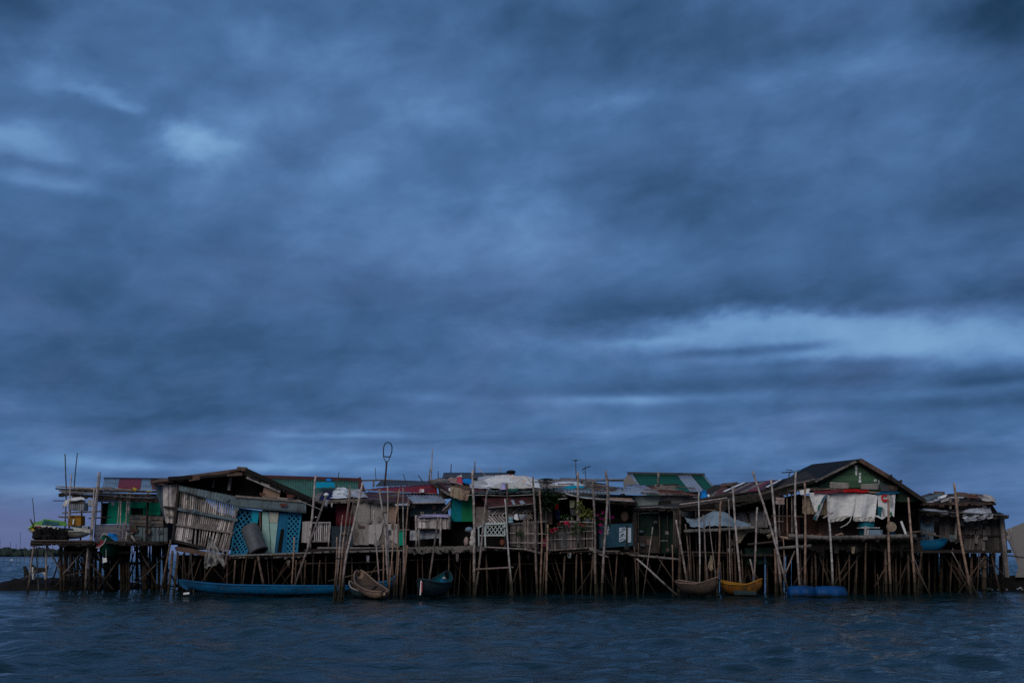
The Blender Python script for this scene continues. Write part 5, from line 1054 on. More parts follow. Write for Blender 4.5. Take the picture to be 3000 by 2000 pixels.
for a, b, wd, yy, mt in (((1565, 1404), (1828, 1404), 3, 54, BAM), ((1640, 1401), (1826, 1406), 3, 54.2, BAMD), ((1565, 1409), (1826, 1408), 3, 53.9, WOODG), ((1720, 1412), (1776, 1418), 4, 52, WOODG), ((1700, 1414), (1850, 1440), 4, 51, WOODG)): rod(h, 'roof_pole', [a, b], wd, yy, mt if mt != WOODG else BAMD)
corr(h, 'awning', [(1640, 1440, 49), (1756, 1450, 49), (1752, 1463, 47.9), (1660, 1448, 47.9)], Y, MBLUE, .14, .02); rod(h, 'eave_pole', [(1656, 1444), (1690, 1456), (1752, 1462)], 3.5, 47.8, BAMW); rod(h, 'eave_pole', [(1635, 1462), (1662, 1459)], 3, 47.8, BAM); rod(h, 'eave_pole', [(1725, 1459), (1858, 1468)], 4, 47.6, BAM)
panel(h, 'back_wall', [(1566, 1440), (1745, 1440), (1745, 1606), (1566, 1606)], 51.5, DARK, .05); slats(h, 'slat_wall', [(1600, 1490), (1618, 1488), (1618, 1535), (1600, 1535)], 48.6, WOODB, 4, .95, label='brown woven wall edge'); slats(h, 'slat_wall', [(1576, 1500), (1602, 1490), (1602, 1530), (1576, 1530)], 48.7, SLATD, 10, .8, .2)
shell(h, 1567, 1745, 1440, 1606, Y, 51.5, DARK, False, (1, 1))
heap('tarp', [(1622, 1411, 52.6), (1700, 1411, 52.6), (1738, 1427, 50.3), (1612, 1421, 50.8)], 51, TARPW, 'smooth white tarp on the flat roof right of the small tree', 'tarp', .12, nu=40, nv=16)
heap('tarp', [(1660, 1427, 50), (1712, 1425, 50), (1708, 1433, 49.2), (1652, 1433, 49.2)], 50, CYAN, 'cyan tarp strip at the flat roof edge', 'tarp', .2, nu=26, nv=10)
cloth('shirt', [(1626, 1474, 48.4), (1636, 1474, 48.4), (1636, 1492, 48.4), (1625, 1492, 48.4)], 48.4, RED, 'bright red shirt hanging in the dark shack', 'shirt', folds=1, nu=10, nv=12)
cloth('cloth', [(1621, 1495, 48.6), (1642, 1494, 48.6), (1640, 1524, 48.6), (1632, 1524, 48.6)], 48.6, NAVY, 'navy cloth hanging under the bright red shirt', 'cloth', folds=2, nu=12, nv=14)
sh = cloth('shirt', [(1669, 1466, 48.2), (1684, 1465, 48.2), (1684, 1487, 48.2), (1670, 1488, 48.2)], 48.2, KHAKI, 'khaki shirt hanging in the dark shack', 'shirt', folds=1, nu=12, nv=14)
cloth('cloth', [(1670, 1489, 48.3), (1690, 1489, 48.3), (1689, 1510, 48.3), (1672, 1510, 48.3)], 48.3, MDK, 'black trousers hanging below the khaki shirt', 'trousers', folds=2, nu=12, nv=12)

# ---------------- H9 blue shack with poster
h = thing('stilt_house', 'dark shack with blue lower wall and a white poster', 'house', 1800, 48.8)
Y = 48.8
panel(h, 'wall', [(1756, 1536), (1855, 1532), (1855, 1597), (1756, 1606)], Y, mat('wall_deep_blue', (.03, .1, .15), .7, .25, (.015, .045, .06), .5), .04); panel(h, 'wall', [(1750, 1466), (1855, 1466), (1855, 1533), (1750, 1536)], Y + .3, DARK, .04); panel(h, 'lintel', [(1784, 1456), (1852, 1459), (1856, 1468), (1786, 1466)], 47.9, PLY, .05)
po = panel(h, 'poster', [(1814, 1545), (1835, 1544), (1834, 1580), (1814, 1588)], Y - .05, POSTER, .015); panel(h, 'poster', [(1839, 1545), (1849, 1545), (1849, 1588), (1839, 1589)], Y - .05, POSTER, .015)
mb = MB()
for pts in ([(1815, 1559), (1822, 1556), (1828, 1551), (1832, 1549)], [(1816, 1573), (1823, 1568), (1826, 1563), (1830, 1569)], [(1820, 1549), (1830, 1547)], [(1825, 1563), (1824, 1571)], [(1816, 1582), (1824, 1577), (1832, 1579)], [(1818, 1566), (1828, 1561)]): mb.tube([P(x, y, Y - .065) for x, y in pts], .014, 5)
mb.build('drawing', TEXTT, po); panel(h, 'wall_post', [(1834.5, 1536), (1839, 1536), (1838.5, 1596), (1834, 1596)], Y - .12, WOOD, .06)
panel(h, 'side_board', [(1853, 1466), (1866, 1468), (1866, 1612), (1855, 1600)], Y - .1, WOOD, .06); slab(h, 'roof', [(1745, 1462, 47.8), (1862, 1468, 47.8), (1862, 1450, 52), (1745, 1446, 52)], MDK, .05); shell(h, 1750, 1856, 1466, 1608, Y + .35, 52, DARK, True, (1, 1))
mb = MB(); mb.ball(P(1830, 1512, Y), .2, .1, .25, 10, 8, .2); one('bundle', mb, WOODB, 'dim pinkish bundle hanging above the white poster', 'bundle', smooth=True)
mb = MB(); mb.ball(P(1831, 1476, Y - .2), .14, .1, .16, 10, 8, .3); one('bag', mb, TERRA, 'dim orange bag hanging under the brown lintel', 'bag', smooth=True)
cloth('cloth', [(1780, 1541, 47.2), (1785, 1540, 47.2), (1786, 1565, 47.2), (1777, 1567, 47.2)], 47.2, PLAST, 'pale rag hanging on the tall pole left of the blue wall', 'cloth', folds=1, nu=10, nv=14)
pot('bucket', 'dark bucket standing below the white poster', 1837, 1609, 47.8, .16, .16, MDK, 'bucket')

# ---------------- H10 rusty roof with pale wall and H11 green roofed house behind
h = thing('stilt_house', 'house with rusty red sheet roof and pale greenish wall', 'house', 1950, 50.5)
Y = 50.6
panel(h, 'wall', [(1856, 1450), (1934, 1450), (1934, 1486), (1856, 1486)], Y, PLASTG, .05, 'pale greenish wall'); panel(h, 'wall', [(1934, 1450), (2046, 1455), (2046, 1484), (1934, 1484)], Y - .02, PLASTER, .05, 'grey plaster wall')
panel(h, 'stain_patch', [(1858, 1473), (1868, 1471), (1870, 1482), (1858, 1483)], Y - .03, GREEN2, .02); panel(h, 'window_hood', [(1932, 1467), (1966, 1464), (1966, 1484), (1930, 1484)], Y - .4, BLACK, .3)
corr(h, 'roof_sheet', [(1826, 1420, 53.5), (1885, 1420, 53.5), (1935, 1446, 50), (1850, 1440, 50)], Y, MGREY, .16, .024, .02, .08); corr(h, 'roof_sheet', [(1848, 1420, 53.6), (1910, 1422, 53.6), (2000, 1447, 50.05), (1910, 1444, 50.05)], Y, RUST, .16, .024, .02, .08); corr(h, 'roof_sheet', [(1905, 1423, 53.5), (1950, 1427, 53), (2048, 1451, 49.9), (1985, 1447, 50)], Y, RUST, .16, .024, .03, .15)
fringe(h, 'eave_edge', 1880, 2048, 1443, 1450, 49.85, PLYL, 60, 3)
shell(h, 1852, 2046, 1452, 1618, Y + .1, 54, DARK, True, (1, 1)); slab(h, 'lean_to_roof', [(1856, 1487, 49), (1975, 1488, 48.6), (2000, 1472, 50.5), (1856, 1482, 50.5)], MDK, .05); rod(h, 'eave_pole', [(1856, 1488), (1930, 1484), (1974, 1488)], 3, 48.6, BAM)
panel(h, 'lower_wall', [(1868, 1506), (1985, 1506), (1985, 1620), (1868, 1620)], 49.4, mat('wall_bottle_green', (.012, .03, .024), .8, .3), .05, 'dark bottle green lower wall'); panel(h, 'wall_strip', [(1870, 1503), (1900, 1499), (1932, 1498), (1932, 1504)], 49.3, PLASTG, .03); panel(h, 'door', [(1872, 1568), (1934, 1570), (1934, 1619), (1872, 1619)], 49.2, mat('boards_dull_brown', (.055, .045, .04), .85, .3), .04); beam(h, 'shelf', (1935, 1583), (1956, 1583), 2.5, 49.1, WOODG)
for x in (1869, 1931, 1956): rod(h, 'post', [(x, 1500), (x + 1, 1612)], 3.5, 49.1, BAMD)
mb = MB(); mb.ball(P(1879, 1557, 49.2), .14, .1, .07); one('bundle', mb, MTEAL, 'small teal bundle on the bottle green wall ledge', 'bundle', smooth=True)
h = thing('stilt_house', 'house behind with deep green roof and one galvanised strip', 'house', 1960, 56)
A, B, C, D = (1840, 1386, 59), (2063, 1390, 59), (2140, 1478, 55), (1895, 1470, 55)
def sub(u0, u1):
    a, b, c, d = [V3(p) for p in (A, B, C, D)]; return [a.lerp(b, u0), a.lerp(b, u1), d.lerp(c, u1), d.lerp(c, u0)]
for u0, u1, mt in ((0, .06, MGREY), (.06, .63, MGRN2), (.63, .83, MGREY), (.83, .965, MGRN2), (.965, 1, MGREY)): corr(h, 'roof_sheet', sub(u0, u1), 56, mt, .2, .022, .01, .0)
corr(h, 'roof_sheet', [A, B, (2070, 1440, 63), (1845, 1440, 63)], 56, MGRN2, .2, .022); mb = MB(); mb.bar(P(1838, 1385, 59), P(2064, 1389, 59), .12, .2); mb.build('ridge_cap', MDK, h)
panel(h, 'gable_wall', [(1826, 1408), (1840, 1388), (1866, 1418), (1880, 1440), (1828, 1440)], 57.5, PLASTER, .06); shell(h, 1830, 2090, 1440, 1618, 57.6, 62, DARK, True, (1, 1)); panel(h, 'front_wall', [(1895, 1468, 55.4), (2132, 1476, 55.4), (2132, 1610, 55.4), (1895, 1610, 55.4)], 55.4, DARK, .05)
heap('tarp', [(2052, 1450, 51), (2072, 1450, 51), (2074, 1464, 49.6), (2052, 1464, 49.6)], 50, BLUEC, 'crumpled royal blue tarp at the eave under the green roof', 'tarp', .35, nu=20, nv=14); heap('cloth', [(2068, 1456, 50.6), (2078, 1458, 50.6), (2080, 1465, 49.8), (2066, 1465, 49.8)], 50, WHITE, 'small white rag beside the royal blue tarp', 'cloth', .2, nu=12, nv=8)

# ================================================================== H13 long low shack under a patched thatch roof
h = thing('stilt_house', 'long low shack with patched thatch roof of maroon and white sheets', 'house', 2130, 48.8)
Y = 49.5
slab(h, 'roof', [(1984, 1489, 48.2), (2160, 1458, 48.2), (2310, 1425, 48.2), (2290, 1404, 54), (2092, 1420, 54)], THATCH, .14)
slab(h, 'roof', [(2100, 1472, 47.9), (2170, 1462, 47.9), (2340, 1412, 47.9), (2400, 1402, 48.2), (2360, 1380, 54), (2250, 1420, 52)], THATCH, .2)
fringe(h, 'thatch_fringe', 2098, 2330, 1474, 1420, 47.85, THATCH, 160, 24)
fringe(h, 'thatch_fringe', 2000, 2110, 1488, 1474, 48.1, THATCH, 60, 8)
for a, b, wd, yy, mt in (((1972, 1488), (2150, 1462), 6, 47.9, BAMD), ((1990, 1478), (2130, 1458), 5, 48, BAM), ((2000, 1470), (2200, 1440), 5, 48.3, BAMD), ((1985, 1493), (2118, 1493), 4, 48.3, BAMO), ((2230, 1448), (2300, 1424), 5, 47.7, BAMD), ((2300, 1423), (2388, 1404), 5, 47.7, BAM), ((2050, 1462), (2140, 1444), 4, 48.6, BAMD), ((2110, 1424), (2160, 1414), 7, 50, WOODG)): rod(h, 'roof_pole', [a, b], wd, yy, mt if mt != WOODG else BAMD)
def strip(x0, y0, x1, y1, w, mt, d0=48.9, d1=52.5, lab=None):
    mb = MB(); a, b = P(x0, y0, d0), P(x1, y1, d1); wv = Vector((M(w, 50), 0, 0)); up = Vector((0, 0, .06)); mb.prism([a + up, a + wv + up, b + wv + up, b + up], (0, 0, .02)); mb.build('roof_strip', mt, h, False, lab)
for (x0_, y0, x1_, y1, w, mt) in ((2092, 1456, 2120, 1420, 20, RUST), (2118, 1443, 2176, 1417, 9, FOAM), (2130, 1448, 2196, 1418, 14, WOODG), (2144, 1448, 2206, 1418, 22, MMAR), (2168, 1446, 2230, 1415, 16, WOODG), (2190, 1442, 2250, 1412, 26, MRED), (2216, 1440, 2262, 1410, 20, MMAR), (2244, 1430, 2285, 1408, 9, FOAM), (2252, 1430, 2296, 1406, 14, BLACK), (2080, 1458, 2104, 1438, 10, WOODG), (2104, 1454, 2150, 1428, 10, MMAR), (2154, 1452, 2190, 1434, 9, MDK)): strip(x0_, y0, x1_, y1, w, mt)
slab(h, 'roof_board', [(2112, 1421, 51.5), (2160, 1418, 51.5), (2158, 1412, 53), (2114, 1415, 53)], WOODB, .06)
shell(h, 1990, 2345, 1478, 1624, Y + .4, 54.5, DARK, True, (1, 1), ytb=1440)
corr(h, 'wall', [(2157, 1504), (2190, 1502), (2200, 1545), (2160, 1545)], Y, PLYL, .12, .015); corr(h, 'wall', [(2194, 1500), (2244, 1494), (2250, 1546), (2202, 1545)], Y, PLYL, .12, .015); beam(h, 'wall_frame', (2188, 1502), (2202, 1546), 5, Y - .05, WOODB); beam(h, 'wall_frame', (2155, 1503), (2246, 1493), 4, Y - .05, WOODB)
panel(h, 'wall', [(1998, 1498), (2030, 1498), (2030, 1512), (1998, 1512)], Y, MTEAL, .04)
for i in range(7): rod(h, 'wall_slat', [(1972 + 3.2 * i, 1494 + i % 3), (1974 + 3.0 * i, 1605 + 6 * (i % 2))], 2.4, 48.1, BAMD)
for x, y0, y1, mt in ((2039, 1490, 1520, BAMD), (2112, 1494, 1600, BAMD), (2284, 1476, 1572, BAM), (2295, 1470, 1570, BAMD), (2307, 1446, 1574, BAMO), (2320, 1444, 1572, BAM), (2326, 1448, 1570, BAMD), (2240, 1492, 1540, BAM)): rod(h, 'post', [(x, y0), (x - 1, y1)], 4, 48.2, mt)
beam(h, 'wall_frame', (2260, 1510), (2360, 1512), 4, 48.5, WOODB)
panel(h, 'wall', [(2256, 1512), (2345, 1512), (2345, 1574), (2256, 1574)], 49.4, mat('boards_red_brown', (.07, .035, .028), .85, .3), .04)
rod(h, 'rail', [(2276, 1527), (2296, 1527)], 2.4, 48, BAM)
# platform with tarp
pl = thing('platform', 'raised bamboo rack in front of the low shack carrying the grey tarp', 'platform', 2110, 47.0)
rod(pl, 'edge_log', [(2004, 1556), (2090, 1553), (2225, 1543)], 9, 46.8, LOG, taper=1)
for i in range(30): rod(pl, 'cross_pole', [(2010 + 7 * i, 1552 - .33 * i, 46.9), (2016 + 7 * i, 1549 - .4 * i, 49.2)], 4, 48, BAMD, nodes=False)
panel(pl, 'woven_panel', [(2155, 1552), (2200, 1550), (2180, 1572), (2168, 1590), (2157, 1588)], 47.4, BURL, .03); fringe(pl, 'edge_matting', 2180, 2285, 1546, 1556, 47, WOODG, 60, 10)
deck(pl, 2000, 2290, 1622, 47.4, 54, WOOD); rod(pl, 'edge_log', [(1990, 1616), (2170, 1620)], 6, 47.3, BAMD)
for a, b, wd, yy, mt in (((1993, 1495), (1990, 1675), 9, 47.6, BAM), ((2008, 1534), (2020, 1668), 4.5, 47, BAMO), ((2019, 1563), (2026, 1680), 4, 47.1, BAMO), ((2029, 1614), (2035, 1706), 4, 47.2, BAMO), ((2040, 1560), (2042, 1690), 3, 48, BAMD), ((2062, 1550), (2063, 1608), 3, 47.8, BAMD), ((2097, 1560), (2096, 1606), 3, 47.8, BAMD), ((2118, 1555), (2119, 1615), 3, 47.8, BAMD), ((2127, 1545), (2133, 1700), 4, 47, BAM), ((2138, 1556), (2146, 1700), 5, 47.2, BAMD), ((2151, 1560), (2154, 1712), 5, 47, BAMO), ((2111, 1645), (2114, 1705), 4, 46.9, BAMO), ((2172, 1610), (2174, 1660), 4, 47.5, BAMD), ((2086, 1615), (2084, 1700), 4, 47.6, BAMD), ((2104, 1660), (2090, 1710), 3.5, 47, BAMD), ((2064, 1612), (2068, 1706), 4, 47.8, BAMD)): rod(pl, 'stilt', [a, b], wd, yy, mt, True)
stilt_row(pl, 1985, 2300, 11, 49.5, 1622, (4, 8)); stilt_row(pl, 1985, 2300, 14, 52, 1622, (5, 10)); stilt_row(pl, 1985, 2300, 12, 54, 1622, (6, 12))
slats(pl, 'shade_screen', [(1985, 1622, 50.8), (2110, 1622, 50.8), (2106, 1735, 50.8), (1985, 1735, 50.8)], 50.8, DARK, 16, 1.15); slats(pl, 'shade_screen', [(2110, 1600, 52), (2325, 1600, 52), (2325, 1738, 52), (2110, 1738, 52)], 52, DARK, 30, 1.1, 0, 0, .13)  # dark screens added so little sky shows between the stilts
q = [V3(p) for p in ((2005, 1519, 48.6), (2199, 1530, 48.8), (2204, 1545, 46.9), (2022, 1546, 46.8))]; f = quadf(q); mb = MB()
def tp(u, v):
    hp = .62 * math.exp(-((u - .5) / .24) ** 2) * math.sin(math.pi * min(1, v * .8 + .15)) + .1 * math.exp(-((u - .02) / .1) ** 2)
    k = mnoise.fractal(Vector((u * 7, v * 3, 4)), 1, 2, 4); return f(u, v) + Vector((.06 * mnoise.noise(Vector((u * 4, v * 3, 1))), 0, hp + .06 * k + .1 * mnoise.noise(Vector((u * 9, v * 1.2, 8)))))
mb.sheet(tp, 70, 26, (0, 0, -.015)); one('tarp', mb, TARPG, 'grey blue plastic tarp humped over the bamboo rack', 'tarp', smooth=True)
cloth('cloth', [(2082, 1626, 46.7), (2087, 1628, 46.7), (2089, 1668, 46.7), (2072, 1666, 46.7)], 46.7, BURL, 'tattered tan cloth hanging on a pole above the brown boat', 'cloth', folds=1, rag=.3, nu=14, nv=18)
cloth('cloth', [(2134, 1578, 47.8), (2158, 1580, 47.8), (2160, 1598, 47.8), (2140, 1596, 47.8)], 47.8, PINKT, 'dusty pink cloth hung among the poles under the rack', 'cloth', folds=2, nu=14, nv=10); cloth('cloth', [(2130, 1606, 47.7), (2148, 1606, 47.7), (2146, 1618, 47.7), (2134, 1622, 47.7)], 47.7, PLAST, 'pale rag under the dusty pink cloth', 'cloth', folds=1, nu=12, nv=10)
cloth('cloth', [(2245, 1566, 47.6), (2262, 1563, 47.6), (2258, 1574, 47.6), (2252, 1577, 47.6)], 47.6, BURL, 'pale triangular rag under the right end of the rack', 'cloth', folds=1, nu=12, nv=10); cloth('cloth', [(2273, 1456, 47.5), (2299, 1457, 47.5), (2298, 1478, 47.5), (2272, 1477, 47.5)], 47.5, PINKT, 'dusty pink towel hanging under the thatch', 'towel', folds=1, amp=.02, nu=14, nv=10)
cloth('fishing_net', [(2182, 1604, 47.8), (2264, 1604, 47.8), (2262, 1654, 47.8), (2186, 1652, 47.8)], 47.8, NETG, 'green fishing net hung under the rack', 'net', folds=4, nu=30, nv=16)
rod(pl, 'edge_log', [(2190, 1594), (2290, 1584)], 7, 47.4, BAMD); rod(pl, 'edge_log', [(2276, 1606), (2345, 1600)], 9, 46.7, LOG, taper=1); rod(pl, 'edge_log', [(2345, 1602), (2376, 1598)], 10, 46.6, LOG, taper=1); rod(pl, 'brace', [(2329, 1612), (2302, 1680)], 4.5, 46.9, BAM); rod(pl, 'edge_log', [(2284, 1572), (2330, 1580)], 8, 47, WOODB if False else BAMO)

# ================================================================== H14 green gabled house on high stilts
h = thing('stilt_house', 'high stilt house with moss green gable and black sheet roof', 'house', 2510, 47.8)
Y = 48.6
Y = 47.95
hslats(h, 'gable', [(2516, 1357), (2520, 1357), (2606, 1428), (2400, 1428)], Y, GABLE, 10, 1.0, 0); panel(h, 'gable_eave_shade', [(2518, 1349), (2702, 1468), (2640, 1470), (2340, 1440), (2335, 1420), (2411, 1404)], Y + .06, mat('gable_shade_green', (.03, .055, .035), .8, .3), .04); panel(h, 'gable_net', [(2398, 1408), (2430, 1400), (2430, 1428), (2398, 1428)], Y - .1, NETG, .02)  # darker green panel puts the eave shadow into the colour
for a in ([(2504, 1362), (2512, 1362), (2512, 1376), (2506, 1376)], [(2506, 1378), (2511, 1378), (2511, 1392), (2506, 1391)], [(2516, 1385), (2523, 1385), (2523, 1390), (2517, 1390)], [(2517, 1392), (2521, 1392), (2522, 1403), (2517, 1403)], [(2516, 1405), (2523, 1405), (2523, 1413), (2516, 1413)], [(2560, 1404), (2568, 1402), (2569, 1410), (2561, 1410)], [(2573, 1404), (2576, 1404), (2577, 1416), (2575, 1416)]): panel(h, 'paint_patch', a, Y - .02, PAINTW, .015)
slab(h, 'roof', [(2330, 1418, 47.6), (2412, 1402, 47.6), (2508, 1348, 47.6), (2524, 1343, 48.2), (2380, 1359, 56), (2348, 1374, 56), (2280, 1420, 56)], BLACK, .12)
slab(h, 'roof', [(2508, 1346, 47.6), (2530, 1346, 47.6), (2712, 1468, 47.6), (2690, 1452, 55), (2518, 1344, 55)], BLACK, .14)
for a, b, wd, yy, mt in (((2388, 1410), (2508, 1351), 6, 47.5, LOG), ((2520, 1347), (2610, 1400), 12, 47.5, WOODB), ((2606, 1397), (2712, 1469), 11, 47.5, WOOD), ((2524, 1362), (2590, 1408), 9, 47.9, WOOD)): beam(h, 'verge_board', a, b, wd, yy, mt, .08)
for x, y in ((2608, 1394), (2637, 1410)): beam(h, 'purlin_end', (x - 7, y + 4), (x + 5, y - 2), 7, 47.5, WOOD)
hslats(h, 'slat_bundle', [(2431, 1411), (2487, 1414), (2487, 1431), (2431, 1429)], Y - .25, SLATL, 8, .6, .06, .03, True); hslats(h, 'slat_bundle', [(2522, 1417), (2575, 1415), (2575, 1433), (2522, 1433)], Y - .25, SLATL, 8, .6, .06, .03, True)
panel(h, 'eave_panel', [(2576, 1416), (2634, 1424), (2628, 1438), (2580, 1438)], Y - .1, MDK, .03); panel(h, 'eave_panel', [(2604, 1420), (2635, 1424), (2628, 1433), (2606, 1432)], Y - .14, WOODB, .02)
Y = 48.6
shell(h, 2350, 2690, 1445, 1574, Y + .1, 55, DARK, True, (1, 1)); panel(h, 'wall', [(2355, 1500), (2520, 1500), (2520, 1572), (2355, 1572)], Y + .5, MATS['boards_red_brown'], .04); panel(h, 'wall', [(2400, 1530), (2470, 1530), (2470, 1570), (2400, 1570)], Y + .35, WOODB, .04); panel(h, 'doorway_shade', [(2520, 1440), (2690, 1470), (2690, 1572), (2520, 1572)], Y + .9, DARK, .04)
panel(h, 'side_boards', [(2624, 1440), (2710, 1470), (2660, 1475), (2624, 1478)], Y - .2, BLACK, .05)
Y = 48.6
rod(h, 'eave_pole', [(2335, 1434), (2450, 1432), (2600, 1446)], 6, 47.9, BAMO); rod(h, 'eave_pole', [(2310, 1438), (2400, 1428)], 5, 47.9, BAMD); rod(h, 'eave_pole', [(2385, 1437), (2400, 1431), (2470, 1436)], 3, 47.7, MATS['cloth_red'] if False else BAMD)
mb = MB(); a, b = P(2330, 1572, 46.9), P(2692, 1572, 46.9); mb.box(((a.x + b.x) / 2, 51, a.z - .08), b.x - a.x, 8, .12); mb.build('deck', WOOD, h)
rod(h, 'edge_log', [(2310, 1569), (2440, 1576), (2684, 1570)], 13, 46.7, LOG, taper=1); rod(h, 'edge_log', [(2355, 1582), (2600, 1580)], 8, 46.9, BAMD); fringe(h, 'skirt_boards', 2350, 2690, 1582, 1582, 47.2, WOOD, 70, 34); beam(h, 'floor_beam', (2350, 1600), (2700, 1606), 16, 47.6, WOOD)
for a, b, wd, yy, mt in (((2538, 1588), (2534, 1738), 5.5, 46.9, BAMO), ((2592, 1580), (2596, 1738), 8, 47.3, BAM), ((2387, 1615), (2392, 1725), 6, 47.6, BAMD), ((2400, 1625), (2432, 1710), 5, 47.8, BAMD), ((2452, 1612), (2462, 1715), 6, 48, BAMD), ((2660, 1590), (2662, 1735), 7, 47.8, BAMD), ((2625, 1610), (2627, 1735), 6, 48.2, BAMD), ((2571, 1680), (2574, 1735), 4, 47.4, BAM), ((2700, 1615), (2690, 1735), 7, 48.2, BAMD), ((2488, 1600), (2486, 1735), 5, 47.6, BAMD), ((2510, 1600), (2508, 1735), 5, 47.9, BAMD), ((2345, 1600), (2350, 1735), 5, 48.2, BAMD), ((2412, 1600), (2410, 1735), 4, 47.5, BAMD)): rod(h, 'stilt', [a, b], wd, yy, mt, True)
stilt_row(h, 2340, 2690, 14, 50, 1590, (6, 12)); stilt_row(h, 2340, 2690, 13, 52.5, 1590, (8, 16)); stilt_row(h, 2340, 2690, 11, 54.5, 1590, (8, 18))
slats(h, 'shade_screen', [(2320, 1585, 53.5), (2700, 1585, 53.5), (2700, 1738, 53.5), (2320, 1738, 53.5)], 53.5, DARK, 46, 1.12, 0, 0, .09)  # added dark screen behind the high stilts, only a few slits open
GS = 'sackcloth sheets hung across the green gabled house'
cloth('sack_sheet', [(2421, 1442, 47.6), (2508, 1444, 47.6), (2497, 1512, 47.6), (2424, 1526, 47.6)], 47.6, WHITE, 'wide plain white sackcloth sheet, left of the seam at the middle', 'sack cloth', GS, folds=1.2, amp=.12, crum=.018, rag=.08, nu=60, nv=40)
cloth('sack_sheet', [(2505, 1443, 47.55), (2573, 1450, 47.55), (2560, 1528, 47.55), (2500, 1522, 47.55)], 47.55, WHITE, 'plain white sackcloth sheet beside the printed one, right of the middle seam', 'sack cloth', GS, folds=1.2, amp=.12, crum=.018, rag=.08, nu=50, nv=40)
cloth('sack_hem', [(2424, 1514, 47.5), (2500, 1508, 47.5), (2470, 1524, 47.5), (2436, 1530, 47.5)], 47.5, WHITED, 'dirty hem rolled under the wide white sackcloth', 'sack cloth', GS, folds=3, nu=30, nv=10); cloth('sack_hem', [(2500, 1514, 47.45), (2566, 1512, 47.45), (2556, 1528, 47.45), (2502, 1526, 47.45)], 47.45, WHITED, 'dirty frayed hem at the foot of the sackcloth next to the printed sack', 'sack cloth', GS, folds=4, nu=30, nv=10)
cloth('sack_sheet', [(2368, 1442, 47.4), (2424, 1444, 47.4), (2398, 1500, 47.4), (2388, 1500, 47.4)], 47.4, WHITE, 'torn white sack narrowing to a point over the brown burlap', 'sack cloth', GS, folds=1, amp=.07, crum=.025, nu=30, nv=26)
g = cloth('sack_strip', [(2415, 1450, 47.25), (2424, 1445, 47.25), (2392, 1526, 47.25), (2382, 1520, 47.25)], 47.25, PLAST, 'twisted pale strip with green print dangling from the torn white sack', 'sack cloth', GS, folds=2, amp=.03, nu=10, nv=26); panel(g, 'print_patch', [(2397, 1480, 47.17), (2404, 1474, 47.17), (2400, 1490, 47.17), (2395, 1492, 47.17)], 47.17, GREEN2, .01); panel(g, 'print_patch', [(2385, 1514, 47.17), (2394, 1508, 47.17), (2389, 1522, 47.17), (2384, 1520, 47.17)], 47.17, TEALD, .01); panel(g, 'print_patch', [(2412, 1456, 47.17), (2420, 1450, 47.17), (2409, 1470, 47.17), (2404, 1472, 47.17)], 47.17, TEXTT, .01)
cloth('burlap_sheet', [(2351, 1450, 47.7), (2380, 1452, 47.7), (2386, 1506, 47.7), (2350, 1504, 47.7)], 47.7, BURL, 'brown burlap sheet at the left of the white sackcloth', 'sack cloth', GS, folds=3, nu=24, nv=20); cloth('burlap_sheet', [(2384, 1470, 47.8), (2424, 1456, 47.8), (2424, 1508, 47.8), (2392, 1510, 47.8)], 47.8, BURL, 'second piece of brown burlap seen between the torn sack and the wide sheet', 'sack cloth', GS, folds=2, nu=20, nv=16)
heap('cloth', [(2340, 1436, 47.9), (2372, 1434, 47.9), (2370, 1446, 47.3), (2345, 1448, 47.3)], 47.5, WHITE, 'white frayed bundle knotted at the left top of the sackcloth', 'cloth', .18, nu=20, nv=12)
heap('cloth', [(2474, 1432, 48), (2540, 1434, 48), (2546, 1442, 47.4), (2460, 1441, 47.4)], 47.6, RED, 'bright red cloth roll along the eave above the white sackcloth', 'cloth', .05, nu=36, nv=10); heap('cloth', [(2384, 1440, 47.8), (2470, 1433, 47.8), (2480, 1441, 47.3), (2386, 1446, 47.3)], 47.5, MATS['sheet_red'], 'dark red rag strip along the eave left of the bright red roll', 'cloth', .05, nu=30, nv=10); heap('cloth', [(2568, 1438, 48.2), (2630, 1438, 48.2), (2634, 1444, 47.5), (2566, 1446, 47.5)], 47.8, MATS['sheet_blue_grey'] if False else BLUE, 'blue tarp roll along the eave above the printed sack', 'tarp', .04, nu=30, nv=10)
sk = thing('printed_sack', 'white feed sack with red ring mark and dark lettering hung up sideways', 'sack cloth', 2596, 47.6, P(2596, 1519, 47.6).z, GS)
mb = MB(); cloth_mb(mb, [(2572, 1446), (2624, 1446), (2620, 1516), (2574, 1514)], 47.6, folds=1, amp=.02, crum=.012, rag=.15, nu=40, nv=40); mb.build('sheet', WHITE, sk, True)
SY = 47.5
mb = MB(); mb.tube([P(2605, 1450, SY), P(2587, 1450, SY), P(2586, 1462, SY)], .075, 5); mb.build('ring_mark', TEXTR, sk)
mb = MB()
ring = [(2597, 1468), (2592, 1466.5), (2587, 1462), (2584, 1456), (2587, 1450), (2592, 1449), (2600, 1449.5)]
mb.prism([P(2581, 1456, SY), P(2586, 1449, SY), (P(2600, 1448, SY)), P(2600, 1452, SY), P(2588, 1453, SY), P(2587, 1462, SY), P(2600, 1461, SY), P(2600, 1469, SY), P(2592, 1470, SY), P(2585, 1466, SY)], (0, .012, 0))
for o_ in list(sk.children):
    if o_.name.startswith('ring_mark'): bpy.data.objects.remove(o_)
mb.build('ring_mark', TEXTR, sk)
panel(sk, 'teal_block', [(2571, 1483), (2587, 1485), (2582, 1498), (2582, 1513), (2572, 1509)], SY, TEXTT, .012)
text('FEEDM', (2618, 1485), .2, sk, TEXTM, True, SY - .01); text('OMIX', (2593.5, 1514), .17, sk, TEXTM, True, SY - .01)
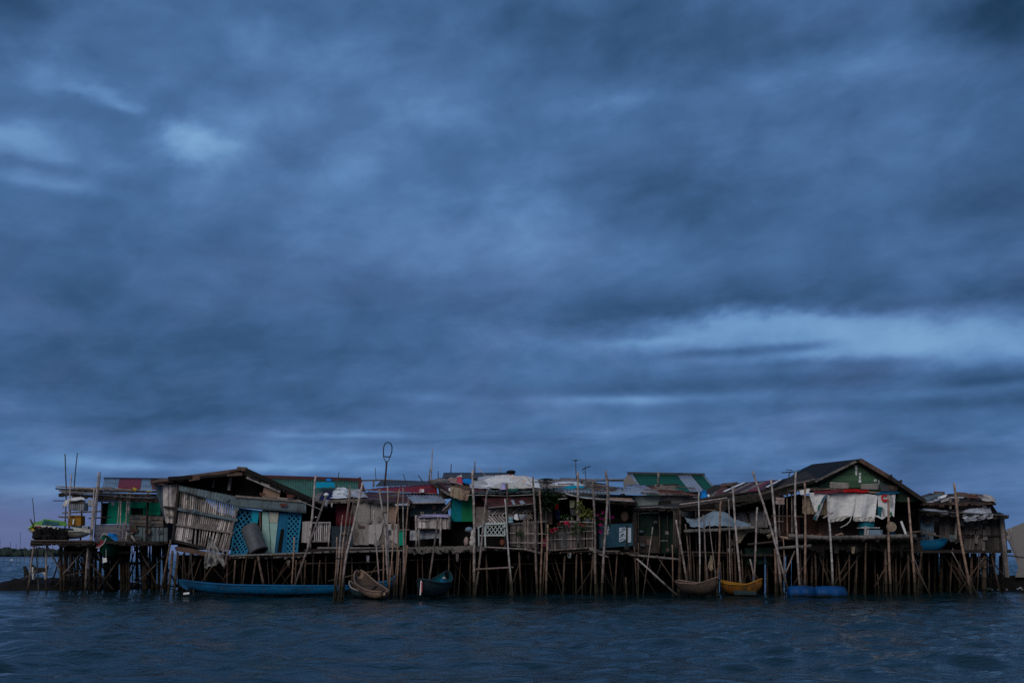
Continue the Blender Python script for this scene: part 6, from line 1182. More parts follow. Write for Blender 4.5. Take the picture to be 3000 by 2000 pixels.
panel(sk, 'green_mark', [(2607, 1500), (2613, 1499), (2614, 1508), (2608, 1509)], SY, GREEN2, .012); panel(sk, 'curled_hem', [(2565, 1508), (2574, 1510), (2584, 1517), (2594, 1512), (2595, 1514), (2585, 1521), (2573, 1515), (2565, 1511)], SY - .03, WHITE, .08)
# things on its deck
b = thing('drum', 'upright teal plastic drum on the high deck behind the white table', 'barrel', 2540, 47.9, P(2540, 1567, 47.9).z); p = P(2540, 1567, 47.9); hh = P(2540, 1522, 47.9).z - p.z
mb = MB(); mb.tube([p + Vector((0, 0, hh * t)) for t in (0, .04, .33, .35, .37, .66, .68, .7, .95, 1)], [.33, .36, .37, .39, .37, .37, .39, .37, .36, .32], 22); mb.build('body', mat('plastic_teal', (.01, .15, .2), .5, .15), b, True); mb = MB(); mb.tube([p + Vector((0, 0, hh)), p + Vector((0, 0, hh + .05))], .3, 20); mb.build('lid', MDK, b, True)
b = thing('table', 'low white topped table on the high deck in front of the teal drum', 'table', 2560, 47.3, P(2560, 1568, 47.3).z); mb = MB(); a0, a1 = P(2523, 1545, 47.2), P(2578, 1545, 47.2); mb.box(((a0.x + a1.x) / 2, 47.5, a0.z), a1.x - a0.x, .6, .035); mb.build('tabletop', FOAM, b)
panel(b, 'side_panel', [(2546, 1551), (2586, 1551), (2586, 1569), (2546, 1569)], 47.25, MBLUE, .4)
for x in (2536, 2543): beam(b, 'leg', (x, 1540 if x == 2536 else 1550), (x - 2, 1569), 5, 47.15, PLYL)
mb = MB(); c = P(2612, 1543, 47.4); mb.tube([c + Vector((0, .05, 0)), c, c + Vector((0, -.03, 0))], [.2, .24, .22], 20); bsk = one('winnowing_basket', mb, BURL, 'round tan woven tray leaning behind the orange brown pole', 'basket', smooth=False)
pot('basin', 'royal blue basin on the high deck under the round tray', 2612, 1569, 47.3, .2, .14, DRUMB, 'basin', ((0, .6), (.3, .85), (.9, 1), (1, 1.08)))
mb = MB(); mb.bar(P(2640, 1526, 47.4), P(2655, 1567, 47.4), .1, .03); one('board', mb, FOAM, 'narrow white board leaning at the right of the high deck', 'board')
pot('jar', 'terracotta bowl on the high deck among the left poles', 2404, 1570, 47.2, .16, .12, TERRA, 'bowl', ((0, .6), (.3, .85), (.9, 1), (1, 1.05)))
mb = MB(); mb.tube([P(2372, 1570, 47.1), P(2382, 1567, 47.1)], .06, 10); one('bottle', mb, TERRA, 'small brown bottle lying on the high deck by the bowl', 'bottle')
mb = MB(); bamboo(mb, [P(2412, 1517, 46.9), P(2440, 1500, 46.9)], .1); one('stick', mb, BAM, 'short stick tied slantwise on the whitewashed pole', 'stick', smooth=True)
mb = MB(); mb.tube([P(2462, 1545, 47.2), P(2480, 1536, 47.2), P(2490, 1526, 47.2), P(2496, 1508, 47.2)], .025, 6); one('rope', mb, ROPE, 'pale rope dangling below the seam of the white sackcloth', 'rope', smooth=True)
mb = MB(); mb.tube([P(2470, 1566, 46.95), P(2466, 1562, 46.95)], .04, 6); mb.tube([P(2447, 1568, 46.9), P(2466, 1562, 46.95)], .035, 8); one('stick', mb, BAMO, 'short brown stick lying on the edge log of the high deck', 'stick')

# ================================================================== H15 far right shack
h = thing('stilt_house', 'ramshackle two-storey plank shack with junk-covered roof at the right end', 'house', 2820, 50)
Y = 50.2
panel(h, 'upper_wall', [(2690, 1474), (2900, 1464), (2905, 1494), (2690, 1494)], Y + .5, WOOD, .05); panel(h, 'upper_panel', [(2714, 1472), (2758, 1470), (2756, 1492), (2712, 1494)], Y + .4, PLY, .03); panel(h, 'upper_panel', [(2756, 1470), (2784, 1462), (2784, 1484), (2756, 1488)], Y + .38, WOODG, .03); panel(h, 'upper_panel', [(2808, 1464), (2842, 1462), (2842, 1476), (2808, 1478)], Y + .4, WOODB, .03); panel(h, 'upper_panel', [(2806, 1480), (2880, 1472), (2884, 1490), (2806, 1490)], Y + .38, PLYG, .03)
slab(h, 'upper_roof', [(2694, 1472, Y - .4), (2914, 1470, Y - .4), (2890, 1452, 53), (2720, 1444, 53)], WOOD, .08)
for a, mt in (([(2700, 1460), (2760, 1444), (2756, 1452), (2712, 1470)], MTEAL), ([(2736, 1440), (2768, 1441), (2768, 1447), (2736, 1446)], WOODB), ([(2748, 1456), (2776, 1448), (2770, 1456), (2750, 1462)], FOAM), ([(2756, 1466), (2786, 1456), (2782, 1464), (2758, 1472)], PLYG), ([(2736, 1464), (2756, 1458), (2750, 1466), (2738, 1468)], PLAST), ([(2800, 1442), (2834, 1444), (2832, 1452), (2802, 1450)], WOODB), ([(2834, 1450), (2880, 1452), (2890, 1462), (2840, 1458)], RUST), ([(2864, 1454), (2890, 1456), (2910, 1466), (2880, 1464)], WOODG), ([(2712, 1470), (2740, 1466), (2736, 1470), (2714, 1474)], PLAST), ([(2784, 1456), (2824, 1456), (2824, 1458), (2786, 1458)], PLYL), ([(2690, 1456), (2730, 1444), (2728, 1448), (2694, 1462)], MDK)):
    mb = MB(); yy = Y - .6 + .25 * rnd.random(); mb.prism([P(x, y, yy + (1472 - y) * .03) for x, y in a], (0, .03, .03)); mb.build('roof_piece', mt, h)
heap('sheeting', [(2872, 1454, 51), (2912, 1462, 50.4), (2920, 1472, 49.6), (2878, 1466, 49.8)], 50, PLYL, 'pale frayed roofing scrap at the upper right roof end', 'roofing scrap', .2, nu=26, nv=14); beam(h, 'upper_post', (2784, 1458), (2784, 1490), 5, Y - .3, WOODG); beam(h, 'upper_post', (2806, 1456), (2802, 1492), 7, Y - .3, WOODG); panel(h, 'upper_panel', [(2874, 1472), (2884, 1470), (2892, 1488), (2880, 1486)], Y - .2, PLYL, .02)
slab(h, 'lower_roof', [(2670, 1496, 49.2), (2952, 1511, 49.2), (2930, 1500, 51.5), (2680, 1490, 51.5)], WOOD, .08); rod(h, 'eave_pole', [(2672, 1494), (2820, 1502), (2956, 1510)], 4, 49.1, BAMT)
heap('sheeting', [(2682, 1488, 50.3), (2775, 1498, 50), (2778, 1506, 49.1), (2686, 1496, 49.3)], 50, PLAST, 'thin white plastic strip along the lower eave of the end shack', 'plastic sheeting', .14, nu=40, nv=10); heap('sheeting', [(2815, 1496, 50.6), (2902, 1492, 50.6), (2906, 1504, 49.2), (2820, 1510, 49.1)], 50, PLAST, 'big crumpled grey white sheet on the lower roof of the end shack', 'plastic sheeting', .28, nu=46, nv=18)
cloth('sheeting', [(2820, 1512, 49.05), (2910, 1504, 49.05), (2908, 1517, 49.05), (2824, 1528, 49.05)], 49, PLAST, 'torn white sheet hanging below the lower eave of the end shack', 'plastic sheeting', folds=3, amp=.08, crum=.08, rag=.5, nu=40, nv=14)
slats(h, 'plank_wall', [(2826, 1512), (2934, 1514), (2940, 1565), (2826, 1566)], Y - .1, SLATD, 15, .99, 0, .03, label='dark weathered plank wall'); slats(h, 'plank_wall', [(2826, 1569), (2942, 1567), (2946, 1614), (2822, 1612)], Y - .12, SLATD, 15, .99, 0, .06); beam(h, 'wall_beam', (2800, 1572), (2942, 1567), 4, Y - .2, WOOD); beam(h, 'corner_post', (2933, 1512), (2950, 1690), 11, Y - .3, WOODG, .14)
corr(h, 'wall', [(2700, 1508), (2736, 1506), (2736, 1582), (2690, 1582)], Y, MBLUE, .16, .02, label='light blue grey corrugated wall'); slats(h, 'plank_wall', [(2752, 1512), (2784, 1510), (2782, 1580), (2752, 1580)], Y, SLATD, 4, .95, .05, .05, label=None); slats(h, 'plank_wall', [(2784, 1510), (2826, 1510), (2826, 1590), (2784, 1590)], Y + .1, SLATD, 6, .8, .1, .1); beam(h, 'shutter', (2690, 1500), (2676, 1538), 12, Y - .3, WOODG, .04); beam(h, 'post', (2804, 1508), (2798, 1580), 6, Y - .3, WOODG)
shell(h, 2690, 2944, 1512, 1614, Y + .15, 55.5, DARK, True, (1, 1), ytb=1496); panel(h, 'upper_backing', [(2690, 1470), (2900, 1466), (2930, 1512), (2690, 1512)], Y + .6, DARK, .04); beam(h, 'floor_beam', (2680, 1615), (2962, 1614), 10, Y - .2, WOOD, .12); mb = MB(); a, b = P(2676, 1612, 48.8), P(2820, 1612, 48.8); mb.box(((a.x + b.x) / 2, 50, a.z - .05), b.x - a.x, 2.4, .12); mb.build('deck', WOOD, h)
for a, b, wd, yy in (((2720, 1620), (2722, 1730), 6, 50), ((2760, 1618), (2756, 1730), 12, 51), ((2792, 1605), (2786, 1700), 4, 49.6), ((2868, 1620), (2866, 1690), 4, 50), ((2884, 1620), (2884, 1690), 15, 50.5), ((2905, 1620), (2920, 1690), 5, 50.2), ((2848, 1620), (2846, 1700), 8, 50.4), ((2700, 1620), (2696, 1735), 11, 50.8), ((2738, 1620), (2738, 1735), 9, 51.6), ((2778, 1620), (2778, 1730), 12, 52), ((2810, 1620), (2812, 1720), 10, 51), ((2830, 1620), (2832, 1715), 10, 52)): rod(h, 'stilt', [a, b], wd, yy, BAMD, True)
beam(h, 'beam', (2862, 1652), (2916, 1656), 4, 50, WOOD); slats(h, 'shade_screen', [(2840, 1630, 51.8), (2935, 1630, 51.8), (2935, 1700, 51.8), (2840, 1700, 51.8)], 51.8, DARK, 12, .95, .1, .2, .35); slats(h, 'shade_screen', [(2690, 1612, 52.5), (2840, 1612, 52.5), (2840, 1735, 52.5), (2690, 1735, 52.5)], 52.5, DARK, 20, 1.1, 0, 0, .1); stilt_row(h, 2690, 2930, 8, 54, 1620, (8, 16))  # dark screens added behind the end stilts to keep the underside black
o, pt = banca('blue boat hauled up on the deck of the end shack, bow to the right', P(2776, 1582, 48.7), P(2655, 1588, 49.6), .95, .5, (.12, .05), dict(hull=BLUE, inside=BLUE, rim=BLUE), seats=2)
mb = MB(); bamboo(mb, [P(2658, 1560, 48.3), P(2700, 1556, 48.3)], .1); bamboo(mb, [P(2700, 1560, 48.4), P(2800, 1580, 48.4)], .07); one('oar', mb, BAMD, 'pair of thin poles laid across the blue boat on the end deck', 'pole', smooth=True)

# far right building
h = thing('building', 'pale grey plastered building cut by the right edge', 'building', 3010, 53)
mb = MB(); pts = [P(2944, 1552, 53), P(3000, 1530, 53), P(3120, 1490, 53), P(3240, 1540, 53), P(3240, 1690, 53), P(2974, 1690, 53), P(2984, 1660, 53), P(2962, 1605, 53)]; mb.prism(pts, (3.4, 5, -.5)); mb.build('wall', PLASTER, h)
panel(h, 'wall_patch', [(2944, 1554), (2964, 1546), (2964, 1572), (2952, 1584), (2945, 1574)], 52.96, PLYL, .03, 'paler patched corner')
for i, (y0, y1) in enumerate(((1560, 1561), (1567, 1566))): beam(h, 'bracket', (2940, y0), (2952, y1), 3, 52.6, WOOD)
beam(h, 'pipe', (2952, 1626), (3010, 1634), 4, 51.5, MDK)
mb = MB(); mb.tube([P(2952, 1580, 51.4), P(2968, 1610, 51.4), P(2984, 1640, 51.4)], .012, 5); one('cable', mb, WIRE, 'thin cable sagging in front of the pale grey building', 'cable')
for i in range(11):
    x = 2865 + 140 * rnd.random() ** .8; p = P(x, 1708 + 14 * rnd.random(), 50.6 + 1.2 * rnd.random()); mb = MB(); mb.ball((p.x, p.y, max(.03, p.z * .5)), .04 + .06 * rnd.random(), .06, .025 + .03 * rnd.random(), 7, 5, .5)
    one('plastic_scrap', mb, [PLAST, WOODG, WOODG, HULLG, MTEAL][i % 5], 'scrap of plastic litter washed up on the shore at the right end', 'litter', 'litter along the right shore')

# ================================================================== boats in the middle and at the right
banca('brown weathered dugout boat lying nose-out between the pole clusters', P(1124, 1741, 41.8), P(1052, 1694, 44.6), 1.0, .42, (.1, .35), dict(hull=HULLB, inside=HULLD, rim=HULLB), seats=2, rim=.035, blunt=.25)
banca('small grey skiff end half hidden behind the brown dugout', P(1024, 1716, 44.3), P(1088, 1738, 43.8), .7, .4, (.2, .1), dict(hull=HULLT, inside=HULLD, rim=PLYG), seats=1)
banca('blue stern of a boat showing behind the pole cluster', P(1086, 1708, 46.2), P(1160, 1700, 46.5), .7, .45, (.05, .25), dict(hull=BLUE, inside=BLUE, rim=BLUE), seats=1)
o, pt = banca('dark teal boat with striped bow moored before the walkway', P(1233, 1712, 42.3), P(1312, 1700, 45.5), 1.15, .6, (.22, .42), dict(hull=HULLT, inside=TEALD, rim=HULLT), seats=2, rim=.04)
mb = MB(); mb.bar(P(1234, 1700, 42.1), P(1231, 1742, 42.1), .05, .05); mb.build('stem_stripe', FOAM, o); mb = MB(); mb.bar(P(1236, 1703, 42.1), P(1235, 1734, 42.1), .045, .06); mb.build('stem_stripe', PINK, o)
panel(o, 'stern_board', [(1283, 1704, 45.2), (1301, 1687, 45.3), (1312, 1702, 45.4), (1312, 1712, 45.3), (1288, 1712, 45.2)], 45.2, BLUE, .05); panel(o, 'stern_tip', [(1294, 1694, 45.12), (1301, 1687, 45.12), (1307, 1694, 45.12)], 45.12, PLYL, .04)
mb = MB(); [mb.ball(P(1262 + 6 * k, 1724 - 2 * (k % 2), 43.6), .12, .14, .1, 8, 6, .4) for k in range(4)]; one('net_bundle', mb, PLAST, 'pale heap of nets in the dark teal boat', 'net')
banca('brown wooden boat with upswept bow tied under the bamboo rack', P(2102, 1712, 43.8), P(1985, 1706, 46.0), 1.15, .5, (.3, .1), dict(hull=HULLD, inside=HULLD, rim=HULLB), seats=3, rim=.03)
o, pt = banca('orange yellow boat with upturned bow under the rack', P(2232, 1716, 45.0), P(2112, 1708, 46.6), .95, .5, (.3, .12), dict(hull=ORANGE, inside=MUST, rim=MUST), seats=3); panel(o, 'hull_band', [(2150, 1728, 44.8), (2216, 1731, 44.6), (2214, 1742, 44.6), (2152, 1742, 44.8)], 44.8, HULLT, .03)
for i, (x0_, x1_, y0, y1, yy, lab) in enumerate(((2308, 2388, 1722, 1722, 45.0, 'left blue plastic drum floating beneath the high deck'), (2386, 2478, 1726, 1727, 44.6, 'right blue plastic drum floating end to end with its neighbour'))):
    b = thing('drum', lab, 'barrel', (x0_ + x1_) / 2, yy); a0, a1 = P(x0_, y0, yy), P(x1_, y1, yy); a0.z = a1.z = .18; ax = a1 - a0; mb = MB()
    prof = [(0, .12), (.01, .24), (.06, .31), (.3, .33), (.32, .345), (.34, .33), (.64, .33), (.66, .345), (.68, .33), (.92, .31), (.98, .24), (1, .12)]
    mb.tube([a0 + ax * t for t, r in prof], [r for t, r in prof], 24); mb.build('body', DRUMB, b, True); mb = MB(); mb.tube([a1 + ax * .0, a1 + ax * .015], .13, 14); mb.build('lid', BLUE, b, True)

# ================================================================== free poles, west to east
GB = 'bundle of bamboo poles lashed together in the water'
for pts, w, mt, lab in (([(1024, 1422), (1000, 1660), (989, 1752)], 4.2, BAMO, 'tall orange brown pole of the lashed bundle, ending left of the thickest slanting one'), ([(1027, 1441), (1003, 1600), (999, 1746)], 4.2, BAM, 'pole of the lashed bundle ending just under the tall orange brown one'), ([(1037, 1457), (1010, 1640), (1004, 1746)], 6.5, BAMD, 'dark thick pole in the lashed bundle with blunt tip below the white tarp'),
        ([(1062, 1412), (1015, 1630), (1000, 1746)], 7, BAM, 'thickest and highest pole of the lashed bundle, slanting right'), ([(1004, 1507), (990, 1650), (980, 1752)], 4, BAMO, 'mid-height brown pole on the left of the lashed bundle'), ([(987, 1572), (985, 1640), (977, 1750)], 4.5, BAMO, 'leftmost short pole of the lashed bundle'), ([(1000, 1530), (990, 1650), (986, 1758)], 4, BAM, 'grey pole of the lashed bundle between the left short ones'),
        ([(1013, 1586), (1004, 1680), (1002, 1746)], 4.5, BAMO, 'rightmost short pole of the lashed bundle'), ([(1009, 1567), (998, 1660), (994, 1748)], 4, BAMO, 'short brown pole in the middle of the lashed bundle'), ([(996, 1600), (988, 1680), (982, 1752)], 4, BAM, 'lowest stub of the lashed bundle')):
    pole(pts, w, 41.4 + .35 * rnd.random(), lab, mt, group=GB)
mb = MB(); mb.tube([P(982, 1634, 41.2), P(994, 1636, 41.1), P(1008, 1633, 41.2)], .03, 6); one('rope', mb, WIRE, 'dark lashing round the bundle of poles', 'rope')
G2 = 'cluster of bamboo poles beside the brown dugout'
for pts, w, yy, mt, lab in (([(1111, 1431), (1128, 1560), (1141, 1740)], 6.5, 44.6, BAM, 'thick grey pole leaning left in the cluster above the brown dugout'), ([(1135, 1425), (1137, 1580), (1142, 1740)], 4.2, 44.8, BAM, 'thin straight pole with the highest tip in the cluster by the brown dugout'), ([(1170, 1431), (1156, 1554), (1137, 1745)], 4.5, 44.2, BAMO, 'long thin pole leaning right across the cluster'),
        ([(1166, 1480), (1167, 1540), (1156, 1745)], 4, 44.5, BAMO, 'thin pole bowed beside the green panel'), ([(1181, 1428), (1183, 1590), (1178, 1745)], 4.6, 44.3, BAM, 'upright grey pole directly right of the green panel'), ([(1196, 1460), (1188, 1610), (1178, 1750)], 4.6, 44.1, BAMO, 'brown pole leaning right at the right side of the cluster'), ([(1095, 1495), (1101, 1580), (1111, 1720)], 5, 45, BAM, 'separate grey pole standing just left of the cluster'),
        ([(1122, 1594), (1124, 1712)], 5, 45, BAMO, 'stub of brown pole between the separate pole and the cluster'), ([(1193, 1596), (1176, 1748)], 6, 43.9, BAMO, 'thick brown stub at the right foot of the cluster'), ([(1169, 1610), (1163, 1740)], 5, 44.2, BAMO, 'short brown stake left of the thick stub'), ([(1172, 1634), (1174, 1740)], 4.5, 44.4, BAMD, 'dark short stake next to the thick stub'), ([(1148, 1640), (1154, 1740)], 5, 44.6, BAMO, 'brown stake low in the middle of the cluster'), ([(1145, 1660), (1140, 1740)], 5, 44.5, BAMO, 'lowest brown stake in the middle of the cluster')):
    pole(pts, w, yy, lab, mt, group=G2)
G3 = 'single bamboo poles along the walkway'
for pts, w, yy, mt, lab in (([(1284, 1513), (1268, 1620), (1255, 1720)], 6.5, 46, BAM, 'bamboo pole leaning right in front of the lavender-topped coop'), ([(1385, 1376), (1388, 1520), (1391, 1740)], 8.5, 46.8, BAM, 'thick grey pole with flat-cut top at the right of the emerald wall'), ([(1428, 1435), (1414, 1560), (1393, 1735)], 7, 46.3, BAM, 'grey pole leaning across the left arm of the white bench'),
        ([(1484, 1415), (1486, 1520), (1496, 1740)], 7, 46.4, BAMD, 'brown pole rising to the lavender cloth at the right end of the bench'), ([(1479, 1461), (1486, 1560), (1501, 1740)], 5, 46.0, BAMW, 'thin pale pole crossing the brown one right of the bench'), ([(1561, 1396), (1567, 1520), (1574, 1740)], 7.5, 46.5, BAM, 'thick grey pole with dark tip left of the small dark tree'), ([(1581, 1435), (1587, 1575), (1584, 1740)], 6.2, 46.1, BAMO, 'pinkish brown pole directly in front of the small dark tree'),
        ([(1604, 1536), (1601, 1720)], 7, 46.5, BAMO, 'brown post at the left end of the long fence'), ([(1694, 1381), (1692, 1520), (1691, 1600)], 8, 47.6, BAM, 'thick grey pole with square top beside the yellow green plants'), ([(1737, 1410), (1743, 1576), (1746, 1740)], 8, 46.2, BAM, 'tall grey pole at the right end of the long fence'), ([(1774, 1378), (1780, 1435), (1774, 1560), (1762, 1740)], 8, 46.0, BAM, 'tallest pole in front of the blue shack, bowed in the middle'), ([(1781, 1397), (1784, 1480), (1787, 1532)], 3.6, 46.3, BAM, 'thin pole lashed to the bowed pole at the blue shack'),
        ([(1912, 1543), (1900, 1640), (1885, 1738)], 4, 46.2, BAM, 'thin pole leaning right in front of the bottle green wall'), ([(1969, 1595), (1973, 1738)], 4.4, 46.4, BAMO, 'short brown pole left of the brown boat'), ([(1981, 1522), (1996, 1610), (2015, 1724)], 6.5, 46.2, BAM, 'grey brown pole leaning left at the left end of the bamboo rack'), ([(2048, 1441), (2049, 1560), (2050, 1720)], 5, 46.4, BAMW, 'straight whitewashed pole through the left of the grey tarp'),
        ([(2060, 1507), (2066, 1600), (2074, 1716)], 4.6, 46.5, BAM, 'slim pole with tan cloth hanging at its foot'), ([(2077, 1514), (2088, 1610), (2100, 1714)], 3.2, 46.2, BAM, 'thinnest whitish pole leaning left through the grey tarp'), ([(2112, 1467), (2108, 1580), (2102, 1716)], 6.6, 46.3, BAMO, 'brown pole standing through the hump of the grey tarp'), ([(2134, 1462), (2137, 1570), (2141, 1716)], 4, 46.6, BAM, 'slim grey pole right of the tarp hump'), ([(2146, 1424), (2156, 1542), (2170, 1722)], 7, 46.4, BAM, 'thick grey pole reaching the thatch at the right of the grey tarp'),
        ([(2206, 1380), (2240, 1484), (2267, 1580), (2312, 1735)], 7.5, 46.1, BAM, 'long leaning pole with dark tip rising above the thatch roof'), ([(2258, 1403), (2272, 1540), (2290, 1740)], 8, 46.3, BAM, 'thick pole crossing the long leaning one under the dusty pink towel'), ([(2332, 1381), (2329, 1499), (2335, 1606), (2346, 1745)], 7, 45.8, BAM, 'tall grey pole under the roof antenna left of the sackcloth'), ([(2357, 1413), (2361, 1576), (2357, 1738)], 7, 46.2, BAMO, 'orange brown pole at the left edge of the burlap'), ([(2427, 1450), (2433, 1576), (2441, 1742)], 7, 46.0, BAMW, 'whitewashed pole with rusty foot in front of the wide white sackcloth'),
        ([(2602, 1450), (2604, 1570), (2609, 1738)], 7.5, 46.2, BAMO, 'orange brown pole in front of the printed sack'), ([(2661, 1457), (2671, 1566), (2681, 1742)], 7, 46.2, BAMO, 'brown pole under the right roof slope of the green gable'), ([(2676, 1628), (2700, 1690), (2727, 1745)], 4.6, 46.6, BAM, 'thin slanting pole at the right foot of the green gabled house'), ([(2795, 1415), (2815, 1576), (2843, 1735)], 8, 46.6, BAMO, 'tall leaning pole in front of the end shack'), ([(2826, 1655), (2860, 1736)], 5, 46.9, BAM, 'slanting stake at the foot of the tall leaning pole'), ([(2788, 1615), (2822, 1680)], 3, 47.2, BAM, 'thin stick slanting behind the tall leaning pole'),
        ([(2219, 1485), (2212, 1620), (2208, 1725)], 6.5, 46.5, BAM, 'grey pole leaning right before the pale corrugated wall'), ([(2197, 1637), (2206, 1680), (2215, 1735)], 5.5, 46, BAM, 'short stout stake leaning left in the orange boat'), ([(2270, 1606), (2273, 1738)], 7.5, 46.5, BAMO, 'short thick brown post below the crossing poles'), ([(2294, 1576), (2300, 1690)], 3.6, 46.8, BAMO, 'slender stake between the crossing poles and the tall grey pole'), ([(1929, 1380), (1927, 1424)], 7, 52.5, BAM, 'stout post sticking out of the roof in front of the green sheets')):
    fl = pts[-1][1] > 1650 or pts[-1][1] > 1700
    pole(pts, w, yy, lab, mt, fl, group=G3)
mb = MB(); bamboo(mb, [P(1866, 1637, 46.4), P(1985, 1743, 43.8)], .09, .9); one('pole', mb, BAMW, 'pale fallen pole slanting from the walkway down into the water', 'pole', smooth=True)

# sticks and antennas on the roofs
GR = 'sticks on the middle roofs'
for pts, w, yy, mt, lab in (([(1267, 1315), (1264, 1415)], 4, 52.5, BAMW, 'tallest whitish pole standing above the red roof'), ([(1260, 1371), (1257, 1415)], 4.5, 52.3, BAM, 'shorter pole close left of the tallest whitish one'), ([(1100, 1369), (1102, 1408)], 2, 55, BAMT, 'hair-thin stick left of the hoop pole'), ([(1180, 1387), (1188, 1409)], 2.4, 55, BAMT, 'short dark stick leaning left above the red roof'), ([(1225, 1391), (1238, 1412)], 3.2, 54, BAMT, 'short stick leaning left near the tall whitish pole'), ([(1284, 1379), (1284, 1402)], 3, 53, BAMT, 'dark stub at the left verge of the cluttered roof'), ([(1322, 1358), (1321, 1390)], 3, 57, BAMT, 'thin stick standing on the back ridge left of the thick grey pole'), ([(1391, 1350), (1391, 1388)], 4, 56.5, BAM, 'pole rising behind the thick flat-cut one'), ([(1400, 1370), (1426, 1396)], 3, 54, BAMW, 'pale stick leaning left on the cluttered roof'), ([(1464, 1366), (1465, 1390)], 2.6, 57, BAM, 'thin stub on the right of the back ridge')):
    pole(pts, w, yy, lab, mt, False, group=GR)
a = thing('antenna', 'wooden pole with wire hoop antenna on the dark roof', 'antenna', 1130, 53, P(1126, 1424, 53).z)
rod(a, 'mast', [(1132, 1350), (1130, 1380), (1126, 1424)], 5.5, 53, BAMD)
lp = []
for k in range(17):
    t = -.38 + (2 * math.pi - .55) * k / 16 - math.pi / 2 + .64; lp.append((1136.5 + 13 * math.cos(t), 1317 + 22 * math.sin(t)))
mb = MB(); mb.tube([P(x, y, 53) for x, y in ([(1124, 1336)] + [(1123, 1322), (1124, 1310), (1127, 1300), (1132, 1296), (1138, 1295), (1145, 1299), (1148.5, 1308), (1148, 1322), (1145, 1332), (1141, 1340)])], .028, 6); mb.build('hoop', WIRE, a, True)
beam(a, 'crossbar', (1122, 1336.5), (1144, 1338.5), 3.2, 53, WOOD); rod(a, 'fork', [(1124, 1338), (1132, 1356)], 2.4, 53, BAMT); rod(a, 'fork', [(1143, 1339), (1133, 1357)], 2.4, 53, BAMT)
def antenna(label, x, y0, y1, Yd, arms):
    a = thing('antenna', label, 'antenna', x, Yd, P(x, y1, Yd).z); rod(a, 'mast', [(x, y0), (x + arms[-1][0], y1)], 2.6, Yd, BAMT)
    for (dx0, dy0, dx1, dy1, w) in arms[:-1]: mb = MB(); mb.tube([P(x + dx0, y0 + dy0, Yd - .03), P(x + dx1, y0 + dy1, Yd - .03)], M(w, Yd) / 2, 6); mb.build('element', WIRE, a)
    return a
antenna('television antenna with one short crossbar, left of the pair above the flat roof', 1687, 1346, 1404, 53, ((-7, 3, 5, 2, 2.6), (-14, 1, 16, 0, .8), (2, 0)))
antenna('television antenna with tilted arms, right of the pair above the flat roof', 1714, 1366, 1456, 50.5, ((-8, 8, 14, 0, 2.4), (-7, 8, -2, 7, 3.2), (8, 2, 16, -1, 2.4), (-6, 20, -2, 16, 1.6), (-8, 7, -7, 16, 1), (9, 0)))
a = antenna('low flat antenna beside the black roof of the green gabled house', 2312, 1383, 1402, 47.2, ((-22, 1, 24, -2, 3), (-10, -8, 10, -6, 2), (-4, 10, 8, -3, 1.4), (14, 4, 30, -8, 2), (0, 0)))
for pts, lab in (([(1366, 1450, 47.5), (1428, 1450, 46.4), (1484, 1452, 46.5), (1561, 1448, 46.5)], 'thin clothes line strung between the poles before the maroon sheets'), ([(870, 1463, 47.5), (945, 1494, 47.6)], 'thin wire hanging from the black roof of the leaning house'), ([(2332, 1403, 45.9), (2440, 1409, 48.3)], 'thin wire from the tall pole to the green gable')):
    mb = MB(); mb.tube([V3(p) for p in pts], .012, 5); one('wire', mb, ROPE if pts[0][0] != 2332 else WIRE, lab, 'wire')

# ================================================================== wear and clutter
H = {o['label']: o for o in COL.objects if o.get('category') in ('house', 'walkway', 'platform')}
def house(word): return next(o for l, o in H.items() if word in l)
def patches(h, x0, x1, y0, y1, Yd, n, mts, w=(5, 20), hh=(5, 18), lean=.15):
    for i in range(n):
        x, y = rnd.uniform(x0, x1), rnd.uniform(y0, y1); a, b = rnd.uniform(*w) / 2, rnd.uniform(*hh) / 2; k = lambda: rnd.uniform(-1.5, 1.5); t = rnd.uniform(-lean, lean)
        q = [(x - a + k() + t * b, y - b + k()), (x + a + k() + t * b, y - b + k() + t * a), (x + a + k() - t * b, y + b + k() + t * a), (x - a + k() - t * b, y + b + k())]
        d = Yd - .02 - .012 * i; panel(h, 'patch_board', [(px, py, d) for px, py in q], d, rnd.choice(mts), .012)
def junk(h, x0, x1, y0, y1, Y0, Y1, n, mts):
    """boards, battens and poles lying loose on a roof between its lower edge (y1 at Y1) and upper edge (y0 at Y0)"""
    for i in range(n):
        v = rnd.uniform(.1, .9); x = rnd.uniform(x0 + .08 * (x1 - x0), x1 - .08 * (x1 - x0)); p = P(x, y0 + (y1 - y0) * v, Y0 + (Y1 - Y0) * v) + Vector((0, 0, .07)); d_ = Vector((rnd.uniform(-1, 1), rnd.uniform(-.5, .5), 0)).normalized() * rnd.uniform(.4, 1.2); d_.x *= -1 if d_.x * (x - (x0 + x1) / 2) > 0 and abs(x - (x0 + x1) / 2) > (x1 - x0) * .25 else 1; q = p + d_; q.y = min(max(q.y, Y1 + .1), Y0); vq = (q.y - Y0) / (Y1 - Y0); q.z = P(x, y0 + (y1 - y0) * vq, q.y).z + .07
        mb = MB()
        if rnd.random() < .5: mb.bar(p, q, rnd.uniform(.06, .22), .03)
        else: mb.tube([p, q], rnd.uniform(.02, .04), 6)
        mb.build('loose_board', rnd.choice(mts), h)
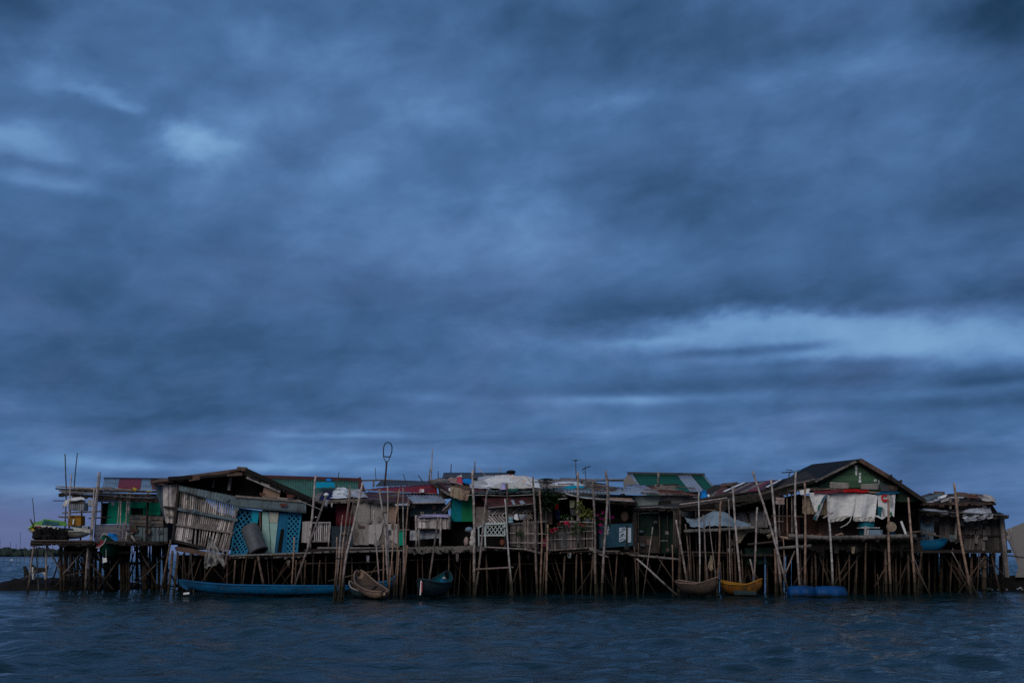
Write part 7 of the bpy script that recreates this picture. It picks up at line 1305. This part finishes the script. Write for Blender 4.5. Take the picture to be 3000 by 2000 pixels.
def braces(h, x0, x1, y0, y1, Yd, n, mts, w=(3, 5)):
    for i in range(n):
        x = rnd.uniform(x0, x1); dx = rnd.uniform(25, 70) * rnd.choice((-1, 1)); d = Yd + rnd.uniform(-.25, .25)
        rod(h, 'brace', [(x, y0 + rnd.uniform(0, 12), d), (x + dx, y1 + rnd.uniform(-25, 10), d)], rnd.uniform(*w), d, rnd.choice(mts), foot=rnd.random() < .4)
def joists(h, x0, x1, y0, y1, Yd, n, mt):
    for i in range(n):
        u = (i + rnd.random()) / n; x = x0 + (x1 - x0) * u; p = P(x, y0 + (y1 - y0) * u + rnd.uniform(3, 7), Yd); mb = MB(); mb.tube([p + Vector((rnd.uniform(-.05, .05), -.1 - .25 * rnd.random(), 0)), p + Vector((0, .8, 0))], rnd.uniform(.035, .06), 7); mb.build('joist', mt, h, True)
GREYS = [WOODG, MDK, WOODB, RUST, MTEAL, BAMD]
h1, h2, h3, h5 = house('green-walled'), house('leaning slatted'), house('red corrugated wall'), house('plywood hut')
h6, h7, h8, h9, h10 = house('small hut with grey'), house('large house with teal'), house('dark open shack'), house('dark shack with blue'), house('rusty red sheet')
h13, h14, h15 = house('long low shack'), house('high stilt house'), house('ramshackle')
wk_, pl_ = house('long bamboo walkway'), house('raised bamboo rack')
patches(h1, 285, 470, 1545, 1582, 52.7, 14, GREYS, (6, 22), (5, 16)); patches(h1, 385, 470, 1512, 1536, 52.9, 5, [WOODG, MTEAL], (8, 24), (4, 9))
junk(h1, 180, 440, 1432, 1444, 54, 51.8, 14, [BAMD, WOODG, BAM, WOODB]); fringe(h1, 'eave_edge', 175, 460, 1446, 1464, 51.6, WOOD, 60, 9)
panel(h1, 'dark_net_fill', [(185, 1592), (290, 1596), (284, 1614), (262, 1628), (240, 1618), (205, 1622), (190, 1610)], 51.4, NETD, .03); panel(h1, 'dark_net_fill', [(312, 1596), (384, 1596), (380, 1640), (350, 1652), (322, 1636)], 51.9, NETD, .03)  # dark sheets added to darken the open space below the deck
braces(h1, 180, 460, 1592, 1725, 52.6, 12, [BAMD, SHADEX]); braces(h1, 190, 480, 1592, 1725, 54.5, 10, [SHADEX]); stilt_row(h1, 175, 380, 14, 54, 1590, (4, 8), lean=6); stilt_row(h1, 390, 490, 6, 54.6, 1590, (5, 12), lean=6)
patches(h2, 535, 880, 1445, 1495, 48.24, 9, [RUST, MDK, MTEAL], (8, 26), (5, 12)); patches(h2, 490, 640, 1500, 1590, 48.5, 5, [FENCE, WOODG], (8, 22), (4, 9), .3)
fringe(h2, 'eave_edge', 445, 700, 1415, 1380, 48.1, WOODB, 40, 6); fringe(h2, 'eave_edge', 722, 905, 1384, 1466, 48.08, WOOD, 40, 8)
braces(h2, 520, 900, 1630, 1722, 48.9, 6, [BAMD]); braces(h2, 520, 900, 1630, 1722, 50, 10, [SHADEX, BAMD])
for (h, a) in ((h3, (900, 1034, 1470, 1600, 49.5)), (h5, (1040, 1160, 1475, 1590, 48.8)), (h5, (1040, 1195, 1475, 1600, 48.78)), (h6, (1205, 1300, 1478, 1508, 49.15)), (h10, (1875, 1980, 1510, 1612, 49.1)), (h13, (1998, 2250, 1500, 1545, 49.3)), (h13, (2260, 2345, 1515, 1570, 49.3))): patches(h, *a, 5, [WOODG, WOODB, MDK], (6, 18), (6, 18))
for (h, a) in ((h3, (910, 1085, 1443, 1463, 53, 48.8)), (h5, (1075, 1200, 1446, 1468, 51, 48.7)), (h7, (1270, 1400, 1406, 1436, 53, 48.6)), (h8, (1575, 1750, 1408, 1440, 53.5, 48.5)), (h8, (1640, 1860, 1424, 1446, 50.5, 48.5)), (h10, (1850, 2040, 1424, 1448, 53, 50.1)), (h13, (2000, 2300, 1440, 1476, 52, 48.5)), (h13, (2090, 2250, 1430, 1462, 52, 48.6)), (h15, (2710, 2900, 1450, 1468, 52, 50)), (h15, (2690, 2930, 1494, 1508, 51, 49.2))): junk(h, *a, 13, GREYS + [WOODG, BAMD])
for (h, a) in ((h3, (905, 1088, 1468, 1463, 48.65, WOODG, 40, 8)), (h5, (1072, 1206, 1464, 1474, 48.5, MDK, 34, 8)), (h7, (1392, 1566, 1441, 1439, 48.15, MTEAL, 50, 5)), (h7, (1430, 1566, 1487, 1476, 47.85, WOOD, 40, 8)), (h8, (1565, 1760, 1443, 1449, 48.2, WOODG, 44, 7)), (h9, (1745, 1862, 1464, 1470, 47.8, WOOD, 30, 9)), (h10, (1856, 1990, 1488, 1489, 48.55, WOOD, 34, 9)), (h15, (2672, 2952, 1498, 1512, 49.1, WOOD, 70, 10)), (h15, (2700, 2914, 1474, 1472, 49.7, WOODB, 50, 8))): fringe(h, 'eave_edge', *a)
joists(wk_, 900, 1195, 1612, 1610, 47.0, 12, WOOD); joists(wk_, 1200, 1600, 1606, 1606, 46.95, 14, WOOD); joists(wk_, 1605, 1870, 1614, 1616, 47, 13, BAMD); joists(h14, 2345, 2690, 1580, 1578, 46.9, 9, WOOD); joists(h2, 690, 890, 1630, 1628, 48.3, 10, WOODG)
braces(wk_, 900, 1960, 1618, 1725, 48.0, 13, [BAMD, BAMD, SHADEX]); braces(wk_, 900, 1960, 1618, 1725, 49.3, 12, [SHADEX])
rod(wk_, 'beam_pole', [(1200, 1640), (1400, 1636)], 4, 48, BAMD); rod(wk_, 'beam_pole', [(1500, 1652), (1780, 1646)], 4, 48.2, BAMD); rod(wk_, 'beam_pole', [(900, 1650), (1180, 1644)], 4, 48.2, BAMD)
braces(pl_, 1990, 2290, 1626, 1720, 48.6, 9, [BAMD, SHADEX, BAMO]); braces(h14, 2345, 2690, 1604, 1725, 48.2, 12, [BAMD, SHADEX, BAMO]); braces(h14, 2345, 2690, 1604, 1725, 51, 10, [SHADEX]); braces(h15, 2690, 2930, 1620, 1715, 50.4, 12, [BAMD, SHADEX])
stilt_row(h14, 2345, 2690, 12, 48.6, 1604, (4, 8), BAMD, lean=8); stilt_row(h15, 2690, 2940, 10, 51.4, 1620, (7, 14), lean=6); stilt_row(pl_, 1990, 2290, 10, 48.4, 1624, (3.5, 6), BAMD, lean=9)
patches(h15, 2700, 2820, 1515, 1580, 49.95, 8, [SLATD, WOODG, MTEAL], (7, 22), (10, 30)); patches(h15, 2830, 2935, 1520, 1608, 50.0, 9, [SLATD, WOODG, WOODB], (7, 18), (10, 34), .05)
# rubbish hung up or caught under the decks
GRAG = 'rags and nets caught under the decks'
for x, y, w, hh, yd, mt, lab in ((1078, 1626, 9, 22, 47.2, PLAST, 'pale scrap of plastic caught under the walkway left of the pole cluster'), (1340, 1618, 10, 26, 47.1, WOODG, 'brown rag caught under the walkway right of the dark teal boat'), (1548, 1622, 8, 20, 46.9, NETD, 'black net scrap hanging under the left fence section'), (1668, 1618, 12, 18, 47, PLAST, 'grey plastic shred hanging under the long fence'), (2410, 1606, 14, 30, 47.1, NETD, 'black net hanging below the high deck at its left'), (2500, 1600, 10, 24, 47.1, BURL, 'brown rag hanging below the middle of the high deck'), (2640, 1604, 12, 30, 47.2, NETD, 'dark net hanging below the right end of the high deck'), (845, 1640, 9, 22, 48.2, WOODG, 'brown rag hanging under the blue boarded wall')):
    cloth('rag', [(x - w / 2, y), (x + w / 2, y + 1), (x + w / 3, y + hh), (x - w / 2.5, y + hh * .8)], yd, mt, lab, 'rag', GRAG, folds=2, rag=.4, nu=12, nv=14)
fringe(h1, 'edge_matting', 96, 276, 1587, 1588, 49.7, WOOD, 60, 12); fringe(h1, 'edge_matting', 340, 490, 1588, 1589, 49.75, WOOD, 40, 9)
